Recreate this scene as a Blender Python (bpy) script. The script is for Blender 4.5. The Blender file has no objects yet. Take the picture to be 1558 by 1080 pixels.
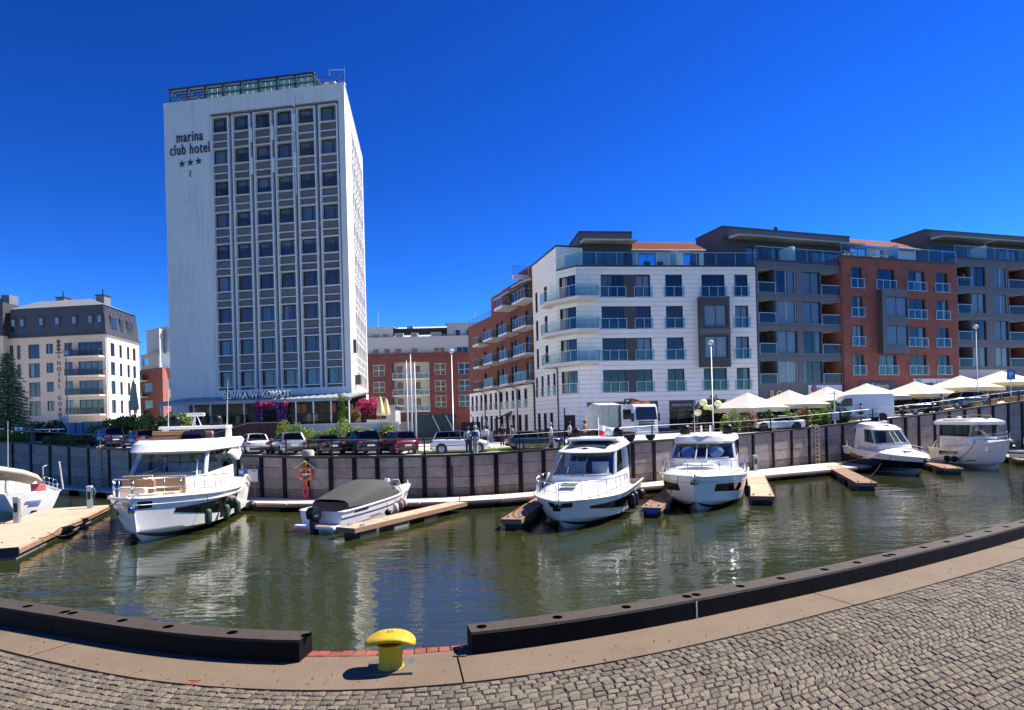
import bpy, bmesh, math, random
import numpy as np
from mathutils import Vector, Matrix
random.seed(7)
PI = math.pi
sc = bpy.context.scene
C = sc.collection

# ------------------------------------------------------------------ camera, sky, sun, exposure
EYE = 5.2
ROLL = 0.026
FPX = 950.0            # focal length in units of a 1558 px wide frame
cam_d = bpy.data.cameras.new('camera')
cam = bpy.data.objects.new('camera', cam_d); C.objects.link(cam)
cam_d.sensor_width = 36.0
cam_d.lens = 36.0 * FPX / 1558.0
cam_d.shift_y = 98.0 / 1558.0
cam_d.clip_start = 0.1
cam_d.clip_end = 5000
cam.location = (0, 0, EYE)
cam.rotation_euler = (Matrix.Rotation(PI/2, 3, 'X') @ Matrix.Rotation(-ROLL, 3, 'Z')).to_euler()
sc.camera = cam

SUN_EL, SUN_AZ = math.radians(52), math.radians(67)     # azimuth measured from +Y towards +X
w = bpy.data.worlds.new('World'); sc.world = w; w.use_nodes = True
nt = w.node_tree; nt.nodes.clear()
sky = nt.nodes.new('ShaderNodeTexSky'); sky.sky_type = 'NISHITA'; sky.sun_disc = False
sky.sun_elevation = SUN_EL; sky.sun_rotation = SUN_AZ
sky.altitude = 1500; sky.air_density = 1.0; sky.dust_density = 0.0; sky.ozone_density = 8.0
hs = nt.nodes.new('ShaderNodeHueSaturation'); hs.inputs['Saturation'].default_value = 1.18
hs.inputs['Hue'].default_value = 0.503
bg = nt.nodes.new('ShaderNodeBackground'); bg.inputs['Strength'].default_value = 0.036
wo = nt.nodes.new('ShaderNodeOutputWorld')
nt.links.new(sky.outputs[0], hs.inputs['Color']); gm_ = nt.nodes.new('ShaderNodeGamma'); gm_.inputs[1].default_value = 1.62
nt.links.new(hs.outputs[0], gm_.inputs[0]); nt.links.new(gm_.outputs[0], bg.inputs[0]); nt.links.new(bg.outputs[0], wo.inputs[0])

sun_d = bpy.data.lights.new('sun', 'SUN'); sun_d.energy = 5.0; sun_d.angle = math.radians(0.5); sun_d.color = (1.0, 0.94, 0.84)
sun = bpy.data.objects.new('sun', sun_d); C.objects.link(sun)
sdir = Vector((math.sin(SUN_AZ)*math.cos(SUN_EL), math.cos(SUN_AZ)*math.cos(SUN_EL), math.sin(SUN_EL)))
sun.rotation_euler = sdir.to_track_quat('Z', 'Y').to_euler()
sun.location = (60, 60, 90)

sc.view_settings.view_transform = 'Standard'; sc.view_settings.look = 'None'
sc.view_settings.gamma = 1.0; sc.view_settings.exposure = 1.0
sc.view_settings.use_curve_mapping = False
sc.render.engine = 'CYCLES'
sc.cycles.use_denoising = True
sc.cycles.max_bounces = 6; sc.cycles.diffuse_bounces = 3; sc.cycles.glossy_bounces = 4
sc.cycles.transparent_max_bounces = 10; sc.cycles.transmission_bounces = 4
sc.cycles.caustics_reflective = False; sc.cycles.caustics_refractive = False
sc.cycles.sample_clamp_indirect = 6.0

# ------------------------------------------------------------------ survey helper: photo pixel -> bearing
def ray(px, py):
    dx, dy = px-779.0, py-638.0
    ca, sa = math.cos(ROLL), math.sin(ROLL)
    return (dx*ca - dy*sa)/FPX, -(dy*ca + dx*sa)/FPX
def on_z(px, py, z):
    a, b = ray(px, py); Y = (z-EYE)/b
    return Vector((a*Y, Y, z))
def on_y(px, py, Y):
    a, b = ray(px, py)
    return Vector((a*Y, Y, EYE+b*Y))

# ------------------------------------------------------------------ materials
MATS = {}
def _new(name):
    m = bpy.data.materials.new(name); m.use_nodes = True
    n = m.node_tree.nodes; l = m.node_tree.links
    return m, n, l, n['Principled BSDF']
def pm(name, c, r=.6, m=0., var=.12, sc_=4., bump=0., bsc=None, spec=.5, coat=0., streak=False, tint=False, stain=None, stain_sc=.6, obj_rand=0.):
    """principled material with noise variation, optional bump, vertical streaks, stains, per-stone tint"""
    if name in MATS: return MATS[name]
    M, n, l, b = _new(name)
    b.inputs['Roughness'].default_value = r; b.inputs['Metallic'].default_value = m
    b.inputs['Specular IOR Level'].default_value = spec; b.inputs['Coat Weight'].default_value = coat
    b.inputs['Coat Roughness'].default_value = .04
    tc = n.new('ShaderNodeTexCoord'); mp = n.new('ShaderNodeMapping'); l.new(tc.outputs['Object'], mp.inputs[0])
    if streak: mp.inputs['Scale'].default_value = (1, 1, .08)
    nz = n.new('ShaderNodeTexNoise'); nz.inputs['Scale'].default_value = sc_; nz.inputs['Detail'].default_value = 6
    nz.inputs['Roughness'].default_value = .65
    l.new(mp.outputs[0], nz.inputs['Vector'])
    mr = n.new('ShaderNodeMapRange'); mr.inputs[1].default_value = .25; mr.inputs[2].default_value = .75
    mr.inputs[3].default_value = 1-var; mr.inputs[4].default_value = 1+var
    l.new(nz.outputs[0], mr.inputs[0])
    vm = n.new('ShaderNodeVectorMath'); vm.operation = 'MULTIPLY'
    vm.inputs[0].default_value = c[:3]; l.new(mr.outputs[0], vm.inputs[1])
    col = vm.outputs[0]
    if tint:
        at = n.new('ShaderNodeAttribute'); at.attribute_name = 'tint'
        v2 = n.new('ShaderNodeVectorMath'); v2.operation = 'MULTIPLY'
        l.new(col, v2.inputs[0]); l.new(at.outputs['Color'], v2.inputs[1]); col = v2.outputs[0]
    if obj_rand:
        oi = n.new('ShaderNodeObjectInfo'); m3 = n.new('ShaderNodeMapRange')
        m3.inputs[3].default_value = 1-obj_rand; m3.inputs[4].default_value = 1+obj_rand; l.new(oi.outputs['Random'], m3.inputs[0])
        v2 = n.new('ShaderNodeVectorMath'); v2.operation = 'MULTIPLY'
        l.new(col, v2.inputs[0]); l.new(m3.outputs[0], v2.inputs[1]); col = v2.outputs[0]
    if stain is not None:
        nz2 = n.new('ShaderNodeTexNoise'); nz2.inputs['Scale'].default_value = stain_sc; nz2.inputs['Detail'].default_value = 8
        nz2.inputs['Roughness'].default_value = .7
        l.new(mp.outputs[0], nz2.inputs['Vector'])
        r2 = n.new('ShaderNodeMapRange'); r2.inputs[1].default_value = .5; r2.inputs[2].default_value = .72; l.new(nz2.outputs[0], r2.inputs[0])
        mx = n.new('ShaderNodeMix'); mx.data_type = 'RGBA'; l.new(r2.outputs[0], mx.inputs[0]); l.new(col, mx.inputs[6])
        mx.inputs[7].default_value = (*stain, 1); col = mx.outputs[2]
    l.new(col, b.inputs['Base Color'])
    if bump:
        nb = n.new('ShaderNodeTexNoise'); nb.inputs['Scale'].default_value = bsc or sc_*4; nb.inputs['Detail'].default_value = 5
        l.new(tc.outputs['Object'], nb.inputs['Vector'])
        bp = n.new('ShaderNodeBump'); bp.inputs['Strength'].default_value = bump; bp.inputs['Distance'].default_value = .02
        l.new(nb.outputs[0], bp.inputs['Height']); l.new(bp.outputs[0], b.inputs['Normal'])
    MATS[name] = M
    return M
def brick_mat(name, c1, c2, mortar, scale=1.):
    M, n, l, b = _new(name)
    tc = n.new('ShaderNodeTexCoord'); sp = n.new('ShaderNodeSeparateXYZ'); cb = n.new('ShaderNodeCombineXYZ')
    l.new(tc.outputs['Object'], sp.inputs[0]); l.new(sp.outputs[0], cb.inputs[0]); l.new(sp.outputs[2], cb.inputs[1]); l.new(sp.outputs[1], cb.inputs[2])
    bt = n.new('ShaderNodeTexBrick'); l.new(cb.outputs[0], bt.inputs['Vector'])
    bt.inputs['Color1'].default_value = (*c1, 1); bt.inputs['Color2'].default_value = (*c2, 1); bt.inputs['Mortar'].default_value = (*mortar, 1)
    bt.inputs['Scale'].default_value = scale; bt.inputs['Brick Width'].default_value = .26; bt.inputs['Row Height'].default_value = .08
    bt.inputs['Mortar Size'].default_value = .008; bt.inputs['Bias'].default_value = 0.0
    nz = n.new('ShaderNodeTexNoise'); nz.inputs['Scale'].default_value = .8; nz.inputs['Detail'].default_value = 6; l.new(tc.outputs['Object'], nz.inputs['Vector'])
    mr = n.new('ShaderNodeMapRange'); mr.inputs[1].default_value = .3; mr.inputs[2].default_value = .7; mr.inputs[3].default_value = .8; mr.inputs[4].default_value = 1.18
    l.new(nz.outputs[0], mr.inputs[0])
    vm = n.new('ShaderNodeVectorMath'); vm.operation = 'MULTIPLY'; l.new(bt.outputs['Color'], vm.inputs[0]); l.new(mr.outputs[0], vm.inputs[1])
    l.new(vm.outputs[0], b.inputs['Base Color']); b.inputs['Roughness'].default_value = .85
    bp = n.new('ShaderNodeBump'); bp.inputs['Strength'].default_value = .5; bp.inputs['Distance'].default_value = .01; bp.invert = True
    l.new(bt.outputs['Fac'], bp.inputs['Height']); l.new(bp.outputs[0], b.inputs['Normal'])
    MATS[name] = M
    return M
def glass_mat(name, tint, refl=1.0, rough=.02, wob=.0, ior=1.5):
    M, n, l, b = _new(name); n.remove(b)
    tr = n.new('ShaderNodeBsdfTransparent'); tr.inputs[0].default_value = (*tint, 1)
    gl = n.new('ShaderNodeBsdfGlossy'); gl.inputs['Roughness'].default_value = rough
    lw = n.new('ShaderNodeLayerWeight'); pw = n.new('ShaderNodeMath'); pw.operation = 'POWER'; pw.inputs[1].default_value = 5.0
    l.new(lw.outputs['Facing'], pw.inputs[0])
    f0 = ((ior-1)/(ior+1))**2*refl
    mr = n.new('ShaderNodeMapRange'); mr.inputs[3].default_value = f0; mr.inputs[4].default_value = 1.0
    l.new(pw.outputs[0], mr.inputs[0])
    if wob:
        tc = n.new('ShaderNodeTexCoord'); nz = n.new('ShaderNodeTexNoise'); nz.inputs['Scale'].default_value = .9
        l.new(tc.outputs['Object'], nz.inputs['Vector'])
        bp = n.new('ShaderNodeBump'); bp.inputs['Strength'].default_value = wob; bp.inputs['Distance'].default_value = .05
        l.new(nz.outputs[0], bp.inputs['Height']); l.new(bp.outputs[0], gl.inputs['Normal'])
    mx = n.new('ShaderNodeMixShader'); l.new(mr.outputs[0], mx.inputs[0]); l.new(tr.outputs[0], mx.inputs[1]); l.new(gl.outputs[0], mx.inputs[2])
    l.new(mx.outputs[0], n['Material Output'].inputs[0])
    MATS[name] = M
    return M
def emis(name, c, s):
    if name in MATS: return MATS[name]
    M, n, l, b = _new(name); b.inputs['Base Color'].default_value = (*c, 1)
    b.inputs['Emission Color'].default_value = (*c, 1); b.inputs['Emission Strength'].default_value = s
    MATS[name] = M; return M
def leaf_mat(name, c, c2, trans=.35):
    M, n, l, b = _new(name); n.remove(b)
    at = n.new('ShaderNodeAttribute'); at.attribute_name = 'tint'
    mx = n.new('ShaderNodeMix'); mx.data_type = 'RGBA'; mx.inputs[6].default_value = (*c, 1); mx.inputs[7].default_value = (*c2, 1)
    l.new(at.outputs['Fac'], mx.inputs[0])
    df = n.new('ShaderNodeBsdfPrincipled'); df.inputs['Roughness'].default_value = .55; l.new(mx.outputs[2], df.inputs['Base Color'])
    tl = n.new('ShaderNodeBsdfTranslucent'); l.new(mx.outputs[2], tl.inputs[0])
    ms = n.new('ShaderNodeMixShader'); ms.inputs[0].default_value = trans
    l.new(df.outputs[0], ms.inputs[1]); l.new(tl.outputs[0], ms.inputs[2]); l.new(ms.outputs[0], n['Material Output'].inputs[0])
    MATS[name] = M; return M

GLASS = glass_mat('window_glass', (.46, .52, .55), 1.15, .015, .03, ior=1.75)
GLASS_RAIL = glass_mat('railing_glass', (.62, .83, .86), 1.2, .02, ior=1.55)
GLASS_BOAT = glass_mat('boat_glass', (.66, .72, .74), 1.7, .02, ior=1.6)
GLASS_CAR = glass_mat('car_glass', (.12, .14, .15), .8, .02, ior=1.6)

# ------------------------------------------------------------------ mesh building
class MB:
    def __init__(s): s.v = []; s.f = []; s.t = []
    def quad(s, a, b, c, d): i = len(s.v); s.v += [a, b, c, d]; s.f.append((i, i+1, i+2, i+3)); return s
    def poly(s, pts): i = len(s.v); s.v += list(pts); s.f.append(tuple(range(i, i+len(pts)))); return s
    def box(s, x0, x1, y0, y1, z0, z1):
        i = len(s.v)
        s.v += [(x0,y0,z0),(x1,y0,z0),(x1,y1,z0),(x0,y1,z0),(x0,y0,z1),(x1,y0,z1),(x1,y1,z1),(x0,y1,z1)]
        s.f += [(i,i+3,i+2,i+1),(i+4,i+5,i+6,i+7),(i,i+1,i+5,i+4),(i+1,i+2,i+6,i+5),(i+2,i+3,i+7,i+6),(i+3,i,i+4,i+7)]
        return s
    def bar(s, p, q, a, b=None, up=(0,0,1)):
        """rectangular bar from p to q, width a (sideways) and b (along up)"""
        b = b or a; p = Vector(p); q = Vector(q); d = (q-p).normalized(); u = Vector(up)
        if abs(d.dot(u)) > .99: u = Vector((0,1,0))
        r = d.cross(u).normalized()*a/2; u = r.cross(d).normalized()*b/2
        i = len(s.v)
        for e in (p, q): s.v += [tuple(e-r-u), tuple(e+r-u), tuple(e+r+u), tuple(e-r+u)]
        s.f += [(i,i+1,i+2,i+3),(i+7,i+6,i+5,i+4),(i,i+4,i+5,i+1),(i+1,i+5,i+6,i+2),(i+2,i+6,i+7,i+3),(i+3,i+7,i+4,i)]
        return s
    def tube(s, pts, r, n=8, cap=True):
        pts = [Vector(p) for p in pts]; rr = r if isinstance(r, (list, tuple)) else [r]*len(pts)
        base = len(s.v); prev = None
        for k, p in enumerate(pts):
            d = (pts[min(k+1, len(pts)-1)] - pts[max(k-1, 0)]).normalized()
            if prev is None:
                u = Vector((0,0,1)) if abs(d.z) < .9 else Vector((1,0,0))
                prev = d.cross(u).normalized()
            a = (prev - d*prev.dot(d)).normalized(); b = d.cross(a); prev = a
            for j in range(n):
                t = 2*PI*j/n; s.v.append(tuple(p + (a*math.cos(t)+b*math.sin(t))*rr[k]))
        for k in range(len(pts)-1):
            for j in range(n):
                a0 = base+k*n+j; a1 = base+k*n+(j+1) % n
                s.f.append((a0, a1, a1+n, a0+n))
        if cap:
            s.f.append(tuple(base+j for j in reversed(range(n)))); e = base+(len(pts)-1)*n
            s.f.append(tuple(e+j for j in range(n)))
        return s
    def lathe(s, prof, n=20, c=(0,0,0), axis='z', sx=1, sy=1):
        base = len(s.v)
        for r, z in prof:
            for j in range(n):
                t = 2*PI*j/n; x, y = r*math.cos(t)*sx, r*math.sin(t)*sy
                if axis == 'z': p = (c[0]+x, c[1]+y, c[2]+z)
                elif axis == 'y': p = (c[0]+x, c[1]+z, c[2]+y)
                else: p = (c[0]+z, c[1]+x, c[2]+y)
                s.v.append(p)
        for k in range(len(prof)-1):
            for j in range(n):
                a0 = base+k*n+j; a1 = base+k*n+(j+1) % n
                s.f.append((a0, a1, a1+n, a0+n))
        s.f.append(tuple(base+j for j in reversed(range(n)))); e = base+(len(prof)-1)*n
        s.f.append(tuple(e+j for j in range(n)))
        return s
    def grid(s, rows, closed=False):
        """rows: list of equal-length lists of points"""
        base = len(s.v); m = len(rows[0])
        for r in rows: s.v += [tuple(p) for p in r]
        for i in range(len(rows)-1):
            for j in range(m if closed else m-1):
                a = base+i*m+j; b = base+i*m+(j+1) % m
                s.f.append((a, b, b+m, a+m))
        return s
    def prism(s, poly, axis, a, b):
        """extrude a 2-D polygon between a and b along axis"""
        def P(p, t):
            return (t, p[0], p[1]) if axis == 'x' else (p[0], t, p[1]) if axis == 'y' else (p[0], p[1], t)
        i = len(s.v); n = len(poly)
        s.v += [P(p, a) for p in poly] + [P(p, b) for p in poly]
        s.f.append(tuple(range(i, i+n))); s.f.append(tuple(reversed(range(i+n, i+2*n))))
        for j in range(n): k = (j+1) % n; s.f.append((i+j, i+n+j, i+n+k, i+k))
        return s
    def mesh(s, name, mat, smooth=False, fix=True, bevel=0):
        me = bpy.data.meshes.new(name); me.from_pydata([tuple(p) for p in s.v], [], s.f)
        if fix or bevel:
            bm = bmesh.new(); bm.from_mesh(me)
            if smooth: bmesh.ops.remove_doubles(bm, verts=bm.verts, dist=1e-4)
            if bevel:
                bmesh.ops.remove_doubles(bm, verts=bm.verts, dist=1e-4)
                bmesh.ops.bevel(bm, geom=[e for e in bm.edges if len(e.link_faces) == 2 and e.calc_face_angle(0) > .6], offset=bevel, segments=2, affect='EDGES', profile=.6)
            if fix: bmesh.ops.recalc_face_normals(bm, faces=bm.faces)
            bm.to_mesh(me); bm.free()
        if smooth:
            me.polygons.foreach_set('use_smooth', [True]*len(me.polygons))
            if smooth is not True: me.set_sharp_from_angle(angle=smooth)
        if s.t:
            ca = me.color_attributes.new('tint', 'FLOAT_COLOR', 'POINT')
            ca.data.foreach_set('color', np.array(s.t, dtype=np.float32).ravel())
        if mat: me.materials.append(mat)
        return me
    def build(s, name, mat, parent=None, smooth=False, bevel=0, fix=True, **kw):
        return put(name, s.mesh(name, mat, smooth, fix, bevel), parent, **kw)
def put(name, me, parent=None, loc=None, rot=None, scale=None, mtx=None):
    o = bpy.data.objects.new(name, me); C.objects.link(o); o.parent = parent
    if mtx is not None: o.matrix_local = mtx
    if loc is not None: o.location = loc
    if rot is not None: o.rotation_euler = rot
    if scale is not None: o.scale = scale
    return o
def tag(o, label, cat, group=None):
    o['label'] = label; o['category'] = cat
    if group: o['group'] = group
    return o
def struct(o, kind='structure'): o['kind'] = kind; return o
def thing(name, label, cat, loc=(0,0,0), rz=0., group=None):
    o = bpy.data.objects.new(name, None); C.objects.link(o); o.empty_display_size = .3
    o.location = loc; o.rotation_euler = (0, 0, rz)
    return tag(o, label, cat, group)
def copy_tree(o, parent=None):
    c = o.copy(); C.objects.link(c); c.parent = parent
    for ch in o.children: copy_tree(ch, c)
    return c
def text(name, s, size, mat, parent, loc, rot=(PI/2,0,0), ext=.02, sx=1., align='LEFT', sp=1., mtx=None, ls=1., bold=0.):
    cu = bpy.data.curves.new(name, 'FONT'); cu.body = s; cu.size = size; cu.extrude = ext; cu.align_x = align
    cu.space_character = sp; cu.resolution_u = 3; cu.space_line = ls; cu.offset = bold
    cu.materials.append(mat)
    tmp = bpy.data.objects.new(name, cu); C.objects.link(tmp)
    me = bpy.data.meshes.new_from_object(tmp.evaluated_get(bpy.context.evaluated_depsgraph_get()))
    bpy.data.objects.remove(tmp); o = put(name, me, parent)
    if not me.materials: me.materials.append(mat)
    m = Matrix.Translation(loc) @ Matrix.Rotation(rot[2], 4, 'Z') @ Matrix.Rotation(rot[1], 4, 'Y') @ Matrix.Rotation(rot[0], 4, 'X') @ Matrix.Diagonal((sx,1,1,1))
    o.matrix_local = (mtx @ m) if mtx is not None else m
    return o
def smooth_interp(xs, ys):
    """monotone-ish cubic (Catmull-Rom) through keypoints"""
    xs = np.array(xs, float); ys = np.array(ys, float); m = np.gradient(ys, xs)
    def f(x):
        x = min(max(x, xs[0]), xs[-1]); i = min(max(int(np.searchsorted(xs, x))-1, 0), len(xs)-2)
        h = xs[i+1]-xs[i]; t = (x-xs[i])/h
        return float((2*t**3-3*t**2+1)*ys[i] + (t**3-2*t**2+t)*h*m[i] + (-2*t**3+3*t**2)*ys[i+1] + (t**3-t**2)*h*m[i+1])
    return f
# ================================================================== THE SETTING
# ---- far quay line: distance and height surveyed at bearings
_wd = smooth_interp([-400,-150,105,250,400,600,717,830,1000,1147,1240,1400,1525,1760,2000], [72,65,54.8,47.2,41.2,39.4,39.2,41,45.2,52,56.5,60.5,63.5,69,74])
_wt = smooth_interp([-400,0,105,300,400,600,717,830,1000,1147,1240,1400,1525,1760,2000], [655,672,679,690,694.5,695,692,684.5,671,660,650,632,615,585,560])
def wall_at(px):
    D = _wd(px); p = on_y(px, _wt(px), D)
    return p
_s = [wall_at(p) for p in range(-400, 2001, 20)]
_gx = np.array([p.x for p in _s]); _gy = np.array([p.y for p in _s]); _gz = np.array([p.z for p in _s])
def wall_y(x): return float(np.interp(x, _gx, _gy))
def gz(x, y=None): return float(np.interp(x, _gx, _gz))          # level of the far quay

# ---- water
def water_mat():
    M, n, l, b = _new('harbour_water')
    b.inputs['Base Color'].default_value = (.025, .031, .008, 1); b.inputs['Roughness'].default_value = .035
    b.inputs['IOR'].default_value = 1.33; b.inputs['Specular IOR Level'].default_value = .85
    tc = n.new('ShaderNodeTexCoord')
    def noise(scale, det, sx, sy, rot=0.):
        mp = n.new('ShaderNodeMapping'); mp.inputs['Scale'].default_value = (sx, sy, 1); mp.inputs['Rotation'].default_value = (0,0,rot)
        l.new(tc.outputs['Object'], mp.inputs[0])
        z = n.new('ShaderNodeTexNoise'); z.inputs['Scale'].default_value = scale; z.inputs['Detail'].default_value = det
        z.inputs['Distortion'].default_value = .4
        l.new(mp.outputs[0], z.inputs['Vector']); return z.outputs[0]
    a = noise(.55, 2, .6, 1.5, .15); c = noise(2.6, 3, .55, 1.5, -.1); d = noise(.09, 2, 1, 1)
    # breeze patches: ruffled water in places, calm elsewhere
    r = n.new('ShaderNodeMapRange'); r.inputs[1].default_value = .38; r.inputs[2].default_value = .66; r.inputs[3].default_value = .10; r.inputs[4].default_value = .55; l.new(d, r.inputs[0])
    m1 = n.new('ShaderNodeMath'); m1.operation = 'MULTIPLY'; l.new(c, m1.inputs[0]); l.new(r.outputs[0], m1.inputs[1])
    m2 = n.new('ShaderNodeMath'); m2.operation = 'MULTIPLY_ADD'; l.new(a, m2.inputs[0]); m2.inputs[1].default_value = 1.0; l.new(m1.outputs[0], m2.inputs[2])
    bp = n.new('ShaderNodeBump'); bp.inputs['Strength'].default_value = .5; bp.inputs['Distance'].default_value = .085
    l.new(m2.outputs[0], bp.inputs['Height']); l.new(bp.outputs[0], b.inputs['Normal'])
    return M
wm = MB()
wm.quad((-250,-60,0), (250,-60,0), (250,110,0), (-250,110,0))
struct(wm.build('water', water_mat()))

# ---- far quay ground: one sheet to the horizon
M_PAVE = pm('pale_paving', (.56,.52,.46), .85, var=.18, sc_=1.2, bump=.2, stain=(.42,.39,.35), stain_sc=.25)
M_ASPH = pm('asphalt', (.075,.073,.072), .9, var=.2, sc_=3, bump=.2, bsc=60, stain=(.10,.096,.09), stain_sc=.4)
M_COPE = pm('dark_coping', (.014,.013,.014), .6, var=.2)
M_CONC = pm('panel_concrete', (.31,.265,.245), .85, var=.22, sc_=3, bump=.3, bsc=12, stain=(.17,.135,.12), stain_sc=1.1, obj_rand=.16)
M_CONCW = pm('tide_stained_concrete', (.20,.175,.145), .85, var=.35, sc_=3, bump=.3, bsc=12, stain=(.075,.075,.045), stain_sc=1.6, obj_rand=.2)
M_BLACKST = pm('black_steel', (.004,.004,.005), .6, spec=.2, var=.3)
xs = list(np.linspace(-130, 130, 105)); rows = []
gm = MB()
for off in (0.3, 2, 4.5, 9, 15, 25, 45, 90, 200, 900, 3000):
    rows.append([(x*(1+off*.004 if off > 90 else 1), wall_y(x)+off, gz(x)) for x in xs])
gm.grid(rows); ground = struct(gm.build('ground', M_PAVE, smooth=True))
# car park / roadway of darker tar behind the promenade strip
rm = MB()
xr = [x for x in np.linspace(-60, -8, 30)]
rm.grid([[(x, wall_y(x)+o, gz(x)+.006) for x in xr] for o in (3.2, 5, 8, 11.5)])
struct(rm.build('parking_road', M_ASPH, smooth=True))
gg = MB()
xg = [x for x in np.linspace(-7.5, 8, 16)]
gg.grid([[(x, wall_y(x)+o, gz(x)+.012) for x in xg] for o in (2.6, 4, 6.5)])
struct(gg.build('lawn_soil', pm('lawn', (.10,.16,.03), .95, var=.35, sc_=9, bump=.5)))

# ---- far quay wall: concrete planks between black steel posts
piles = [-130,-100,-70,-40,-10,19,47,76,105,135,166,198,230,262,295,329,363,398,433,467,503,539,574,610,645,682,717,754,791,826,860,895,929,962,994,1026,1057,1087,1116,1145,1175,1203,1230,1256,1281,1306,1331,1355,1377,1397,1421,1444,1467,1489,1510,1533,1554,1576,1598,1622,1650]
PW = [wall_at(p) for p in piles]
qw = thing('quay_wall', 'long curved quay wall of grey concrete planks between black steel posts', 'wall', (0,0,0))
for i in range(len(PW)-1):
    a, b = PW[i], PW[i+1]
    d = (b-a); d.z = 0; L = d.length; d.normalize(); nrm = Vector((d.y, -d.x, 0))   # towards the water
    for r in range(5):
        if r < 4:
            f0, f1 = r/4, (r+1)/4
        za0, za1 = (.35+(a.z-.35)*f0, .35+(a.z-.35)*f1) if r < 4 else (-1.5, .33)
        zb0, zb1 = (.35+(b.z-.35)*f0, .35+(b.z-.35)*f1) if r < 4 else (-1.5, .33)
        if r == 4 and i % 1: continue
        e = .012; m = MB(); dp = random.uniform(-.02, .02)
        A = a+nrm*dp; B = b+nrm*dp; bk = nrm*-.28
        P = [(A.x,A.y,za0+e), (B.x,B.y,zb0+e), (B.x,B.y,zb1-e), (A.x,A.y,za1-e)]
        Q = [(p[0]+bk.x, p[1]+bk.y, p[2]) for p in P]
        m.v = P+Q; m.f = [(0,1,2,3),(4,7,6,5),(3,2,6,7),(0,4,5,1),(0,3,7,4),(1,5,6,2)]
        m.build('plank', M_CONCW if r in (0, 4) else M_CONC, qw)
    m = MB(); wd = .13
    c0 = a - d*wd + nrm*.10; c1 = a + d*wd + nrm*.10; c2 = a + d*wd - nrm*.1; c3 = a - d*wd - nrm*.1
    m.v = [(c.x, c.y, -1.5) for c in (c0,c1,c2,c3)] + [(c.x, c.y, a.z+.02) for c in (c0,c1,c2,c3)]
    m.f = [(0,1,5,4),(1,2,6,5),(2,3,7,6),(3,0,4,7),(4,5,6,7)]
    m.build('steel_post', M_BLACKST, qw)
m = MB()
fr = []; ft = []; bk2 = []; 
for i, a in enumerate(PW):
    d = (PW[min(i+1, len(PW)-1)]-PW[max(i-1, 0)]); d.z = 0; d.normalize(); nrm = Vector((d.y,-d.x,0))
    o = a+nrm*.14; q = a-nrm*.55
    fr.append((o.x,o.y,a.z-.05)); ft.append((o.x,o.y,a.z+.075)); bk2.append((q.x,q.y,a.z+.075))
m.grid([fr, ft, bk2, [(p[0],p[1],p[2]-.3) for p in bk2]])
m.build('coping', M_COPE, qw)

# railing along the quay
rl = thing('quay_railing', 'thin black steel railing with two rails along the far quay edge', 'railing')
M_RAIL = pm('railing_steel', (.02,.02,.022), .45, m=.3)
for i in range(0, len(PW), 2):
    a = PW[i]; m = MB(); y = a.y+.3
    m.bar((a.x, y, a.z), (a.x, y, a.z+1.15), .09, .06, up=(0,1,0)); m.box(a.x-.1, a.x+.1, y-.1, y+.1, a.z+.07, a.z+.1)
    m.build('post', M_RAIL, rl)
for h, nm in ((1.12,'top_rail'), (.62,'middle_rail')):
    m = MB(); m.tube([(a.x, a.y+.3, a.z+h) for a in PW], .022 if h < 1 else .028, 6); m.build(nm, pm('rail_tube', (.25,.25,.26), .35, m=.8) if h > 1 else M_RAIL, rl, smooth=True)

# ---- near quay ---------------------------------------------------------------
NZ = 3.55
bf_px = [(-260,895),(-120,929),(0,952),(83,966),(185,985),(262,998),(370,1008),(464,1011.5),(580,1010),(712,1000),(800,987),(900,971),(1000,955),(1059,941.6),(1251,900),(1369,871),(1558,819),(1700,772),(1800,738)]
sf_px = [(-260,920),(-120,955),(0,988),(129,1019),(246,1042),(354,1051),(480,1054.7),(554,1054.6),(631,1051.5),(734,1040),(800,1031),(900,1013),(1000,994.6),(1059,982),(1179,951),(1297,921),(1558,848),(1700,800),(1800,762)]
bfw = [on_z(a, b, NZ) for a, b in bf_px]; sfw = [on_z(a, b, NZ) for a, b in sf_px]
def resample(pts, step=.1):
    s = [0.]
    for i in range(1, len(pts)): s.append(s[-1]+(pts[i]-pts[i-1]).length)
    fx = smooth_interp(s, [p.x for p in pts]); fy = smooth_interp(s, [p.y for p in pts])
    n = int(s[-1]/step); out = []
    for i in range(n+1): t = s[-1]*i/n; out.append((fx(t), fy(t)))
    # light smoothing
    a = np.array(out)
    for _ in range(60): a[1:-1] = (a[:-2]+2*a[1:-1]+a[2:])/4
    return a
BF = resample(bfw); SF = resample(sfw)
def frame_of(a):
    d = np.gradient(a, axis=0); d /= np.linalg.norm(d, axis=1)[:, None]
    return d, np.stack([-d[:,1], d[:,0]], 1)        # tangent, normal (towards the water)
BFd, BFn = frame_of(BF); SFd, SFn = frame_of(SF)
BEAM_W, BEAM_H = .21, .15
EDGE = BF+BFn*(BEAM_W+.01)
M_QUAYC = pm('quay_concrete', (.160,.113,.072), .9, var=.14, sc_=3.0, bump=.35, bsc=70, stain=(.112,.078,.050), stain_sc=1.5)
M_BED = pm('sett_bed', (.050,.038,.026), .95, var=.3, sc_=14, bump=.6, bsc=60)
# quay body: wall down into the water
m = MB(); e = EDGE
m.grid([[(p[0],p[1],NZ-.012) for p in e], [(p[0],p[1],-1.) for p in e]])
struct(m.build('near_quay_wall', pm('quay_face', (.20,.17,.14), .9, var=.3)))
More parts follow.
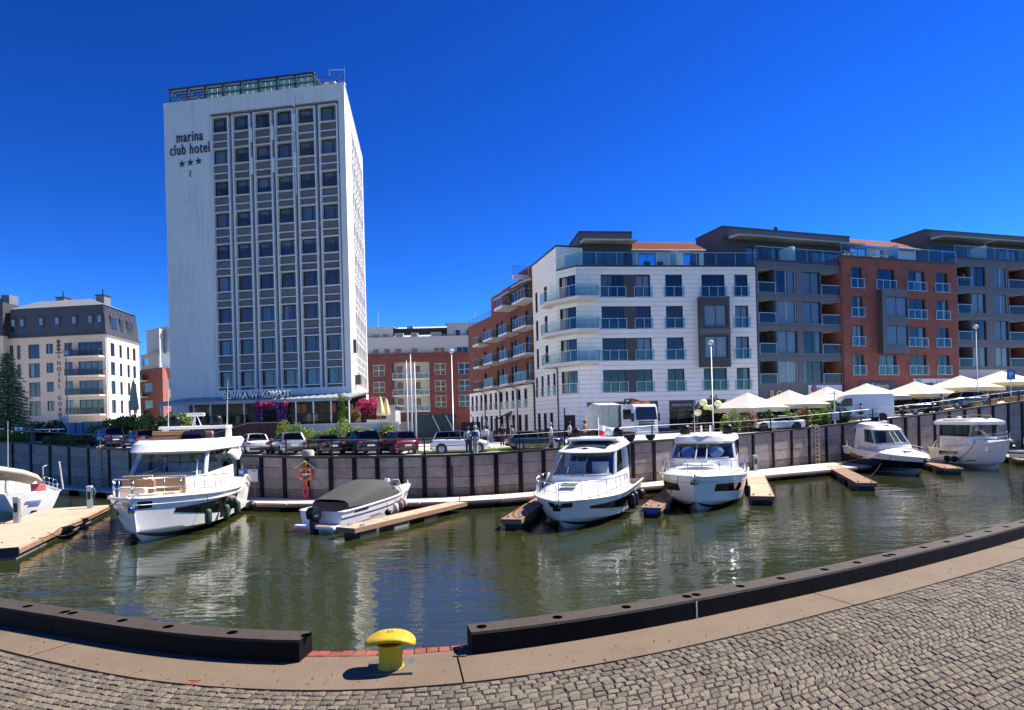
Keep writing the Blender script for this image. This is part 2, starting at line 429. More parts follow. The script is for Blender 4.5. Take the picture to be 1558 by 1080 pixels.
# concrete apron in slabs with joints
def sf_at(b):
    i = int(np.argmin(((SF-b)**2).sum(1))); return SF[i]
apron = struct(MB().poly([(-14,-12,NZ-.14),(16,-12,NZ-.14),(16,1,NZ-.14),(-14,1,NZ-.14)]).build('apron_bed', M_BED))
def arc_index(px, py):
    p = on_z(px, py, NZ); return int(np.argmin(((BF-np.array([p.x, p.y]))**2).sum(1)))
joints = [0, arc_index(125,973), arc_index(700,1001), arc_index(1240,903), arc_index(1520,830), len(BF)-1]
# inner (sett side) line, indexed by BF: project along normal
INN = np.array([sf_at(b) for b in BF])
for _ in range(20): INN[1:-1] = (INN[:-2]+2*INN[1:-1]+INN[2:])/4
BR_W = .105     # brick edging strip next to the water
BRL = EDGE-BFn*BR_W
for k in range(len(joints)-1):
    i0, i1 = joints[k], joints[k+1]
    m = MB(); idx = list(range(i0, i1+1, 2)); 
    if idx[-1] != i1: idx.append(i1)
    def row(A, z, ins=0):
        r = []
        for q, i in enumerate(idx):
            p = A[i].copy()
            if q == 0: p += BFd[i]*.006
            if q == len(idx)-1: p -= BFd[i]*.006
            r.append((p[0], p[1], z))
        return r
    outer = BRL-BFn*.006
    mid = (outer+INN)/2
    m.grid([row(outer, NZ-.2), row(outer, NZ), row(mid, NZ+.002), row(INN, NZ), row(INN, NZ-.2)])
    struct(m.build('concrete_apron', M_QUAYC))
# brick edging
M_BRICK = pm('edge_brick', (.26,.06,.04), .85, var=.3, sc_=12, bump=.4, bsc=60, obj_rand=.25)
M_GREYED = pm('pale_mortar', (.30,.26,.21), .95, var=.2)
m = MB(); m.grid([[(p[0],p[1],NZ-.02) for p in BRL], [(p[0],p[1],NZ-.02) for p in EDGE], [(p[0],p[1],NZ-.09) for p in EDGE]])
edging = struct(m.build('edging_strip', M_GREYED))
cum = np.concatenate([[0], np.cumsum(np.linalg.norm(np.diff(EDGE, axis=0), axis=1))])
i0, i1 = arc_index(380,1009), arc_index(820,985)
sA = cum[i0]; nb = 0
while sA < cum[i1]:
    m = MB(); bl = .078; pts = []
    for (ss, w) in ((sA,.004),(sA+bl,.004),(sA+bl,BR_W-.004),(sA,BR_W-.004)):
        j = min(int(np.searchsorted(cum, ss)), len(EDGE)-1); p = EDGE[j]-BFn[j]*w + BFd[j]*(ss-cum[j]); pts.append(p)
    h = NZ+random.uniform(-.004,.004); c = sum(pts)/4
    top = [(c+(p-c)*.93) for p in pts]
    m.v = [(p[0],p[1],NZ-.06) for p in pts]+[(p[0],p[1],h-.006) for p in pts]+[(p[0],p[1],h) for p in top]
    for a in range(4):
        b = (a+1) % 4; m.f += [(a,b,4+b,4+a),(4+a,4+b,8+b,8+a)]
    m.f.append((8,9,10,11)); m.build('brick', M_BRICK, edging); sA += bl+.008

# timber/steel kerb beams with bolt holes
M_BEAM = pm('shaded_beam', (.0035,.003,.0032), .7, spec=.15, var=.35, sc_=10, bump=.35, bsc=45, stain=(.006,.005,.005), stain_sc=5)  # black beam; the shade on its faces is put into the colour
M_BEAMTOP = pm('sunlit_beam_top', (.046,.033,.022), .8, var=.28, sc_=16, bump=.35, bsc=70, stain=(.035,.028,.022), stain_sc=6)  # lighter copy for the top, sunlight painted into its colour
M_HOLE = pm('bolt_hole', (.001,.001,.001), 1., spec=0.)
def beam(i0, i1, label):
    m = MB(); idx = list(range(i0, i1+1, 2)); 
    if idx[-1] != i1: idx.append(i1)
    fr = BF; bk = BF+BFn*BEAM_W; ch = .012
    def row(A, z):
        r = []
        for q, i in enumerate(idx):
            p = A[i].copy()
            if q == 0: p += BFd[i]*.004
            if q == len(idx)-1: p -= BFd[i]*.004
            r.append((p[0], p[1], z))
        return r
    z0, z1 = NZ+.006, NZ+BEAM_H
    R = [row(fr, z0), row(fr, z1-ch), row(fr+BFn*ch, z1), row(bk-BFn*ch, z1), row(bk, z1-ch), row(bk, z0)]
    m.grid(R); n = len(idx)
    m.f.append(tuple(k*n for k in range(6))); m.f.append(tuple(k*n+n-1 for k in reversed(range(6))))
    o = m.build('kerb_beam', M_BEAM); tag(o, label, 'kerb beam', 'dark kerb beams along the near quay edge')
    t = MB(); t.grid([row(fr+BFn*(ch+.001), z1+.0025), row(bk-BFn*(ch+.001), z1+.0025)]); t.build('sunlit_top', M_BEAMTOP, o)
    # bolt holes: low raised discs, the shade inside painted near-black
    L = cum[i1]-cum[i0]; nh = max(2, int(L/.5)); s0 = .1
    for k in range(nh+1):
        ss = cum[i0]+.09+(L-.18)*k/nh; j = min(int(np.searchsorted(cum, ss)), len(BF)-1)
        c = BF[j]+BFn[j]*BEAM_W*.52; h = MB()
        h.lathe([(.034,.0),(.038,.0032),(.032,.0036)], 16, (c[0],c[1],z1+.0018)); h.build('bolt_hole', M_HOLE, o, smooth=False)
    # scratches and welded seams on the face: thin raised battens
    nv = max(1, int(L/.42))
    return o
gL, gR = arc_index(464,1011), arc_index(710,1000)
c_ = on_z(1060,941.3,NZ); tag(MB().box(-.006,.006,-.004,.0,.01,BEAM_H-.012).build('paint_line', pm('white_line', (.6,.6,.58), .7), None, loc=(c_.x,c_.y-.003,NZ), rot=(0,0,.5)), 'thin white painted line on the seam of the kerb beams', 'paint line')
jl = [0, arc_index(84,966), gL]; jr = [gR, arc_index(1060,941), arc_index(1368,871), arc_index(1700,772), len(BF)-1]
beam(jl[0], jl[1], 'dark kerb beam running off the left edge of the picture')
beam(jl[1], jl[2], 'dark kerb beam ending just left of the yellow bollard')
beam(jr[0], jr[1], 'dark kerb beam starting just right of the yellow bollard')
beam(jr[1], jr[2], 'middle dark kerb beam right of the bollard, between two seams')
beam(jr[2], jr[3], 'dark kerb beam running off the right edge of the picture')

# setts -------------------------------------------------------------------
M_SETT = pm('granite_sett', (.142,.119,.086), .85, var=.62, sc_=95, bump=.5, bsc=90, tint=True, stain=(.085,.066,.046), stain_sc=2.2)
bedm = MB(); bedm.grid([[(p[0],p[1],NZ-.011) for p in INN], [(p[0]*1.0, p[1]-3.2, NZ-.011) for p in INN], [(p[0], -12, NZ-.011) for p in INN]])
bed = struct(bedm.build('sett_paving', M_BED))
INd, INn = frame_of(INN); icum = np.concatenate([[0], np.cumsum(np.linalg.norm(np.diff(INN, axis=0), axis=1))])
def on_inn(s, t):
    j = min(max(int(np.searchsorted(icum, s)), 1), len(INN)-1)
    f = (s-icum[j-1])/max(1e-6, icum[j]-icum[j-1]); p = INN[j-1]*(1-f)+INN[j]*f
    # setts lie in straight courses further in: blend the curve normal into -Y
    n = INn[j]*(1-f)+INn[j]*f; k = min(1, t/1.0); n = n*(1-k*.7)+np.array([0.15,1.])*k*.7; n /= np.linalg.norm(n)
    return p-n*t
setts = []
rng = random.Random(3)
t = .012; j = 0
while t < 3.0:
    rh = .062*rng.uniform(.94,1.06); s = rng.uniform(0,.1)
    ph = rng.uniform(0, 6)
    while s < icum[-1]-.1:
        ln = .073*rng.uniform(.8,1.25)
        wv = lambda q: .006*math.sin(q*2.1+t*3)
        g = .0045
        q = [(s+g, t+g+wv(s)), (s+ln-g, t+g+wv(s+ln)), (s+ln-g, t+rh-g+wv(s+ln)), (s+g, t+rh-g+wv(s))]
        pts = [on_inn(a+rng.uniform(-.0045,.0045), max(.004, b+rng.uniform(-.0045,.0045))) for a, b in q]
        c = sum(pts)/4
        # keep what the camera can see plus a margin
        if c[1] > 1.2 and abs(c[0])/c[1] < 1.15: setts.append((c, pts, rng.uniform(-.003,.003), rng.random()))
        s += ln
    t += rh
def sett_geo(m, c, pts, dz, rv, cx=0, cy=0):
    k = rv; g = .68+.62*k; tc_ = (g, g*(.985 if rv < .85 else .95), g*(.96 if rv < .85 else .86), 1)
    b = len(m.v); r2 = random.Random(rv)
    top = [c+(p-c)*.86 for p in pts]; mid = [c+(p-c)*.985 for p in pts]
    z1 = NZ-.004+dz
    for p in pts: m.v.append((p[0]-cx, p[1]-cy, NZ-.035))
    for p in mid: m.v.append((p[0]-cx, p[1]-cy, z1-.004))
    for p in top: m.v.append((p[0]-cx, p[1]-cy, z1+r2.uniform(-.003,.003)))
    m.v.append((c[0]-cx, c[1]-cy, z1+.004))
    for a in range(4):
        d = (a+1) % 4; m.f += [(b+a,b+d,b+4+d,b+4+a),(b+4+a,b+4+d,b+8+d,b+8+a),(b+8+a,b+8+d,b+12)]
    m.t += [tc_]*13
vis = []
for q in setts:
    c = q[0]; u = c[0]/c[1]; v = (NZ-EYE)/c[1]
    x = 779+FPX*(u*math.cos(ROLL)-v*math.sin(ROLL)*1); y = 638+FPX*(-v*math.cos(ROLL)-u*math.sin(ROLL))
    inside = 0 < x < 1558 and y < 1085
    vis.append((not inside, c[0]**2+c[1]**2))
order = sorted(range(len(setts)), key=lambda i: vis[i])
rest = MB()
for k, i in enumerate(order):
    c, pts, dz, rv = setts[i]
    if k < 290:
        m = MB(); sett_geo(m, c, pts, dz, rv, c[0], c[1]); m.build('sett', M_SETT, bed, loc=(c[0], c[1], 0))
    else: sett_geo(rest, c, pts, dz, rv)
struct(rest.build('setts', M_SETT, bed), 'stuff')
# ================================================================== BUILDINGS
M_WHITE = pm('white_render', (.86,.815,.755), .8, var=.05, sc_=1.5, streak=True, stain=(.66,.625,.58), stain_sc=1.6)
M_WHITE2 = pm('white_trim', (.86,.83,.79), .6, var=.05)
M_CREAM = pm('cream_render', (.60,.50,.40), .85, var=.06, sc_=1.)
M_CLAD = pm('white_stone_cladding', (.86,.83,.79), .7, var=.06, sc_=1.2, stain=(.76,.73,.69), stain_sc=.6)
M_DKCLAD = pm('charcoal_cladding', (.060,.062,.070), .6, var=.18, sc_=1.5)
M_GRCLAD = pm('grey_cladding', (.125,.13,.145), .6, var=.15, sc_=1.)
M_JOINT = pm('dark_joint', (.10,.10,.105), .9)
M_FRAME = pm('dark_window_frame', (.035,.035,.04), .45)
M_FRAMEW = pm('pale_window_frame', (.55,.55,.55), .5)
M_GREYPAN = pm('grey_spandrel', (.175,.182,.20), .8, var=.14, sc_=2, obj_rand=.1)
M_RECESS = pm('recess_grey', (.15,.16,.185), .8, var=.1)
M_ALU = pm('alu_rail', (.55,.56,.57), .35, m=.6)
M_SLAB = pm('balcony_slab', (.66,.63,.60), .8, var=.06)
M_CURT = pm('white_curtain', (.80,.79,.76), .9, var=.15, sc_=5, obj_rand=.35)
M_BLIND = pm('roller_blind', (.74,.75,.78), .8, obj_rand=.3)
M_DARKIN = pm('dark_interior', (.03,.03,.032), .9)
M_ZINC = pm('dark_zinc', (.050,.050,.056), .5, var=.2, sc_=2)
M_REDB = brick_mat('red_brick', (.33,.085,.055), (.25,.06,.042), (.23,.16,.13))
M_REDD = brick_mat('dark_red_brick', (.20,.050,.042), (.15,.036,.032), (.14,.09,.08))
M_TILE = pm('roof_tile', (.42,.12,.055), .8, var=.3, sc_=5, obj_rand=.3)
M_PALEROOF = pm('pale_awning', (.55,.55,.56), .6, var=.06)

_cache = {}
def cached(key, fn):
    if key not in _cache: _cache[key] = fn()
    return _cache[key]
class Face:
    """one facade plane of a building: x along the wall, y inwards, z up"""
    def __init__(s, b, p, q, z0=None):
        """p,q: plan points (left to right seen from outside) in the building's own space"""
        s.b = b; p = Vector((p[0], p[1], 0)); q = Vector((q[0], q[1], 0)); d = q-p
        s.W = d.length; s.m = Matrix.Translation(p) @ Matrix.Rotation(math.atan2(d.y, d.x), 4, 'Z')
    def part(s, name, mb, mat, parent=None, smooth=False, bevel=0):
        o = mb.build(name, mat, parent or s.b, smooth, bevel)
        if parent is None: o.matrix_local = s.m
        return o
    def box(s, name, x0, x1, y0, y1, z0, z1, mat, bevel=0): return s.part(name, MB().box(x0,x1,y0,y1,z0,z1), mat, bevel=bevel)
    def wall(s, x0, x1, z0, z1, ops, mat, name='wall', y=0., d=.28):
        xs = sorted({x0, x1, *[v for o in ops for v in (o[0], o[1])]}); zs = sorted({z0, z1, *[v for o in ops for v in (o[2], o[3])]})
        m = MB()
        for i in range(len(xs)-1):
            for k in range(len(zs)-1):
                cx, cz = (xs[i]+xs[i+1])/2, (zs[k]+zs[k+1])/2
                if any(o[0] < cx < o[1] and o[2] < cz < o[3] for o in ops): continue
                m.quad((xs[i],y,zs[k]), (xs[i+1],y,zs[k]), (xs[i+1],y,zs[k+1]), (xs[i],y,zs[k+1]))
        for a, b, c, e in ops:
            m.quad((a,y,c),(a,y+d,c),(a,y+d,e),(a,y,e)); m.quad((b,y,c),(b,y,e),(b,y+d,e),(b,y+d,c))
            m.quad((a,y,e),(a,y+d,e),(b,y+d,e),(b,y,e)); m.quad((a,y,c),(b,y,c),(b,y+d,c),(a,y+d,c))
        me = m.mesh(name, mat, fix=False); o = put(name, me, s.b, mtx=s.m); return o
    def window(s, x0, x1, z0, z1, y=.12, nm=2, frame=None, fw=.07, curtain=0, rail=None, split=None, pane=None, transom=0, tname='window'):
        """window (frame) > pane, curtain / blind, railing"""
        w, h = round(x1-x0, 3), round(z1-z0, 3); frame = frame or M_FRAME; split = split or [k/nm for k in range(1, nm)]
        def mk():
            m = MB(); m.box(0,fw,0,.07,0,h); m.box(w-fw,w,0,.07,0,h); m.box(fw,w-fw,.002,.068,0,fw); m.box(fw,w-fw,.002,.068,h-fw,h)
            for f in split: m.box(w*f-fw/2, w*f+fw/2, .004,.066, fw, h-fw)
            if transom: m.box(fw, w-fw, .006, .062, h*transom-fw/2, h*transom+fw/2)
            return m.mesh('window', frame)
        me = cached(('win', w, h, tuple(split), frame.name, fw, transom), mk)
        o = put(tname, me, s.b, mtx=s.m @ Matrix.Translation((x0, y, z0)))
        def mp(): return MB().quad((fw*.6,.035,fw*.6),(w-fw*.6,.035,fw*.6),(w-fw*.6,.035,h-fw*.6),(fw*.6,.035,h-fw*.6)).mesh('pane', pane or GLASS)
        put('pane', cached(('pane', w, h, fw, (pane or GLASS).name), mp), o)
        if curtain:
            side, frac = curtain
            if side == 'b':
                def mc(): return MB().quad((fw,.12,h*(1-frac)),(w-fw,.12,h*(1-frac)),(w-fw,.12,h-fw),(fw,.12,h-fw)).mesh('blind', M_BLIND)
                put('blind', cached(('blind', w, h, frac), mc), o)
            else:
                a, b = (fw, w*frac) if side == 'l' else (w*(1-frac), w-fw) if side == 'r' else (fw, w-fw)
                def mc():
                    m = MB(); n = max(6, int((b-a)/.07)); r0 = []; r1 = []
                    for k in range(n+1):
                        xx = a+(b-a)*k/n; yy = .22+.03*math.sin(k*1.7)+.015*math.sin(k*4.1); r0.append((xx,yy,.02)); r1.append((xx,yy,h-fw))
                    m.grid([r0, r1]); return m.mesh('curtain', M_CURT, smooth=True)
                put('curtain', cached(('curt', w, h, side, frac), mc), o)
        if rail:
            kind, rh, rw = rail            # french balcony guard in front of the window
            e = (rw-w)/2
            def mr_():
                m = MB(); t = .05; yy = -y-.12
                m.box(-e,w+e,yy,yy+t,rh-t,rh); m.box(-e,w+e,yy,yy+t,.02,.02+t)
                n = max(1, round((w+2*e)/ (1.0 if kind == 'glass' else .75)))
                for k in range(n+1):
                    xx = -e+(w+2*e-t)*k/n; m.box(xx, xx+t, yy+.004, yy+t-.004, .02, rh-.004)
                return m.mesh('railing', M_ALU)
            r = put('railing', cached(('rail', w, h, kind, rh, rw, y), mr_), o)
            def mg(): return MB().quad((-e+.05,-y-.095,.09),(w+e-.05,-y-.095,.09),(w+e-.05,-y-.095,rh-.07),(-e+.05,-y-.095,rh-.07)).mesh('glass_panel', GLASS_RAIL)
            put('glass_panel', cached(('rg', w, h, rh, rw, y), mg), o)
        return o
def rcurt(p=.55):
    r = random.random()
    if r > p: return 0
    return (random.choice('lrf'), random.choice((.25,.35,.5)))
def shell(b, pts, z0, z1, mat, roofmat=None, name='back_wall', skip=(0,)):
    """the walls not built as a Face, and the roof"""
    m = MB(); n = len(pts)
    for i in range(n):
        if i in skip: continue
        a, c = pts[i], pts[(i+1) % n]; m.quad((a[0],a[1],z0),(c[0],c[1],z0),(c[0],c[1],z1),(a[0],a[1],z1))
    if m.f: m.build(name, mat, b)
    MB().poly([(p[0],p[1],z1) for p in pts]).build('roof', roofmat or mat, b)
def glass_rail(b, pts, z, h, name='terrace_railing', panel=1.6, post=.04, slabmat=None, rail=True):
    """glass balustrade along a polyline: metal part > glass panels"""
    m = MB(); g = MB()
    for i in range(len(pts)-1):
        p, q = Vector((*pts[i],0)), Vector((*pts[i+1],0)); d = q-p; L = d.length; n = max(1, round(L/panel))
        for k in range(n+1):
            a = p+d*k/n; m.box(a.x-post/2,a.x+post/2,a.y-post/2,a.y+post/2,z,z+h-.04)
        if rail: m.bar((p.x,p.y,z+h-.02),(q.x,q.y,z+h-.02),.06,.04)
        for k in range(n):
            a = p+d*(k+.03)/n; c = p+d*(k+.97)/n; g.quad((a.x,a.y,z+.08),(c.x,c.y,z+.08),(c.x,c.y,z+h-.06),(a.x,a.y,z+h-.06))
    o = m.build(name, M_ALU, b); g.build('glass_panel', GLASS_RAIL, o); return o

# ---------------------------------------------------------------- A: tall white hotel
FL = Vector((-35.7, 65.5)); FR = Vector((-15.9, 62.3)); BR = Vector((-18.35, 80.2)); BL = Vector((-38.0, 83.2))
HB = 3.3; HT = 39.15
hotel = thing('hotel_tower', 'tall white ten-storey hotel tower with grey spandrels and rooftop glass terrace', 'hotel', (FL.x, FL.y, 0))
def L(v): return (v.x-FL.x, v.y-FL.y)
f = Face(hotel, L(FL), L(FR)); W = f.W
rx0, rx1, rz0, rz1 = 5.28, 19.42, 8.95, 37.62
f.wall(0, W, HB, HT, [(rx0, rx1, rz0, rz1)], M_WHITE, 'facade_wall', d=.42)
cols = [5.46+2.38*k for k in range(6)]; ww = 1.74; fh = 3.29
rows_z = [10.95-1.62+fh*k for k in range(9)]        # window bottoms
ops = [(cx, cx+ww, z, z+1.56) for cx in cols for z in rows_z]
f.wall(rx0-.02, rx1+.02, rz0-.02, rz1+.02, ops, M_RECESS, 'recess_wall', y=.42, d=.2)
def surround():
    m = MB(); a = .15; H = fh
    m.box(-a,0,.02,.415,-1.66,H-1.66); m.box(ww,ww+a,.02,.415,-1.66,H-1.66)
    m.box(.001,ww-.001,.03,.41,1.56,1.66); m.box(.001,ww-.001,.0,.41,-.12,-.02); m.box(.001,ww-.001,.05,.41,-.98,-.90)
    return m.mesh('window_surround', M_WHITE2)
sur = surround()
def spand(z0, z1, d):
    m = MB(); m.box(.05,ww-.05,.30,.405,z0,z1); return m.mesh('spandrel_panel', M_GREYPAN, bevel=.07)
sp1, sp2 = spand(-.86,-.16,.1), spand(-1.62,-1.02,.1)
for z in rows_z:
    for k, cx in enumerate(cols):
        T = f.m @ Matrix.Translation((cx, 0, z))
        put('window_surround', sur, hotel, mtx=T)
        if z > rows_z[0]+.1:
            put('spandrel_panel', sp1, hotel, mtx=T); put('spandrel_panel', sp2, hotel, mtx=T)
        r = random.random(); cur = ('b', random.choice((.25,.32,.32,.42,.55))) if (z > 21 and r < .82) else ('b', .95) if r > .9 else ('l', .3) if r > .78 else (('r', .3) if (z < 15 and k > 3 and r < .6) else 0)
        f.window(cx, cx+ww, z, z+1.56, y=.46, split=[.66], fw=.05, curtain=cur)
for x, z, h in ((2.38*2+5.46-.42, 34.2,1.5),(2.38*2+5.46-.42,30.9,1.7),(2.38*3+5.46-.42,34.2,1.5),(2.38*3+5.46-.42,30.9,1.5),(2.38*4+5.46-.42,37.4,1.2),(2.38*4+5.46-.42,34.9,1.7),(2.38*4+5.46-.42,31.2,1.5)):
    f.box('antenna_box', x+.02, x+.26, -.22, -.05, z, z+h, M_WHITE2, .02)
f.part('cable_pipe', MB().tube([(2.38*4+5.46-.27,-.06,38.6),(2.38*4+5.46-.27,-.06,28.5)], .05, 6), M_WHITE2)
# panel joints on the blank wall: thin dark recess lines built as shallow strips
m = MB()
for z in np.arange(9, 38, 3.29): m.box(.05, 5.15, -.004, .01, z, z+.03)
f.part('wall_joint', m, pm('joint_grey', (.62,.62,.65), .9))
# lettering
M_LET = pm('hotel_letter', (.05,.05,.075), .5)
text('hotel_lettering', 'marina\nclub hotel', 1.58, M_LET, hotel, (2.95,-.06,35.0), mtx=f.m, sx=.63, align='CENTER', ext=.04, ls=.82, sp=1.14, bold=.004)
for k in range(3):
    m = MB(); pts = []
    for q in range(10):
        r = .42 if q % 2 == 0 else .18; a = PI/2+q*PI/5; pts.append((r*math.cos(a), r*math.sin(a)))
    m.prism(pts, 'y', -.05, -.002); o = f.part('star_emblem', m, M_LET); o.matrix_local = f.m @ Matrix.Translation((2.0+.95*k,0,32.75+.06*k))
m = MB(); m.tube([(2.9,-.03,32.0),(2.98,-.03,31.75),(2.85,-.03,31.55),(3.0,-.03,31.3)], .05, 6); f.part('wave_emblem', m, M_LET)
# right-hand side face (in sun)
g = Face(hotel, L(FR), L(BR))
g.wall(0, g.W, HB, HT, [(5.5, g.W-.9, 9.3, 37.2)], M_WHITE, 'facade_wall', d=.35)
sops = [(5.75+1.62*k, 5.75+1.62*k+1.2, z, z+1.56) for k in range(7) for z in rows_z]
g.wall(5.48, g.W-.88, 9.28, 37.22, sops, M_RECESS, 'recess_wall', y=.35, d=.15)
def sur2():
    m = MB(); m.box(-.2,0,.0,.345,-1.66,fh-1.66); m.box(1.2,1.35,.0,.345,-1.66,fh-1.66)
    for a, b in ((1.56,1.66),(-.12,-.02),(-.98,-.9)): m.box(.001,1.199,.03,.34,a,b)
    return m.mesh('window_surround', M_WHITE2)
s2 = sur2()
for k in range(7):
    for z in rows_z:
        put('window_surround', s2, hotel, mtx=g.m @ Matrix.Translation((5.75+1.62*k, 0, z)))
        g.window(5.75+1.62*k, 5.75+1.62*k+1.2, z, z+1.56, y=.4, nm=1, fw=.05)
g.box('wall_lamp', 2.2, 2.6, -.3, -.02, 12.5, 13.9, M_FRAME); g.box('wall_unit', 3.2, 4.4, -.5, -.02, 9.3, 10.3, M_FRAME)
shell(hotel, [L(FL), L(FR), L(BR), L(BL)], HB, HT-.02, M_WHITE, skip=(0,1))
# parapet lip and rooftop terrace
f.box('parapet_cap', -.05, W+.05, -.06, .35, HT+.004, HT+.1, M_WHITE2); g.box('parapet_cap', .32, g.W, -.05, .3, HT+.006, HT+.1, M_WHITE2)
M_STEEL = pm('green_grey_steel', (.055,.075,.068), .45, m=.4)
m = MB()
tx = [0.25+2.03*k for k in range(9)]
for x in tx: m.box(x-.06, x+.06, .7, .82, HT, HT+1.75); m.box(x-.05, x+.05, .84, 5.2, HT+1.62, HT+1.74); m.box(x-.06,x+.06,5.2,5.32,HT,HT+1.75)
m.box(.1, 16.6, .62, .9, HT+1.75, HT+1.95); m.box(.1, 16.6, .72, .8, HT+.95, HT+1.03); m.box(.1,16.6,5.1,5.4,HT+1.76,HT+1.94); m.box(.1,16.6,.72,.8,HT+.42,HT+.5)
for y in np.arange(1.2, 5.1, .55): m.box(.12, 16.55, y, y+.12, HT+1.76, HT+1.88)
tf = f.part('rooftop_terrace_frame', m, M_STEEL)
for k in range(8):
    m = MB(); m.quad((tx[k]+.08,.77,HT+.52),(tx[k+1]-.08,.77,HT+.52),(tx[k+1]-.08,.77,HT+1.72),(tx[k]+.08,.77,HT+1.72)); m.build('glass_panel', GLASS_RAIL, tf)
M_CREAMP = pm('cream_panel', (.95,.88,.62), .6, var=.15, sc_=3)
for k in range(2, 8):
    for q in range(3):
        x = tx[k]+.1+q*.63; MB().box(x, x+.56, .95, 1.0, HT+.62+.02*q, HT+1.6).build('cream_panel', M_CREAMP, tf)
for k in range(0, 9): MB().box(tx[k]-.03, tx[k]+.03, .66, .72, HT+1.95, HT+2.1).build('finial', M_STEEL, tf)
f.box('roof_hut', 16.9, 18.1, 2.2, 4.5, HT, HT+1.7, pm('pale_green_wall', (.55,.60,.52), .8))
m = MB()
for x in np.linspace(16.8, W-.15, 5): m.box(x-.03,x+.03,.4,.46,HT+.1,HT+1.1)
m.box(16.75, W-.1, .4, .46, HT+1.1, HT+1.15); m.box(16.75, W-.1, .4, .46, HT+.6, HT+.64); f.part('roof_railing', m, M_STEEL)
m = MB()
for x in (18.0, 19.6): m.tube([(x,1.2,HT),(x,1.2,HT+2.3)], .04, 6)
m.tube([(18,1.2,HT+2.25),(19.6,1.2,HT+2.1)], .03, 6); f.part('antenna_mast', m, M_ALU)
f.part('dish', MB().lathe([(.45,0),(.5,.1),(.3,.5),(.1,.6)], 12, (18.5,.9,HT+.1)), M_STEEL)

# ---------------------------------------------------------------- B: cream hotel with slate mansard (left)
def P2(px, py, Y): p = on_y(px, py, Y); return Vector((p.x, p.y))
A0 = P2(14, 600, 107.5); A1 = P2(163, 600, 105); A2 = P2(213, 600, 117); A3 = A2+(A0-A1)
hg = thing('mansard_hotel', 'cream four-storey hotel with dark slate mansard roof and corner balconies', 'hotel', (A0.x, A0.y, 0))
def LA(v): return (v.x-A0.x, v.y-A0.y)
f = Face(hg, LA(A0), LA(A1)); W = f.W; HG0 = 3.6; EAV = 21.4; RT = 27.4
zf = [5.2+3.2*k for k in range(4)]
cols = [(.2,.95,0),(1.55,2.25,0),(3.6,5.6,0),(6.75,8.0,1),(10.0,11.35,0),(12.4,16.6,2)]
cols = [(a*W/17.2, b*W/17.2, c) for a, b, c in cols]
zf = [9.0+3.25*k for k in range(4)]; zf = [z-1.05 for z in zf]
ops = []
for z in zf:
    for a, b, c in cols: ops.append((a, b, z+(.75 if c == 1 else 0), z+2.45))
ops += [(12.6*W/17.2, 16.8*W/17.2, 4.1, 6.7)]
f.wall(0, W, HG0, EAV, ops, M_CREAM)
M_BROWN = pm('brown_window_frame', (.085,.035,.025), .5)
for a, b, c, e in ops: f.window(a, b, c, e, y=.12, nm=4 if b-a > 3 else (2 if b-a > 1 else 1), frame=M_BROWN, fw=.09, curtain=rcurt(.35))
for z in zf:
    a, b = 11.0*W/17.2, 17.0*W/17.2
    o = f.box('balcony', a, b, -1.35, -.003, z-.28, z-.02, M_SLAB)
    m = MB()
    for x in np.linspace(a+.05, b-.05, 9): m.box(x-.025,x+.025,-1.33,-1.27,z-.02,z+1.05)
    m.box(a,b,-1.34,-1.26,z+1.05,z+1.12); m.box(a,a+.06,-1.26,-.01,z+1.05,z+1.11); m.box(b-.06,b,-1.26,-.01,z+1.05,z+1.11)
    m.build('railing', M_BROWN, o)
    MB().quad((a+.1,-1.3,z+.08),(b-.1,-1.3,z+.08),(b-.1,-1.3,z+1.0),(a+.1,-1.3,z+1.0)).build('glass_panel', glass_mat('smoked_glass', (.30,.26,.24), 1.), o)
# vertical lettering and emblem
M_LET2 = pm('black_letter', (.03,.025,.03), .6); M_LETR = pm('dark_red_emblem', (.16,.015,.03), .6)
lx = 9.0*W/17.2
for k, ch in enumerate('HOTEL GDAŃSK'):
    if ch != ' ': text('sign_letter', ch, 1.0, M_LET2, hg, (lx, -.05, 16.4-k*.98), mtx=f.m, align='CENTER', ext=.03)
for k in range(3):
    m = MB(); m.prism([(0,-.4),(.42,0),(0,.4),(-.42,0)], 'y', -.06, -.003); o = f.part('emblem', m, M_LETR); o.matrix_local = f.m @ Matrix.Translation((lx, 0, 20.4-.62*k*1.05))
text('sign_letters_small', 'browar\n&\nspa', .42, M_LET2, hg, (lx,-.05,18.45), mtx=f.m, align='CENTER', ext=.02, ls=.9)
# side
s = Face(hg, LA(A1), LA(A2)); sops = []
for z in zf:
    for a, b in ((1.6,3.2),(4.9,6.0),(7.9,9.0),(10.3,11.6)): sops.append((a*s.W/13.0, b*s.W/13.0, z+.1, z+2.4))
s.wall(0, s.W, HG0, EAV, sops, pm('sunlit_side_render', (.72,.68,.62), .85, var=.05))  # paler than the front: sunlight on this side painted in
for o in sops: s.window(*o, y=.12, nm=1, frame=M_BROWN, fw=.1)
s.part('drainpipe', MB().tube([(.25,-.08,4),(.25,-.08,EAV)], .07, 6), M_ALU)
shell(hg, [LA(A0), LA(A1), LA(A2), LA(A3)], HG0, EAV, M_CREAM, M_ZINC, skip=(0,1))
